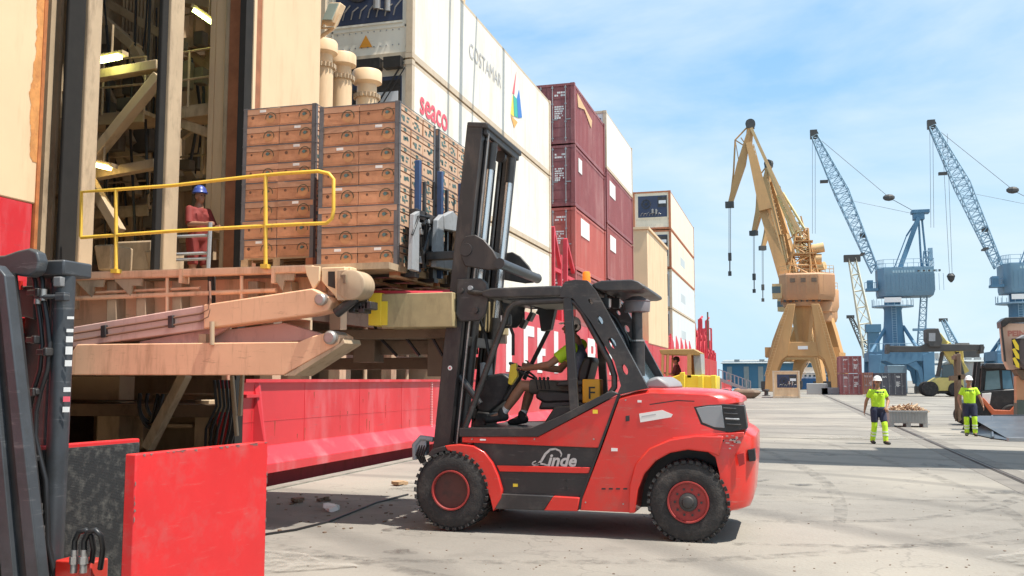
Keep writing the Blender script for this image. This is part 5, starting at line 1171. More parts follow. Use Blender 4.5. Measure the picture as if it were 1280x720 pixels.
m = M(); a = P(562.5, 460, Y=10.62); m.lathe((a.x, 10.622, a.z), (0, 1, 0), [(-.003, .0), (-.002, .028)], 14); m.build('round_decal', PWHITE, fk)
m = M(); m.lathe((a.x, 10.617, a.z), (0, 1, 0), [(-.003, .0), (-.002, .012)], 10); m.build('decal_centre', INK, fk)
# battered lamp guard at the foot of the mast
m = M(); a = P(528, 562, Y=10.7); m.path([a + Vector((.14, 0, .12)), a + Vector((-.02, 0, .14)), a + Vector((-.10, 0, .05)), a + Vector((-.09, 0, -.12))], .035, 8); m.obox(a + Vector((-.02, .05, .02)), .14, .12, .18); m.build('lamp_guard', LGREY, fk, bevel=.02)
m = M()
for k in range(4): m.path([a + Vector((.06 - .03 * k, .0, .05)), a + Vector((.02 - .03 * k, -.02, -.06)), a + Vector((.05 - .02 * k, 0, -.16))], .014, 6)
m.build('lamp_cables', HOSE, fk)
m = M(); m.obox(mp_(.24, .16, 11.6), .04, .5, .22); m.build('mast_plate', LGREY, fk, bevel=.01)
# ---- carriage, backrest and forks
cx_ = -4.30
for z, h in ((3.10, .14), (3.62, .12)): B('carriage_bar', MASTG, fk, [(cx_, cx_ + .09, 10.55, 12.55, z, z + h)], bevel=.008)
for px, t in ((521, 200), (549, 214), (575, 229)):
    a = P(px, t, X=cx_); B('backrest_post', BLUEP, fk, [(cx_ - .03, cx_ + .04, a.y, a.y + .07, 3.0, a.z)], bevel=.006)
for px, t in ((528, 215), (556, 226)):
    a = P(px, t, X=cx_ + .05); B('backrest_post', CHAR, fk, [(cx_ + .05, cx_ + .09, a.y, a.y + .05, 3.05, a.z - .12)], bevel=.006)
def cp(name, mt, px, X, th, **k):
    m = M(); m.pyz(px, X, X, X + th); return m.build(name, mt, fk, **k)
cp('carriage_frame', LGREY, [(512, 268), (519, 264), (518, 340), (509, 337)], cx_ + .06, .06, bevel=.008)
for q in ([(541, 275), (548, 268), (549, 336), (538, 334)], [(549, 270), (560, 264), (567, 272), (567, 290), (549, 287)], [(549, 320), (565, 322), (564, 338), (549, 336)]):
    cp('carriage_frame', LGREY, q, cx_ + .10, .07, bevel=.01)
cp('carriage_plate', MASTG, [(518, 276), (541, 279), (540, 334), (518, 336)], cx_ + .02, .03, bevel=.004)
cp('carriage_plate', BROWNST, [(566, 280), (584, 285), (582, 345), (564, 340)], cx_ + .08, .05, bevel=.004)
random.seed(31)
for k in range(10):
    a = P(random.uniform(518, 545), random.uniform(268, 330), X=cx_ + .08); m = M(); m.path([a, a + Vector((.06, random.uniform(-.1, .1), random.uniform(-.1, .1))), a + Vector((.03, random.uniform(-.2, .2), random.uniform(-.25, .2)))], .016, 6); m.build('carriage_hose', HOSE, fk, smooth=60)
for k in range(7):
    a = P(random.uniform(520, 545), random.uniform(270, 330), X=cx_ + .08); s = random.uniform(.05, .1); m = M(); m.obox(a, .06, s, s); m.build('valve_block', random.choice([STEEL, BROWNST, LGREY]), fk, bevel=.008)
for y in (10.62, 11.28, 11.95, 12.62):
    m = M(); m.hexa([(cx_ - 1.18, y + .03, 2.945), (cx_ - 1.18, y + .11, 2.945), (cx_ + .04, y + .14, 2.925), (cx_ + .04, y, 2.925), (cx_ - 1.18, y + .03, 2.96), (cx_ - 1.18, y + .11, 2.96), (cx_ + .04, y + .14, 2.975), (cx_ + .04, y, 2.975)]); m.build('fork_blade', MASTG, fk)
    B('fork_shank', MASTG, fk, [(cx_ - .035, cx_ + .02, y, y + .14, 2.975, 3.7)], bevel=.004)
for y in (10.95, 11.8):
    m = M(); q = mp_(.60, -.12, y); m.bar(q, Vector((cx_ + .08, y, q.z)), .10, .12, side=(0, 0, 1)); m.bar(mp_(.46, -.11, y), mp_(.66, -.11, y), .10, .10, side=mn); m.build('carriage_arm', CHAR, fk, bevel=.01)
# ---- driver
YD = 11.22
D = {k: P(a, b, Y=YD + dy) for k, (a, b, dy) in dict(pelvis=(722, 484, .12), chest=(722, 447, .12), neck=(719, 425, .10), head=(714, 409, .10), shL=(724, 434, .30), shR=(712, 437, -.07), elL=(700, 462, .36), elR=(686, 456, -.16),
     wrL=(664, 458, .30), wrR=(657, 461, -.02), hipL=(716, 488, .22), hipR=(714, 488, .02), knL=(664, 484, .30), knR=(653, 482, -.06), anL=(653, 521, .26), anR=(628, 518, -.04), toeL=(641, 527, .28), toeR=(611, 524, -.06)).items()}
human('person', 'driver in light cap, green sleeve and grey vest at the forklift wheel', D, (-1, -.05, -.03), dict(skin=SKIN2, hair=HAIR, top=GREYB, split=HIVIS, bottom=OLV, shoe=SHOE, ankle=PWHITE, hat=mat('pale cap cloth', (.70, .65, .58), .85, var=.2, scale=14), leg=.85, base=tuple(D['pelvis']), top_name='vest', handR=(-.9, .1, .12), palmR=(-.2, .2, -.9), curlR=1.0, curlL=1.0), cat='driver', hat='cap', vox=.008)
# ---------------------------------------------------------------- clamp truck at the left edge, close to the camera
YC = 4.9
ct = thing('clamp_truck', 'grey mast and red clamp plates of a truck at the left edge', 'forklift', (-4.1, YC, 0))
def cf(name, mt, px, y0, y1, bevel=.006, seg=2, parent=None): m = M(); m.pxy(px, y0, y0, y1); return m.build(name, mt, parent or ct, bevel=bevel, seg=seg)
# mast cylinder at the right, straight up
a = P(72, 480, Y=YC); cx, cz = a.x + .02, a.z; top = P(80, 342, Y=YC).z
m = M(); m.tube((cx, YC, -.1), (cx, YC, top), .062, n=22); m.build('lift_cylinder', GREY, ct, smooth=50)
m = M(); m.tube((cx - .145, YC + .05, .05), (cx - .125, YC + .05, top - .05), .022, n=10); m.build('side_tube', GREY, ct, smooth=50)
m = M(); m.bar((cx - .30, YC + .10, .0), (cx - .28, YC + .10, top), .16, .05, side=(1, 0, 0)); m.build('mast_rail', mat('dark brown mast', (.035, .028, .026), .5, var=.2, dirt_or_sheen=(.1, .07, .06), damt=.5), ct, bevel=.006)
B('mast_rail', GREY, ct, [(cx - .20, cx - .155, YC + .06, YC + .22, .0, top)], bevel=.005)
B('mast_head', GREY, ct, [(cx - .20, cx + .065, YC - .09, YC + .16, top - .02, top + .075)], bevel=.012)
B('head_bolt_plate', mat('bolt plate', (.2, .2, .2), .5), ct, [(cx + .0, cx + .055, YC - .10, YC - .06, top - .09, top - .03)], bevel=.006)
# rounded tilt plate reaching in from the left
cf('tilt_plate', GREY, [(-40, 322), (5, 319), (22, 313), (36, 310), (46, 315), (49, 326), (46, 339), (36, 346), (24, 345), (8, 341), (-40, 342)], YC - .22, YC - .14, .012, 3)
# front pillar leaning out of frame
cf('cab_pillar', GREY, [(-6, 330), (6, 344), (50, 730), (33, 730)], YC - .38, YC - .30, .008)
cf('cab_pillar', BLACK, [(-14, 338), (-4, 338), (36, 730), (14, 730)], YC - .36, YC - .20, .004)
cf('cab_pillar', GREY, [(-34, 338), (-18, 338), (18, 730), (2, 730)], YC - .40, YC - .34, .006)
cf('junction_casing', BLACK, [(10, 358), (42, 357), (43, 400), (30, 396), (10, 395)], YC - .04, YC + .10, .01)
cf('warning_plate', RED_TRUCK, [(7, 350), (26, 351), (25, 362), (7, 362)], YC - .08, YC - .06, 0); 
for q in ([(18, 398), (25, 397), (18, 455), (11, 455)],): cf('red_frame', RED_TRUCK, q, YC + .0, YC + .05, .004)
for k in range(22):
    a = P(26 - .15 * k, 412 + k * 6.2, Y=YC + .05); m = M(); m.obox(a, .035, .03, .016); m.build('chain_link', BLACK, ct)
for i, (dx, r) in enumerate(((0, .015), (9, .017))):
    m = M(); m.path([P(px + dx, py, Y=YC - .07) for px, py in ((42, 346), (44, 352), (45, 368), (50, 400), (53, 430), (50, 462), (42, 488), (36, 515), (35, 545), (41, 572), (48, 600), (50, 640), (51, 680), (58, 712), (62, 730))], r, 8)
    m.build('hydraulic_hose', HOSE, ct, smooth=60)
for px, py, s in ((44, 366, 1), (54, 440, .8), (38, 490, 1), (37, 573, 1.1), (40, 425, .7)):
    a = P(px + 2, py, Y=YC - .085); m = M(); m.obox(a, .11 * s, .05, .035); m.obox(a + Vector((.03, -.01, .0)), .03, .06, .05); m.build('hose_clamp', CHAR, ct, bevel=.006)
m = M(); m.tube(P(44, 372, Y=YC - .1), P(82, 370, Y=YC - .08), .016); m.obox(P(78, 371, Y=YC - .08), .07, .05, .05); m.build('hose_bracket', GREY, ct, bevel=.006)
a = P(47, 380, Y=YC - .09); m = M(); m.tube(a, a + Vector((0, 0, .09)), .022); m.tube(a + Vector((.04, 0, .02)), a + Vector((.04, 0, .09)), .02); m.build('hose_fitting', STEEL, ct, smooth=50)
for px, py in ((49, 640), (52, 668)):
    a = P(px, py, Y=YC - .09); m = M(); m.tube(a + Vector((0, 0, -.05)), a + Vector((0, 0, .05)), .019); m.tube(a + Vector((0, 0, -.012)), a + Vector((0, 0, .012)), .026, n=6); m.build('hose_fitting', STEEL, ct, smooth=50)
for py, h in ((397, 4), (413, 5), (424, 9), (438, 12), (454, 9), (487, 7), (499, 8), (512, 8)):
    a = P(83 - (py - 397) * .05, py, Y=YC - .062); m = M(); m.prism([(a.x - .005, a.y - .004 + .02, a.z - h * .002), (a.x + .028, a.y + .012 + .02, a.z - h * .002), (a.x + .028, a.y + .012 + .02, a.z + h * .002), (a.x - .005, a.y - .004 + .02, a.z + h * .002)], (0, -.004, 0)); m.build('caution_sticker', INK if py == 499 else PWHITE, ct)
# white machine part at the far left edge
m = M(); a = P(0, 640, Y=YC + .2); m.tube(a + Vector((-.05, 0, -.16)), a + Vector((-.05, 0, .16)), .10, n=18); m.build('white_reservoir', WHITE, ct, smooth=50)

# quick couplings on a red block
a = P(68, 712, Y=4.8); b = P(113, 730, Y=4.8); B('coupling_block', RED_TRUCK, ct, [(a.x, b.x, 4.8, 4.95, b.z - .1, P(68, 700, Y=4.8).z)], bevel=.01)
for px in (92, 104):
    a = P(px, 716, Y=4.75); m = M(); m.tube(a, a + Vector((0, 0, .13)), .020, n=12); m.tube(a + Vector((0, 0, .05)), a + Vector((0, 0, .09)), .027, n=6); m.build('quick_coupling', STEEL, ct, smooth=50)
    m = M(); b = a + Vector((0, 0, .13)); m.path([b, b + Vector((.0, 0, .05)), b + Vector((.025, .0, .10)), b + Vector((.07, .0, .115)), b + Vector((.095, .02, .08)), b + Vector((.09, .05, .0)), b + Vector((.05, .08, -.12))], .017, 8); m.build('coupling_hose', HOSE, ct, smooth=60)
# clamp plates
n0, n1 = P(170, 568, Z=1.3), P(335, 552, Z=1.3); d = (n1 - n0).normalized(); nrm = Vector((d.y, -d.x, 0))
def plate(p0, p1, th, z0, z1): m = M(); m.prism([(p0.x, p0.y, z0), (p1.x, p1.y, z0), (p1.x, p1.y, z1), (p0.x, p0.y, z1)], -nrm * th); return m
plate(n0, n1, .075, .06, 1.3).build('clamp_plate', RED_PLATE, ct, bevel=.008, seg=3)
CHIP = mat('bare chipped metal', (.22, .12, .11), .6, var=.4, scale=20); rnd = random.Random(3)
for k in range(34):
    t = rnd.random(); e = n0.lerp(n1, t); h = rnd.uniform(.004, .018); w = rnd.uniform(.008, .05); q = n0.lerp(n1, min(1, t + w / 1.16)); top_ = k < 24
    if top_: z = 1.3; pts_ = [(e.x, e.y, z - .002), (q.x, q.y, z - .002), (q.x, q.y, z - h * rnd.random()), ((e.x + q.x) / 2, (e.y + q.y) / 2, z - h), (e.x, e.y, z - h * .4)]
    else: z = rnd.uniform(.75, 1.28); q = n0.lerp(n1, 1 if k % 2 else .0); e = n0.lerp(n1, (1 - h / 1.5) if k % 2 else h / 1.5); pts_ = [(q.x, q.y, z), (q.x, q.y, z + w), (e.x, e.y, z + w * .6), (e.x, e.y, z + w * .2)]
    m = M(); m.prism([Vector(p) + nrm * .0005 for p in pts_], nrm * .001); m.build('paint_chip', CHIP, ct)
plate(n0 - nrm * .075 + d * .03, n1 - nrm * .075 - d * .03, .03, .10, 1.26).build('rubber_facing', RUBBER, ct, bevel=.006)
q1 = P(175, 548, Z=1.3); q0 = q1 - d * 1.25
plate(q0 + Vector((0, 0, 0)), q1, .06, .06, 1.3).build('clamp_plate', RED_PLATE, ct, bevel=.008)
RUBP = mat('scuffed rubber facing', (.028, .028, .028), .75, var=.2, dirt_or_sheen=(.16, .15, .13), damt=.8, dscale=14, bump=.2, bscale=30)
m = M()
m.prism([(q.x, q.y, z) for q, z in ((q0 + nrm * .001, .10), (q1 - d * .025 + nrm * .001, .10), (q1 - d * .025 + nrm * .001, 1.275), (q0 + nrm * .001, 1.275))], nrm * .02)
for k in range(116):
    z = .11 + k * .01; a = q0 + nrm * .021; b = q1 - d * .03 + nrm * .021; m.prism([(a.x, a.y, z), (b.x, b.y, z), (b.x, b.y, z + .006), (a.x, a.y, z + .006)], nrm * .0012)
m.build('rubber_facing', RUBP, ct)
m = M(); m.bar((q0.x - .3, q0.y + .1, .3), (n0.x - .3, n0.y + .25, .3), .14, .2); m.build('clamp_arm', CHAR, ct)

# ---------------------------------------------------------------- far cranes
def lattice(m, p0, p1, w0, w1, n, r, side=(0, 1, 0), n2=None):
    """square lattice boom from p0 to p1"""
    p0 = Vector(p0); p1 = Vector(p1); d = (p1 - p0).normalized(); u = Vector(side); u = (u - d * u.dot(d)).normalized(); v = d.cross(u)
    def c(t, i):
        w = (w0 + (w1 - w0) * t) / 2; a, b = ((-1, -1), (1, -1), (1, 1), (-1, 1))[i % 4]; return p0.lerp(p1, t) + u * a * w + v * b * w
    for i in range(4): m.tube(c(0, i), c(1, i), r, r, 4)
    for k in range(n):
        t0, t1 = k / n, (k + 1) / n
        for i in range(4):
            j = i + 1 if (k + i) % 2 else i; l = i if (k + i) % 2 else i + 1
            m.tube(c(t0, j), c(t1, l), r * .6, r * .6, 4)
        for i in range(4): m.tube(c(t1, i), c(t1, i + 1), r * .6, r * .6, 4)
CRANE_T = mat('tan crane paint', (.56, .31, .12), .6, var=.1, scale=.3, dirt_or_sheen=(.34, .19, .10), damt=.6, dscale=.5, streak=.2)
CRANE_L = mat('light tan crane paint', (.66, .43, .20), .6, var=.1, scale=.3, dirt_or_sheen=(.4, .24, .13), damt=.5, dscale=.5)
CRANE_R = mat('tan pink machine house paint', (.56, .30, .15), .6, var=.1, scale=.3, dirt_or_sheen=(.40, .2, .13), damt=.5, dscale=.4, streak=.3)
CRANE_B = mat('blue crane paint', (.10, .22, .33), .6, var=.12, scale=.3, dirt_or_sheen=(.06, .13, .2), damt=.5, dscale=.4)
CRANE_G = mat('blue grey crane house paint', (.17, .29, .38), .55, var=.12, scale=.3, dirt_or_sheen=(.10, .17, .22), damt=.5, dscale=.3, streak=.25)
CRANE_LB = mat('pale blue lattice paint', (.28, .42, .52), .6, var=.1)
DARKM = mat('dark crane metal', (.07, .065, .06), .6, var=.2)
YT = 150.0
tc_ = thing('portal_crane', 'large tan harbour crane with a folded double jib, nearest of the cranes', 'crane', tuple(P(1003, 488, Y=YT) * Vector((1, 1, 0)) if False else (P(1003, 488, Y=YT).x, YT, 0)), 'tan harbour cranes')
def T(px, py, Y=YT): return P(px, py, Y=Y)
def tp(name, mt, px, y0, y1, bevel=.05): m = M(); m.pxy(px, YT, y0, y1); return m.build(name, mt, tc_, bevel=bevel)
for y0, y1 in ((YT - 5, YT - 3.7), (YT + 3.7, YT + 5)):
    tp('portal_leg', CRANE_T, [(957, 489), (958, 468), (961, 450), (966, 428), (974, 406), (984, 383), (994, 383), (987, 428), (985, 445), (977, 451), (970, 468), (968, 489)], y0, y1)
    tp('portal_leg', CRANE_T, [(1049, 489), (1047, 468), (1043, 447), (1037, 428), (1030, 404), (1023, 383), (1013, 383), (1016, 400), (1019, 428), (1022, 445), (1029, 450), (1036, 468), (1038, 489)], y0, y1)
    tp('portal_beam', CRANE_T, [(984, 429), (1020, 429), (1023, 446), (983, 446)], y0 + .1, y1 - .1)
for px in (962, 1042):
    a = T(px, 440); B('cross_tie', CRANE_T, tc_, [(a.x - .6, a.x + .6, YT - 3.7, YT + 3.7, a.z - .8, a.z + .6)])
    for y in (YT - 4.4, YT + 4.4):
        a = T(px, 487); m = M(); m.box(a.x - 1.1, a.x + 1.1, y - .5, y + .5, .5, 1.5)
        for k in (-.7, 0, .7): m.lathe((a.x + k, y - .3, .4), (0, 1, 0), [(0, .38), (.6, .38)], 14)
        m.build('bogie', DARKM, tc_)
m = M(); c = T(1003, 383); zt_, zb_ = c.z, T(1003, 433).z; m.lathe((c.x, YT, 0), (0, 0, 1), [(zb_, .7), (zb_ + .3, 1.0), (zt_ - .3, 1.9), (zt_, 1.9)], 10); m.build('centre_cone', CRANE_T, tc_)
B('name_board', WHITE, tc_, [(T(997, 437).x, T(1009, 437).x, YT - 5.1, YT - 5.0, T(997, 438).z, T(997, 434).z)])
m = M(); m.lathe((c.x, YT, 0), (0, 0, 1), [(zt_ - .1, 2.7), (zt_ + .35, 2.9), (zt_ + .7, 2.9), (zt_ + .75, 2.4)], 28); m.build('slewing_ring', CRANE_R, tc_, smooth=35)
m = M()
for k in range(24): t = 2 * pi * k / 24; m.bar((c.x + 3.1 * cos(t), YT + 3.1 * sin(t), zt_ + .3), (c.x + 3.1 * cos(t), YT + 3.1 * sin(t), zt_ + 1.3), .05)
m.lathe((c.x, YT, zt_ + 1.3), (0, 0, 1), [(0, 3.05), (0, 3.15), (.06, 3.15), (.06, 3.05)], 28, close=True); m.build('ring_railing', CRANE_T, tc_)
# machine house: six sided, chamfered underneath
zh0, zh1 = T(1000, 377).z, T(1000, 344).z; xa, xb, xc = T(974, 360).x, T(1022, 360).x, T(1045, 360).x
plan = [(xa, YT - 2.6), (xa + 1.0, YT - 3.6), (xb, YT - 3.6), (xc - .2, YT - 1.8), (xc, YT + 1.8), (xb, YT + 3.4), (xa, YT + 3.0)]
m = M(); zm = zh0 + .9; m.loft([[(x * .94 + c.x * .06, (y - YT) * .9 + YT, zh0) for x, y in plan], [(x, y, zm) for x, y in plan], [(x, y, zh1 - .25) for x, y in plan], [(x * .97 + c.x * .03, (y - YT) * .95 + YT, zh1) for x, y in plan]]); hs = m.build('machine_house', CRANE_R, tc_, bevel=.04)
m = M()
for k in range(9): x = xa + 1.3 + k * .62; m.box(x, x + .05, YT - 3.66, YT - 3.6, zm, zh1 - .3)
m.build('house_rib', CRANE_R, hs)
m = M()
for k in range(7): m.box(xa + .6 + k * .8, xa + 1.0 + k * .8, YT - 3.0, YT - 2.4, zh0 - .25, zh0 + .1)
m.build('house_bracket', DARKM, hs)
m = M(); a = T(1028, 386); m.lathe((a.x, YT, a.z - .6), (0, 0, 1), [(0, .9), (.2, 1.3), (1.0, 1.4), (1.6, 1.4)], 16); m.build('counterweight', CRANE_R, tc_, smooth=35)
B('operator_cab', CRANE_L, tc_, [(xa - 1.0, xa + .4, YT - 3.0, YT - 1.6, zm - .6, zm + 1.6)])
B('cab_window', DGLASS, tc_, [(xa - 1.03, xa + .2, YT - 3.03, YT - 2.4, zm + .2, zm + 1.2)])
# tower lattice behind the boom, winch drums
m = M(); lattice(m, T(1000, 344), T(1003, 286), 3.2, 1.6, 5, .14); lattice(m, T(1012, 344), T(1004, 290), 2.4, 1.0, 5, .12); m.tube(T(978, 342), T(1001, 292), .16, n=5); m.tube(T(1001, 270), T(1012, 312), .12, n=5); m.tube(T(985, 300), T(1003, 286), .1, n=5)
m.build('tower_frame', CRANE_T, tc_)
for a, b, r in (((1014, 312), (1030, 309), .72), ((1013, 324), (1027, 324), .80)):
    m = M(); m.tube(T(*a), T(*b), r, n=18); m.build('counter_drum', CRANE_L, tc_, smooth=40)
B('tower_platform', CRANE_T, tc_, [(T(992, 300).x, T(1020, 300).x, YT - 1.4, YT + 1.4, T(1000, 319).z, T(1000, 317).z), (T(994, 300).x, T(1016, 300).x, YT - 1.2, YT + 1.2, T(1000, 303).z, T(1000, 302).z)])
m = M()
for px in range(992, 1021, 4): m.bar(T(px, 318, YT - 1.4), T(px, 311, YT - 1.4), .07)
m.bar(T(992, 311, YT - 1.4), T(1020, 311, YT - 1.4), .07); m.build('platform_rail', CRANE_T, tc_)
m = M()
rp_ = [(x * .97 + c.x * .03, (y - YT) * .95 + YT) for x, y in plan]
for (x0_, y0_), (x1_, y1_) in zip(rp_, rp_[1:] + rp_[:1]):
    for zz in (.55, 1.1): m.bar((x0_, y0_, zh1 + zz), (x1_, y1_, zh1 + zz), .06)
    for k in range(4): m.bar((x0_ + (x1_ - x0_) * k / 4, y0_ + (y1_ - y0_) * k / 4, zh1), (x0_ + (x1_ - x0_) * k / 4, y0_ + (y1_ - y0_) * k / 4, zh1 + 1.1), .06)
m.build('roof_railing', CRANE_L, tc_)
m = M()
for px0, px1 in ((958, 984), (1047, 1024)):
    a, b = T(px0, 470, YT - 5.2), T(px1, 384, YT - 5.2)
    for dx in (-.25, .25): m.bar(a + Vector((dx, 0, 0)), b + Vector((dx, 0, 0)), .06)
    for k in range(26): q = a.lerp(b, k / 25); m.bar(q + Vector((-.25, 0, 0)), q + Vector((.25, 0, 0)), .05)
m.build('leg_ladder', CRANE_L, tc_)
for k in range(3): B('louvre', BROWNST, hs, [(xa + 1.6 + 1.5 * k, xa + 2.3 + 1.5 * k, YT - 3.68, YT - 3.62, zh1 - 1.4, zh1 - .8)])
# main boom: two tapering box legs with rungs
for s in (-1, 1):
    m = M(); y = YT + s * 1.5
    def bx4(p, q, w0, w1, m=m, s=s):
        a = T(*p, YT + s * 1.4); b = T(*q, YT + s * .7); dd = (b - a).normalized(); u = Vector((0, 1, 0)); v = dd.cross(u)
        m.hexa([a + u * x * .32 + v * z * w0 / 2 for x, z in ((-1, -1), (-1, 1), (1, 1), (1, -1))] + [b + u * x * .25 + v * z * w1 / 2 for x, z in ((-1, -1), (-1, 1), (1, 1), (1, -1))])
    bx4((980, 348), (957, 262), 1.5, 1.9); bx4((957, 262), (936, 178), 1.9, .9); m.build('main_boom', CRANE_T, tc_)
m = M()
for k in range(26):
    t = k / 25; a = Vector((980, 346)).lerp(Vector((937, 182)), t); m.bar(T(a.x, a.y, YT - 1.4 + .7 * t), T(a.x, a.y, YT + 1.4 - .7 * t), .16)
    m.bar(T(a.x + 5, a.y - 2, YT - 1.5 + .6 * t), T(a.x + 5, a.y + 4, YT - 1.5 + .6 * t), .10)
m.bar(T(985, 344, YT - 1.5), T(942, 180, YT - .9), .13); m.build('boom_ladder', CRANE_L, tc_)
m = M(); m.bar(T(936, 182), T(938, 156), .8, 1.0); m.bar(T(933, 182), T(926, 172), .15); m.build('boom_head', CRANE_T, tc_)
m = M(); m.obox(T(938, 156), 1.2, 1.0, 1.2); m.lathe(T(938, 155) - Vector((0, .4, 0)), (0, 1, 0), [(0, .75), (.8, .75)], 14); m.build('head_sheave', DARKM, tc_)
m = M(); a, b, e = T(937, 162), T(927, 205), T(913, 254)
for p, q, w0, w1 in ((a, b, .5, 1.35), (b, e, 1.35, .7)):
    dd = (q - p).normalized(); v = dd.cross(Vector((0, 1, 0))); m.hexa([p + Vector((0, x * .5, 0)) + v * z * w0 / 2 for x, z in ((-1, -1), (-1, 1), (1, 1), (1, -1))] + [q + Vector((0, x * .4, 0)) + v * z * w1 / 2 for x, z in ((-1, -1), (-1, 1), (1, 1), (1, -1))])
m.build('jib', CRANE_T, tc_)
m = M(); m.obox(T(912, 256), 1.3, 1.0, .9); m.build('jib_tip', DARKM, tc_)
m = M(); m.path([T(936, 157), T(919, 175), T(917, 215), T(913, 250)], .14, 5); m.tube(T(919, 175), T(930, 182), .1, n=5); m.tube(T(919, 175), T(924, 205), .07, n=5); m.build('jib_stay', CRANE_T, tc_)
for dx, r in ((0, .22), (6, .16)):
    m = M(); m.bar(T(939, 160, YT - .5), T(996 + dx, 288 + dx, YT - .8), r * 2, r * 2); m.build('back_stay', CRANE_L, tc_)
m = M(); lattice(m, T(975, 243), T(999, 290), 1.0, 1.8, 5, .12); m.build('stay_truss', mat('pale yellow truss paint', (.66, .56, .28), .6), tc_)
m = M()
for px in (911.3, 913.2): m.tube(T(px, 258), T(px, 318), .045, n=4)
m.build('hoist_rope', DARKM, tc_)
m = M(); m.obox(T(912.3, 321), .5, .4, 1.2); m.tube(T(912.3, 325), T(912.3, 342), .10, n=5); m.obox(T(912.3, 342), .5, .3, .7); m.build('hook_block', DARKM, tc_)
# a second tan crane behind, turned a little
c2 = copy_tree(tc_, (P(1011, 488, Y=176).x, 176, 0), label='second tan harbour crane half hidden behind the first, jib turned away'); c2.rotation_euler.z = radians(-28)
c3 = copy_tree(tc_, (P(1016, 488, Y=206).x, 206, 0), label='farthest tan harbour crane, only parts show behind the other two'); c3.rotation_euler.z = radians(24)

YB = 130.0
bc = thing('portal_crane', 'blue harbour crane with pale lattice boom left of the reach stacker', 'crane', (P(1122, 490, Y=YB).x, YB, 0), 'blue harbour cranes')
def U(px, py, Y=YB): return P(px, py, Y=Y)
def bp_(name, mt, px, y0, y1, bevel=.04): m = M(); m.pxy(px, YB, y0, y1); return m.build(name, mt, bc, bevel=bevel)
for y0, y1 in ((YB - 4.2, YB - 3.2), (YB + 3.2, YB + 4.2)):
    bp_('portal_leg', CRANE_B, [(1083, 491), (1083, 444), (1099, 444), (1096, 460), (1093, 491)], y0, y1); bp_('portal_leg', CRANE_B, [(1150, 491), (1148, 444), (1162, 440), (1163, 491)], y0, y1)
    bp_('portal_beam', CRANE_B, [(1083, 441), (1162, 441), (1162, 452), (1140, 452), (1130, 456), (1112, 456), (1104, 452), (1083, 452)], y0 + .05, y1 - .05)
    bp_('portal_knee', CRANE_B, [(1130, 456), (1140, 452), (1148, 462), (1150, 480), (1146, 480), (1142, 464)], y0 + .1, y1 - .1)
for px in (1088, 1156): a = U(px, 446); B('cross_tie', CRANE_B, bc, [(a.x - .5, a.x + .5, YB - 3.2, YB + 3.2, a.z - .6, a.z + .5)]); B('bogie', DARKM, bc, [(a.x - .9, a.x + .9, y - .6, y + .6, 0.02, .9) for y in (YB - 3.7, YB + 3.7)])
B('lower_house', CRANE_LB, bc, [(U(1108, 480).x, U(1132, 480).x, YB - 2, YB + 2, .1, U(1100, 457).z)], bevel=.05)
c = U(1118, 442); z0_, z1_ = c.z, U(1118, 384).z
m = M(); m.lathe((c.x, YB, 0), (0, 0, 1), [(z0_, 1.45), (z0_ + 2.2, 1.28), (z0_ + 4.2, 1.1), (z1_ - .4, 1.05), (z1_, 1.2)], 24); m.build('column', CRANE_B, bc, smooth=35)
for px0, px1 in ((1108, 1088), (1129, 1151)):
    for y in (YB - 3, YB + 3):
        m = M(); m.tube(U(px0, 408), U(px1, 442, y), .22, n=8); m.build('diagonal_strut', CRANE_B, bc, smooth=50)
m = M(); m.lathe((c.x, YB, 0), (0, 0, 1), [(z1_, 2.5), (z1_ + .15, 2.5)], 24)
for k in range(20): t = 2 * pi * k / 20; m.bar((c.x + 2.45 * cos(t), YB + 2.45 * sin(t), z1_), (c.x + 2.45 * cos(t), YB + 2.45 * sin(t), z1_ + 1.0), .05)
m.build('service_platform', CRANE_LB, bc)
m = M(); m.lathe((c.x, YB, 0), (0, 0, 1), [(z1_ + .1, .95), (z1_ + 1.4, .95)], 20); m.build('slewing_neck', CRANE_B, bc, smooth=35)
B('name_board', WHITE, bc, [(U(1103, 378).x, U(1124, 378).x, YB - 2.62, YB - 2.56, U(1103, 380).z, U(1103, 374).z)])
zh0, zh1 = U(1100, 372).z, U(1100, 337).z; xa, xb = U(1096, 350).x, U(1166, 350).x
m = M(); plan = [(xa + .7, YB - 2.2), (xb - .1, YB - 2.2), (xb, YB + 2.2), (xa, YB + 2.2), (xa, YB - 1.4)]
m.loft([[(x * .97 + c.x * .03, (y - YB) * .9 + YB, zh0) for x, y in plan], [(x, y, zh0 + .5) for x, y in plan], [(x, y, zh1) for x, y in plan]]); hs = m.build('machine_house', CRANE_G, bc, bevel=.04)
m = M()
for k in range(14): x = xa + 1.0 + k * .5; m.box(x, x + .04, YB - 2.25, YB - 2.2, zh0 + .6, zh1 - .9)
m.build('house_rib', CRANE_G, hs)
m = M()
for (x0_, y0_), (x1_, y1_) in zip(plan, plan[1:] + plan[:1]):
    for zz in (.5, 1.0): m.bar((x0_, y0_, zh1 + zz), (x1_, y1_, zh1 + zz), .05)
    for k in range(5): m.bar((x0_ + (x1_ - x0_) * k / 5, y0_ + (y1_ - y0_) * k / 5, zh1), (x0_ + (x1_ - x0_) * k / 5, y0_ + (y1_ - y0_) * k / 5, zh1 + 1.0), .05)
m.build('roof_railing', CRANE_LB, bc)
m = M()
for dx in (-.25, .25): m.bar((c.x + dx, YB - 1.5, 5.2), (c.x + dx, YB - 1.3, z1_), .06)
for k in range(20): m.bar((c.x - .25, YB - 1.5 + .01 * k, 5.2 + k * .3), (c.x + .25, YB - 1.5 + .01 * k, 5.2 + k * .3), .05)
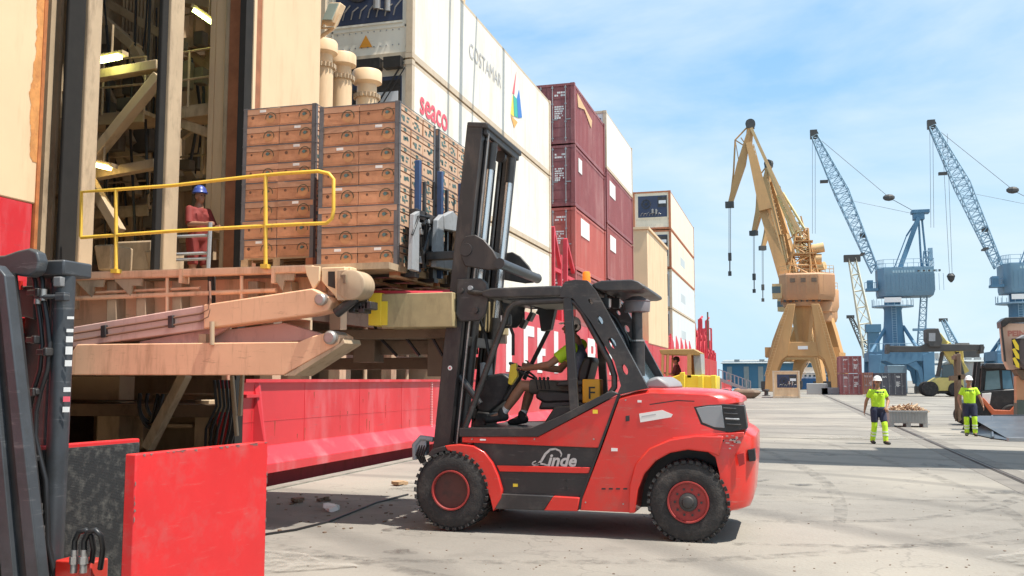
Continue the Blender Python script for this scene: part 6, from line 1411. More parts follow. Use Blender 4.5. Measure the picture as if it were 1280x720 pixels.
for k in range(9): xx = U(1084 + 9 * k, 440).x; m.bar((xx, YB - 4.2, U(1084, 441).z), (xx, YB - 4.2, U(1084, 441).z + 1), .06)
m.bar((U(1084, 440).x, YB - 4.2, U(1084, 441).z + 1), (U(1160, 440).x, YB - 4.2, U(1084, 441).z + 1), .06)
m.build('access_ladder', CRANE_LB, bc)
m = M(); rnd = random.Random(6)
for k in range(17):
    x = xa + 1.7 + k * .33
    if k != 8: m.box(x, x + .22, YB - 2.24, YB - 2.2, zh1 - .7, zh1 - .4)
tag(m.build('name_marks', mat('faded name', (.35, .5, .56), .6), hs), kind='stuff')
m = M(); [m.box(xa + 4.6 + .6 * k, xa + 4.85 + .6 * k, YB - 2.25, YB - 2.2, zh1 - .62, zh1 - .42) for k in range(5)]; m.build('vents', DARKM, hs)
B('operator_cab', CRANE_B, bc, [(U(1081, 360).x, U(1096, 360).x, YB - 2.0, YB - .4, U(1090, 365).z, U(1090, 362).z), (U(1083, 360).x, U(1090, 360).x, YB - 1.9, YB - .6, U(1090, 362).z, U(1090, 352).z)]); 
m = M(); [m.bar(U(px, 362, YB - 2), U(px, 353, YB - 2), .06) for px in range(1081, 1097, 3)]; m.bar(U(1081, 353, YB - 2), U(1096, 353, YB - 2), .06); m.build('cab_rail', CRANE_B, bc)
m = M(); b0, b1, b2 = U(1094, 340), U(1052, 240), U(1018, 170); lattice(m, b0, b1, .9, 1.7, 13, .085); lattice(m, b1, b2, 1.7, .75, 11, .08); m.build('lattice_boom', CRANE_LB, bc)
m = M(); m.obox(U(1017, 168), .9, .8, 1.1); m.lathe(U(1018, 168) - Vector((0, .3, 0)), (0, 1, 0), [(0, .5), (.6, .5)], 12); m.build('boom_head', DARKM, bc)
m = M(); m.obox(U(1030, 227), 1.0, .5, .35); m.obox(U(1078, 294), .6, .8, .6); m.obox(U(1078, 318), .5, 2.2, .2); m.build('boom_platform', DARKM, bc)
for s in (-.9, .9): m = M(); m.bar(U(1124, 338, YB + s), U(1148, 272, YB + s * .6), .45, .5); m.build('gantry_leg', CRANE_B, bc)
m = M(); m.bar(U(1117, 337, YB - .5), U(1133, 295, YB - .5), .12); m.bar(U(1133, 295), U(1146, 275), .2); m.obox(U(1150, 265), 2.1, 1.6, .4); m.obox(U(1148, 270), 1.3, 1.3, 1.0); m.build('gantry_head', CRANE_B, bc)
for px, px2 in ((1148, 1152), (1152, 1159)):
    m = M(); m.bar(U(px, 270), U(px2, 338), .22); m.build('gantry_tie', CRANE_B, bc)
m = M(); m.tube(U(1146, 266), U(1113, 248), .035, n=4); m.tube(U(1113, 248), U(1020, 170), .03, n=4); m.tube(U(1146, 268), U(1060, 250), .02, n=4)
for px in (1015.5, 1019): m.tube(U(px, 170), U(px, 292), .022, n=4)
m.build('hoist_rope', DARKM, bc)
m = M(); m.ell(U(1111, 247), (.75, .35, .45), None, 8, 5); m.build('counter_pulley', DARKM, bc)
m = M(); lattice(m, U(1151, 440), U(1158, 314), .9, .6, 16, .05); m.obox(U(1163, 318), .5, .5, 1.6); m.obox(U(1155, 412), 2.6, .8, .3); m.build('stair_tower', CRANE_LB, bc)
b2_ = copy_tree(bc, (bc.location.x + P(1278, 490, Y=YB).x - P(1122, 490, Y=YB).x, YB - 1, 0), label='blue harbour crane cut by the right edge, its boom rising left')
hk = M(); o2 = b2_.location - bc.location; a = U(1175, 170); e = U(1187, 345)
for dx in (-.3, .3): hk.tube((e.x + dx, YB - 1, a.z), (e.x + dx * .5, YB - 1, e.z), .022, n=4)
hk.lathe((e.x, YB - 1, e.z - .9), (0, 0, 1), [(0, .1), (.3, .35), (.8, .5), (1.1, .3)], 12); ROOT[b2_.name] = tuple(b2_.location); hk.build('hook_block', DARKM, b2_)
# distant lattice cranes behind
def farcrane(label, p0, p1, Y, w, mt, base=True, r=.14):
    a = P(*p0, Y=Y); b = P(*p1, Y=Y); t = thing('mobile_crane', label, 'crane', (a.x, Y, 0), 'lattice boomed cranes in the distance')
    m = M(); n = max(6, int((b - a).length / (w * 1.3))); lattice(m, a, b, w, w * .5, n, r); m.build('lattice_boom', mt, t)
    m = M(); m.obox(b, w * 1.2, w * .6, w * .5); m.build('boom_head', DARKM, t)
    m = M(); m.obox((a.x + 2, Y, a.z * .5), 5, 3.4, a.z); m.obox((a.x + 1, Y - .3, a.z + .6), 3, 2.6, 1.4); m.build('carrier', CRANE_B if Y < 240 else DARKM, t, bevel=.2)
    return t
farcrane('distant crane with pale yellow lattice boom behind the blue crane leg', (1089, 446), (1065, 323), 185, 2.4, mat('pale yellow lattice', (.66, .63, .50), .6))
farcrane('small distant crane with thin dark boom left of the pale yellow one', (1086, 445), (1063, 396), 260, 1.6, DARKM, r=.16)
farcrane('small distant crane boom right of the stacker beam', (1196, 436), (1179, 400), 240, 1.5, CRANE_LB, r=.16)
t = thing('mobile_crane', 'blue boxy crane column beside the pale yellow boom', 'crane', (P(1091, 450, Y=170).x, 170, 0), 'lattice boomed cranes in the distance')
a = P(1091, 408, Y=170); B('column', CRANE_B, t, [(a.x - .9, a.x + .9, 169, 171, 0, a.z)]); B('column_head', CRANE_B, t, [(a.x - 1.2, a.x + 1.2, 168.8, 171.2, a.z - 1, a.z + .3)])

# ---------------------------------------------------------------- buildings and things far along the quay
WB = mat('blue cladding', (.055, .17, .27), .6, var=.1, scale=.2); WR = mat('pale roof', (.30, .32, .31), .7, var=.1); WG = mat('grey cladding', (.40, .40, .38), .7, var=.1, scale=.2)
def shed(name, label, pxl, pxr, top, Y, mt, depth=30, doors=(), eave=1.0, ribs=True):
    a = P(pxl, top, Y=Y); b = P(pxr, top, Y=Y); t = thing(name, label, 'warehouse', ((a.x + b.x) / 2, Y, 0))
    B('wall', mt, t, [(a.x, b.x, Y, Y + depth, 0, a.z - eave)]); m = M(); m.prism([(a.x - .5, Y - .6, a.z - eave), (a.x - .5, Y + depth / 2, a.z), (a.x - .5, Y + depth + .6, a.z - eave)], (b.x - a.x + 1, 0, 0)); m.build('roof', WR, t)
    n = int((b.x - a.x) / 2.2); m = M()
    for k in range(n): m.box(a.x + k * 2.2, a.x + k * 2.2 + .12, Y - .06, Y, .1, a.z - eave)
    pass
    for px in doors:
        q = P(px, 470, Y=Y); B('door', WR, t, [(q.x - .5, q.x + .5, Y - .08, Y, .0, 4.4)])
    for k in range(4): x = a.x + (b.x - a.x) * (k + .5) / 4; B('roof_vent', WG, t, [(x - .5, x + .5, Y + 6, Y + 7.5, a.z - 1.4, a.z - .1)])
    return t
shed('warehouse', 'long blue warehouse with pale doors behind the tan cranes', 903, 1034, 448, 200, WB, doors=(912, 933, 951, 1026))
shed('warehouse', 'low grey warehouse behind the reach stacker and the right worker', 1212, 1262, 445, 190, WG)
shed('warehouse', 'dark grey gabled shed between the blue crane and the stacker', 1163, 1196, 440, 230, mat('dark grey cladding', (.15, .17, .18), .7), eave=5)
bt = thing('ferry', 'blue hulled ferry with white decks seen through the tan crane legs', 'boat', (P(1014, 490, Y=185).x, 185, 0))
a, b = P(996, 473, Y=185), P(1040, 473, Y=185)
m = M(); m.prism([(a.x, 182, .05), (b.x, 182, .05), (b.x + 1, 182, a.z), (a.x - 1, 182, a.z)], (0, 6, 0)); m.build('hull', mat('ferry blue', (.03, .13, .33), .4), bt)
B('deck_house', WHITE, bt, [(a.x + .2, b.x - 1, 182.5, 187, a.z, a.z + .9), (a.x + 1, b.x - 2, 183, 187, a.z + 1.0, a.z + 2.0)])
m = M()
for k in range(9): x = a.x + .6 + k * .75; m.box(x, x + .35, 182.4, 182.5, a.z + .3, a.z + .65)
m.build('window', DGLASS, bt)
m = M()
for k in range(6): x = a.x + .6 + k * 1.1; m.bar((x, 182.6, a.z + 2.0), (x + (.9 if k % 2 else -.4), 182.6, a.z + 3.6), .14)
m.build('mast', WHITE, bt)
container(95, 6.06, 0.03, 2.6, CREAM, 'reefer', 'cream refrigeration container standing alone on the quay under the tan crane', group='containers on the quay', xr=P(1000, 480, Y=95).x, seed=71, w=2.5)
xm = P(1078, 480, Y=117).x
container(117, 6.06, 0.03, 2.45, MAROON, 'dry', 'maroon container at the bottom of the pair by the blue crane', group='containers on the quay', xr=xm, seed=72)
container(117, 6.06, 2.5, 2.0, MAROON2, 'dry', 'maroon container on top of the pair by the blue crane', group='containers on the quay', xr=xm, seed=73)
container(112, 6.06, 0.03, 2.5, mat('dark grey container', (.10, .10, .115), .6, var=.1), 'dry', 'dark grey container right of the worker nearer the camera', group='containers on the quay', xr=P(1133, 480, Y=112).x, seed=74, w=2.9)
container(122, 6.06, 0.03, 2.6, mat('dull orange container', (.42, .20, .13), .6, var=.1), 'dry', 'small dull orange container beside the maroon pair', group='containers on the quay', xr=P(1092, 480, Y=122).x, seed=75, w=1.3)
# litter of steelwork before the warehouse
gw = thing('gangway', 'grey steel gangway resting on the quay before the blue warehouse', 'gangway', (P(905, 490, Y=100).x, 100, 0)); m = M()
a, b = P(898, 474, Y=100), P(938, 489, Y=100)
for y in (100, 101.2):
    m.bar((a.x, y, a.z), (b.x, y, max(b.z, .3)), .12, .3); m.bar((a.x, y, a.z + 1), (b.x, y, b.z + 1.0), .06)
    for k in range(9): q = a.lerp(b, k / 8); m.bar((q.x, y, q.z), (q.x, y, q.z + 1), .06)
m.build('side_truss', LGREY, gw); B('tread', WG, gw, [(a.x, b.x, 100.1, 101.1, .1, .25)]); m = M(); m.bar((a.x, 100.6, 0), (a.x, 100.6, a.z), .5); m.build('foot', LGREY, gw)
bo = M(); c_ = P(932, 490, Y=92)
bo.loft([[(c_.x + x * s, 92 + y * s, z) for x, y in ((-1.6, 0), (-1.0, -.6), (1.0, -.6), (1.7, 0), (1.0, .6), (-1.0, .6))] for s, z in ((.45, .0), (.7, .3), (.85, .55), (.7, .75), (.4, .85))]); tag(bo.build('boat', BROWNST, loc=(c_.x, 92, 0), bevel=.03), 'small brown covered boat on the quay left of the cream container', 'boat')
for i, px in enumerate((893, 907, 922, 958)):
    c_ = P(px, 494 + (i % 2), Z=0); m = M(); m.lathe(c_, (0, 0, 1), [(0, .42), (.06, .42), (.1, .22), (.5, .2), (.56, .36), (.7, .34), (.74, .1)], 16)
    tag(m.build('bollard', DARKM if i % 2 else RUST, smooth=40), ['rusty mooring bollard nearest the forklift hood', 'dark mooring bollard second from the forklift hood', 'rusty mooring bollard before the brown boat', 'dark mooring bollard left of the cream container'][i], 'bollard', 'mooring bollards on the quay')
for i, px in enumerate((1022, 1040)):
    c_ = P(px, 492, Y=120); m = M(); m.box(c_.x - 1.2, c_.x + 1.2, 120, 121.5, 0, 1.3 if i == 0 else .8); tag(m.build('concrete_block', WG, bevel=.05), ['grey block on the quay under the tan crane beam', 'low grey block beside the right leg of the tan crane'][i], 'block')
# ---- yellow tractor with open cab beyond the forklift hood
yt = thing('terminal_tractor', 'yellow tractor with open brown roofed cab behind the forklift hood', 'tractor', (P(855, 500, Y=30).x, 30, 0))
def ytp(name, mt, px, y0=30, y1=31.4, bevel=.02): m = M(); m.pxy(px, 30, y0, y1); return m.build(name, mt, yt, bevel=bevel)
ytp('roof', mat('brown yellow roof', (.42, .26, .09), .6, var=.15), [(824, 437), (867, 436), (876, 441), (874, 444), (826, 443)])
for q in ([(827, 443), (830, 443), (829, 470), (826, 470)], [(834, 443), (836, 443), (835, 470), (833, 470)], [(859, 443), (864, 443), (864, 472), (859, 472)]): ytp('roof_post', CRANE_T, q, 30, 30.1, 0); ytp('roof_post', CRANE_T, q, 31.2, 31.3, 0)
ytp('side_panel', LGREY, [(866, 443), (876, 442), (877, 468), (868, 472)], 30.1, 31.3)
ytp('engine_cover', YELLOW2, [(828, 475), (850, 468), (896, 470), (896, 486), (893, 494), (828, 494)])
for q in ([(851, 466), (857, 465), (857, 492), (850, 492)], [(873, 470), (880, 469), (880, 492), (873, 492)], [(889, 469), (896, 469), (896, 486), (890, 490)]): ytp('yellow_post', YELLOW2, q, 29.7, 29.9)
ytp('front_frame', BLACK, [(826, 492), (898, 492), (898, 505), (826, 505)], 30.1, 31.3)
for px in (838, 884):
    for y in (29.9, 31.1): m = M(); a = P(px, 515, Y=30); m.lathe((a.x, y, .45), (0, 1, 0), [(0, .3), (0, .42), (.05, .45), (.30, .45), (.35, .42), (.35, .3)], 24); m.build('wheel', RUBBER, yt, smooth=35)
base = P(846, 480, Y=30.7); a = lambda px, py, dy=0: P(px, py, Y=30.7 + dy)
D = dict(pelvis=a(847, 474), chest=a(846, 462), neck=a(845.5, 455), head=a(845, 450.5), shL=a(846, 459, .2), shR=a(845, 459, -.2), elL=a(843, 468, .25), elR=a(841, 468, -.25), wrL=a(836, 467, .15), wrR=a(835, 467, -.15), hipL=a(846, 475, .1), hipR=a(846, 475, -.1), knL=a(833, 475, .14), knR=a(833, 475, -.14), anL=a(832, 488, .14), anR=a(832, 488, -.14), toeL=a(828, 489, .14), toeR=a(828, 489, -.14))
human('person', 'driver in dark red jacket seated in the yellow tractor cab', D, (-1, 0, 0), dict(skin=SKIN2, hair=HAIR, top=mat('dark red jacket', (.14, .03, .035), .8), bottom=NAVY, shoe=SHOE, hat=HAIR, sleeve=1, leg=1.0, base=tuple(D['pelvis'])), cat='driver', hat='cap', vox=.016)
# ---- grey bin of scrap wood
bn = thing('scrap_bin', 'grey plastic bin heaped with broken wood beside the nearer worker', 'bin', (P(1136, 533, Z=0).x, 38, 0))
PL = mat('grey bin plastic', (.36, .36, .35), .6, var=.08, dirt_or_sheen=(.2, .18, .16), damt=.5, dscale=3)
x0, x1 = P(1112, 533, Y=37.6).x, P(1160, 533, Y=37.6).x; zt_ = P(1112, 513, Y=37.6).z
for b_ in ((x0, x1, 37.6, 37.66, .14, zt_), (x0, x1, 38.7, 38.76, .14, zt_), (x0, x0 + .06, 37.66, 38.7, .14, zt_), (x1 - .06, x1, 37.66, 38.7, .14, zt_)): B('bin_wall', PL, bn, [b_])
B('bin_floor', PL, bn, [(x0 + .06, x1 - .06, 37.66, 38.7, .14, .2)])
for k in range(3):
    xx = x0 + (x1 - x0 - .16) * k / 2; B('foot', PL, bn, [(xx, xx + .16, 37.6, 38.76, 0.0, .14)], bevel=.01)
m = M()
for k in range(12): xx = x0 + .08 + k * (x1 - x0 - .16) / 11; m.box(xx - .012, xx + .012, 37.57, 37.6, .18, zt_ - .06)
m.box(x0 - .02, x1 + .02, 37.56, 37.6, zt_ - .06, zt_); m.build('wall_rib', PL, bn)
random.seed(17); m = M()
for k in range(230):
    u, v = random.uniform(-1, 1), random.uniform(-1, 1); q = Vector(((x0 + x1) / 2 + u * .66, 38.18 + v * .45, zt_ - .05 + .30 * max(0, 1 - u * u) * max(0, 1 - v * v) * random.random())); R = Matrix.Rotation(random.uniform(0, 6), 3, 'Z') @ Matrix.Rotation(random.uniform(-.6, .6), 3, 'Y') @ Matrix.Rotation(random.uniform(0, 3), 3, 'X')
    m.cur = k % 3; m.obox(q, random.uniform(.12, .34), random.uniform(.02, .07), random.uniform(.01, .03), R)
tag(m.build('broken_wood', [WOOD, mat('brown scrap', (.28, .14, .08), .8, var=.2), mat('pale split wood', (.55, .40, .26), .8, var=.2)]), 'heap of splintered wood filling the grey bin', 'scrap wood', kind='stuff')
# ---- steel bucket at the right edge
bk = thing('loader_bucket', 'dark blue grey steel bucket lying on the quay right of the worker', 'bucket', (P(1245, 548, Z=0).x, 31, 0))
A0, A1, A2 = P(1214, 543, Z=0), P(1262, 551.5, Z=0), P(1241, 549, Z=0); A3 = Vector((A1.x + 3.2, A1.y + .3, 0)); t0 = P(1240, 520, Y=A0.y + .9); t1 = P(1250, 519.5, Y=A0.y + .9); BKM = mat('worn blue grey steel', (.13, .145, .165), .4, metal=.4, var=.2, dirt_or_sheen=(.2, .19, .18), damt=.7, dscale=3)
up_ = Vector((0, 0, .03)); t1 = Vector((A1.x - .35, A0.y + .9, t0.z)); t2 = Vector((A3.x, A0.y + .9, t0.z + .05))
m = M(); m.add([A0 + up_, A2 + up_, t0], [(0, 1, 2)]); m.add([A2 + up_, A1 + up_, t0], [(0, 1, 2)]); 
m.loft([[A0 + up_, A2 + up_, t0, t0 + Vector((0, 1.2, -.5)), A0 + Vector((.4, 1.6, .03))], [A1 + up_, A1 + Vector((.02, 0, .03)), t1, t1 + Vector((0, 1.2, -.5)), A1 + Vector((0, 1.8, .03))], [A3 + up_, A3 + Vector((.02, 0, .03)), t2, t2 + Vector((0, 1.2, -.5)), A3 + Vector((0, 1.8, .03))]])
m.build('bucket_shell', BKM, bk, bevel=.02)
m = M(); m.bar(A1 + Vector((-.05, -.02, .05)), A3 + Vector((0, -.02, .05)), .10, .22, side=(0, 0, 1)); m.build('cutting_edge', mat('pale worn edge', (.34, .37, .40), .35, metal=.5, var=.2), bk)
m = M(); m.bar(A2 + up_ + Vector((0, -.02, .02)), t0 + Vector((0, -.03, 0)), .05, .06); m.bar(t0, t2, .08, .08); m.build('edge_weld', BKM, bk)
# ---- dark forklift beyond the bucket
YD2 = 39.5
df = thing('forklift', 'dark forklift with orange lift arms behind the right worker', 'forklift', (P(1235, 530, Y=YD2).x, YD2 + .8, 0))
def dp(name, mt, px, y0=YD2, y1=YD2 + 1.6, bevel=.02, seg=2): m = M(); m.pxy(px, YD2, y0, y1); return m.build(name, mt, df, bevel=bevel, seg=seg)
for y in (YD2, YD2 + .7):
    dp('mast_upright', BROWNST, [(1196, 442), (1201, 442), (1203, 524), (1198, 528)], y, y + .08); dp('fork_carriage', BROWNST, [(1190, 470), (1207, 468), (1207, 474), (1190, 476)], y, y + .1, 0)
    dp('rear_upright', BLACK, [(1222, 452), (1226, 452), (1222, 500), (1217, 500)], y, y + .1, 0); dp('rear_upright', BLACK, [(1229, 455), (1232, 455), (1231, 498), (1226, 500)], y + .2, y + .3, 0)
dp('mast_crossbar', BROWNST, [(1195, 444), (1201, 444), (1201, 449), (1195, 449)], YD2 + .12, YD2 + 1.1)
dp('body', BLACK, [(1204, 505), (1230, 488), (1272, 486), (1276, 522), (1210, 524)], YD2 + .15, YD2 + 1.5, .05)
dp('cab', BLACK, [(1229, 491), (1231, 462), (1236, 459), (1266, 459), (1270, 491)], YD2 + .2, YD2 + 1.4, .03)
dp('side_glass', mat('pale cab glass', (.16, .25, .27), .08, var=.2), [(1232, 488), (1234, 464), (1250, 463), (1252, 486)], YD2 + .185, YD2 + .2, 0); dp('side_glass', mat('blue cab glass', (.10, .22, .30), .08, var=.2), [(1255, 486), (1254, 463), (1264, 463), (1268, 486)], YD2 + .185, YD2 + .2, 0)
dp('cab_roof', CHAR, [(1229, 458), (1233, 454), (1266, 454), (1270, 458), (1268, 461), (1231, 461)], YD2 + .1, YD2 + 1.5, .03)
dp('white_cover', WHITE, [(1228, 492), (1240, 491), (1238, 505), (1229, 503)], YD2 + .1, YD2 + .15, .01)
OR = mat('orange red arm paint', (.55, .13, .05), .5, var=.12, dirt_or_sheen=(.2, .07, .04), damt=.5)
for y in (YD2 - .1, YD2 + 1.3): dp('lift_arm', OR, [(1225, 499), (1229, 497), (1242, 512), (1262, 513), (1274, 500), (1280, 500), (1270, 519), (1240, 519)], y, y + .14, .02)
for px, r in ((1213, .36), (1266, .40)):
    for y in (YD2 + .0, YD2 + 1.35):
        a = P(px, 520, Y=YD2); m = M(); m.lathe((a.x, y, r), (0, 1, 0), [(0, r * .5), (0, r * .9), (.04, r), (.24, r), (.28, r * .9), (.28, r * .5)], 24); m.build('tyre', RUBBER, df, smooth=35)
# ---- hopper at the right edge
YH = 36.0
hp = thing('mobile_hopper', 'cream and orange loading hopper with chevron board cut by the right edge', 'hopper', (P(1290, 530, Y=YH).x, YH + 1, 0))
def hpf(name, mt, px, y0=YH, y1=YH + .5, bevel=.02): m = M(); m.pxy(px, YH, y0, y1); return m.build(name, mt, hp, bevel=bevel)
HC = mat('cream orange panel', (.74, .50, .36), .55, var=.08, dirt_or_sheen=(.4, .22, .14), damt=.5, dscale=1.5, streak=.2)
hpf('side_panel', HC, [(1252, 404), (1340, 404), (1340, 462), (1262, 462), (1256, 450)])
hpf('top_frame', CHAR, [(1250, 402), (1256, 397), (1340, 394), (1340, 400), (1262, 403), (1256, 408), (1251, 410)], YH - .1, YH + .6); hpf('corner_strip', DARKM, [(1250.5, 404), (1252.5, 404), (1257.5, 452), (1255.5, 452)], YH - .02, YH + .1, 0)
hpf('rounded_bin', mat('brown grey drum', (.13, .10, .09), .5, var=.2), [(1268, 424), (1276, 420), (1340, 420), (1340, 462), (1276, 462), (1266, 450)], YH - .5, YH + .6, .08)
hpf('bin_lid', LGREY, [(1268, 424), (1276, 419), (1340, 417), (1340, 422), (1276, 424)], YH - .55, YH + .6, .02)
for k, (a_, b_) in enumerate((((1260.5, 426), (1268.5, 434)), ((1260.5, 437), (1269, 445)), ((1261, 448), (1269, 456)))):
    hpf('chevron_stripe', YELLOW2, [(a_[0], a_[1]), (a_[0] + 3.2, a_[1] - 1), (b_[0], b_[1] - 1.2), (b_[0] + .5, b_[1] + 4.5), (b_[0] - 3.5, b_[1] + 3)], YH - .58, YH - .56, 0)
hpf('chevron_board', BLACK, [(1260, 424), (1269.5, 424), (1270, 460), (1262, 456)], YH - .56, YH - .53, 0)
a = P(1259.5, 420, Y=YH); words('PEINE', .25, (a.x, YH - .004, a.z), (1, 0, 0), (0, 0, 1), 'lettering', mat('faded red letters', (.58, .22, .16), .6), hp, .004, width=1.1, bold=.012)
hpf('funnel', BROWNST, [(1268, 462), (1340, 462), (1320, 475), (1276, 475)], YH - .2, YH + .6, .03)
hpf('leg', mat('orange leg paint', (.68, .33, .17), .5, var=.12), [(1270, 470), (1284, 470), (1285, 505), (1271, 505)], YH, YH + .4, .03); hpf('leg_base', mat('green grey base', (.12, .14, .11), .6), [(1271, 500), (1288, 500), (1288, 532), (1271, 532)], YH - .05, YH + .5, .02)

# ---- reach stacker
YS = 108.0
rs = thing('reach_stacker', 'yellow reach stacker holding its dark spreader beam across the quay', 'reach stacker', (P(1180, 495, Y=YS).x, YS + 2, 0))
def rp(name, mt, px, y0=YS, y1=YS + 3.2, bevel=.05): m = M(); m.pxy(px, YS, y0, y1); return m.build(name, mt, rs, bevel=bevel)
YEL = mat('machine yellow', (.62, .50, .16), .5, var=.12)
rp('body', YEL, [(1162, 478), (1172, 472), (1204, 472), (1206, 488), (1160, 489)]); rp('chassis', BLACK, [(1158, 484), (1208, 484), (1206, 492), (1160, 492)], YS + .3, YS + 2.9)
rp('cab', DGLASS, [(1178, 472), (1179, 456), (1192, 455), (1195, 472)], YS + .4, YS + 2.0)
for px, r in ((1163, .78), (1195, .74)):
    for y in (YS - .2, YS + 2.7): a = P(px, 488, Y=YS); m = M(); m.lathe((a.x, y, r), (0, 1, 0), [(0, r * .45), (0, r * .9), (.1, r), (.6, r), (.7, r * .9), (.7, r * .45)], 22); m.build('wheel', RUBBER, rs, smooth=35)
m = M(); m.bar(P(1204, 466, Y=YS + 1.6), P(1180, 430, Y=YS + .5), 1.0, 1.1, side=(0, 1, 0)); m.bar(P(1184, 436, Y=YS + .8), P(1170, 418, Y=YS), .8, .8, side=(0, 1, 0)); m.build('telescopic_boom', YEL, rs, bevel=.05)
for q in ((1172, 470, 1178, 440), (1204, 470, 1196, 440)): m = M(); m.tube(P(q[0], q[1], Y=YS + .6), P(q[2], q[3], Y=YS + .4), .2, n=10); m.build('lift_cylinder', DARKM, rs)
rp('spreader_head', DARKM, [(1156, 412), (1171, 411), (1176, 425), (1174, 434), (1160, 434), (1156, 425)], YS - 1.2, YS + 1.2); rp('spreader_panel', LGREY, [(1159, 417), (1167, 417), (1167, 427), (1159, 427)], YS - 1.25, YS - 1.2, 0)
rp('spreader_beam', DARKM, [(1106, 435), (1112, 432.5), (1150, 433), (1155, 430), (1226, 431), (1229, 434), (1228, 438), (1150, 440), (1107, 440)], YS - .9, YS + .6); 
for px in (1109, 1225): rp('end_beam', DARKM, [(px - 2, 431), (px + 2, 431), (px + 2, 442), (px - 2, 442)], YS - 1.2, YS + 1.2, 0)
rp('yellow_counter_arm', YEL, [(1184, 432), (1206, 438), (1208, 460), (1200, 464), (1192, 446)], YS + 1, YS + 1.6)
# ---- unseen tower added just outside the frame on the right: it throws the long band of shade across the concrete
qc = thing('shade_tower', 'unseen tower added at the right to throw the shade band', 'crane', (10.5, 22, 0))
for x in (8.2, 12.2):
    B('tower_leg', CRANE_T, qc, [(x, x + 1.2, 19.8, 23.4, .02, 15)])
B('tower_body', CRANE_T, qc, [(7.6, 14, 19.4, 23.6, 15, 22)]); B('tower_panel', CRANE_T, qc, [(8.2, 13.4, 20.2, 22.8, 2, 15)]); B('tower_cabin', CRANE_R, qc, [(7.9, 9.6, 23.4, 25.2, 6, 13.4)])
# ---- small litter on the concrete by the hull
random.seed(44); LIT = [WOOD, PWHITE, BROWNST]
for i, (px, py, s, lab) in enumerate(((498, 607, .16, 'small pale block lying on the concrete near the hull'), (414, 638, .18, 'crumpled white scrap on the concrete before the red hull'), (404, 627, .10, 'dark scrap beside the crumpled white one'), (371, 628, .13, 'dark rag on the shaded concrete near the hull'))):
    c_ = P(px, py, Z=0); m = M(); rnd = random.Random(i)
    for k in range(5): m.obox(c_ + Vector((rnd.uniform(-s, s) * .5, rnd.uniform(-s, s) * .5, s * .16 + rnd.uniform(0, .03))), s * rnd.uniform(.4, .9), s * rnd.uniform(.4, .9), s * .3, Matrix.Rotation(rnd.uniform(0, 3), 3, 'Z') @ Matrix.Rotation(rnd.uniform(-.3, .3), 3, 'X'))
    tag(m.build('litter', LIT[(0, 1, 2, 2)[i]]), lab, 'litter', 'scraps on the concrete')
m = M(); m.path([P(*q, Z=.015) for q in ((330, 668), (370, 662), (410, 652), (440, 640), (470, 628), (510, 618))], .014, 6); tag(m.build('cable', HOSE, smooth=60), 'thin dark cable lying on the concrete left of the front wheel', 'cable')
m = M()
for k in range(55):
    c_ = P(random.uniform(335, 520), random.uniform(618, 668), Z=0); s = random.uniform(.006, .024); m.obox(c_ + Vector((0, 0, s * .3)), s * 2, s * random.uniform(.5, 2), s * .7, Matrix.Rotation(random.uniform(0, 3), 3, 'Z'))
for k in range(330):
    c_ = P(random.uniform(330, 1280), random.uniform(520, 720), Z=0); s = random.uniform(.003, .011); m.obox(c_ + Vector((0, 0, s * .3)), s * 2, s * random.uniform(.6, 2), s * .7, Matrix.Rotation(random.uniform(0, 3), 3, 'Z'))
tag(m.build('grit', BROWNST, loc=(0, 10, 0)), 'grit and splinters scattered over the concrete', 'grit', kind='stuff')

# ---- rubber laid down by turning trucks, oil drips and patched concrete: thin worn films on the ground
def film(name, rgb, thr, sc, amt, rough=.8):
    m = bpy.data.materials.new(name); m.use_nodes = True; t = m.node_tree; N = t.nodes; K = t.links.new; b = N['Principled BSDF']
    b.inputs['Base Color'].default_value = (*rgb, 1); b.inputs['Roughness'].default_value = rough
    g = N.new('ShaderNodeNewGeometry'); n = N.new('ShaderNodeTexNoise'); n.inputs['Scale'].default_value = sc; n.inputs['Detail'].default_value = 8; n.inputs['Roughness'].default_value = .7; K(g.outputs['Position'], n.inputs['Vector'])
    r = N.new('ShaderNodeMapRange'); r.inputs[1].default_value = thr; r.inputs[2].default_value = thr + .25; r.inputs[4].default_value = amt; K(n.outputs[0], r.inputs[0]); K(r.outputs[0], b.inputs['Alpha']); return m
TM = film('laid rubber', (.06, .055, .05), .44, 4.2, .36); OIL = film('oil stain', (.045, .04, .036), .42, 5, .7, .45); PATCHM = film('cement patch', (.40, .37, .32), .38, 4, .6)
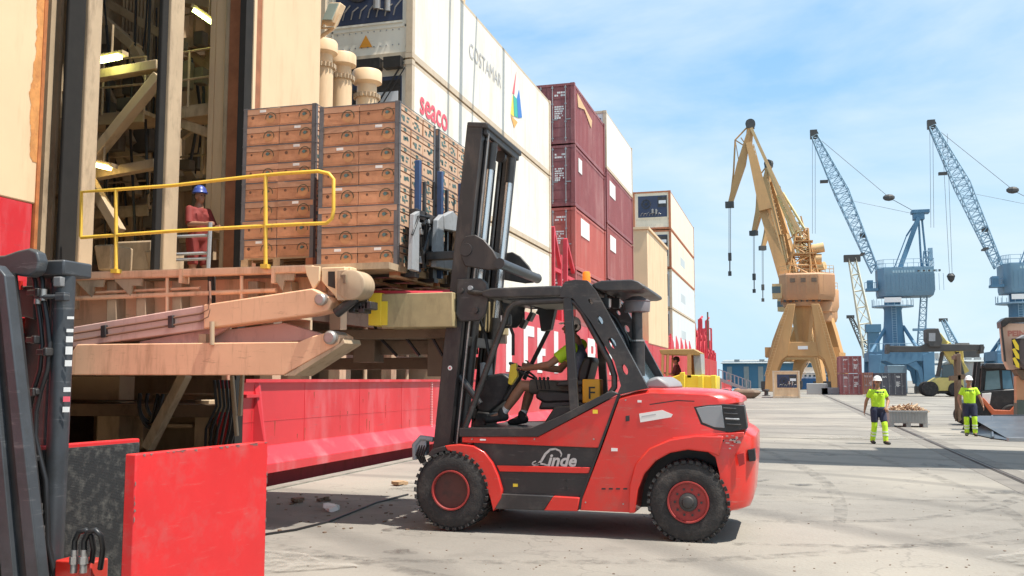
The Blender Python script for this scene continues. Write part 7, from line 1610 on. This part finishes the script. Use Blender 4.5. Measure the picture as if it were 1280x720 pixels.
def sweep(pts, w, z, name, mt, k=40):
    pts = [Vector(p) for p in pts]; out_ = []
    for i in range(k + 1):
        t = i / k; a, b, c, d_ = pts; q = a * (1 - t) ** 3 + b * 3 * t * (1 - t) ** 2 + c * 3 * t * t * (1 - t) + d_ * t ** 3; out_.append(q)
    vs = []
    for i, q in enumerate(out_):
        d_ = (out_[min(i + 1, k)] - out_[max(i - 1, 0)]).normalized(); n = Vector((-d_.y, d_.x)); ww = w * (.5 + .5 * sin(pi * i / k) ** .5)
        vs += [(q.x + n.x * ww, q.y + n.y * ww, z), (q.x - n.x * ww, q.y - n.y * ww, z)]
    m = M(); m.add(vs, [(2 * i, 2 * i + 2, 2 * i + 3, 2 * i + 1) for i in range(k)]); return tag(m.build(name, mt, loc=(0, 0, 0)), kind='structure')
z = .0045
for a in (((-6, 7.2), (-2, 6.9), (2, 8.2), (5, 13)), ((-6, 8.6), (-2, 8.3), (1, 9.6), (3.6, 14)), ((-.5, 10.5), (2, 10.6), (4, 12), (5.5, 17)), ((-.4, 12.2), (1.6, 12.3), (3, 14), (4.2, 19)), ((-7, 9.6), (-5, 9.2), (-2, 7.6), (2, 5.2)), ((-3, 16), (0, 14), (4, 14.5), (9, 18)), ((-2, 30), (0, 22), (1, 17), (.5, 12)), ((.4, 30), (2, 22), (3, 17), (2.6, 12)), ((-6, 14), (-3, 18), (-2, 26), (-2.4, 40)), ((1, 40), (3, 34), (7, 30), (14, 29)), ((-7, 12.6), (-5.6, 12.2), (-4.6, 13), (-3.9, 16)), ((-2, 6.2), (1, 6.5), (3, 7.4), (4, 9))):
    sweep(a, .11, z, 'tyre_mark', TM); z += .0004
random.seed(70)
def blot(x, y, r, z, name, mt):
    n = 18; pts_ = [(x + r * (1 + .35 * sin(3 * t + x) + random.uniform(-.12, .12)) * cos(t) * 1.4, y + r * (1 + .3 * cos(2 * t + y)) * sin(t), z) for t in [2 * pi * i / n for i in range(n)]]
    m = M(); m.add(pts_, [tuple(range(n))]); tag(m.build(name, mt, loc=(0, 0, 0)), kind='structure')
for k in range(26): blot(random.uniform(-5, 6), random.uniform(5.5, 26), random.uniform(.05, .28), .0098 + k * .0002, 'oil_stain', OIL)
for k in range(12): blot(random.uniform(-6, 8), random.uniform(6, 34), random.uniform(.3, 1.1), .0155 + k * .0002, 'cement_patch', PATCHM)
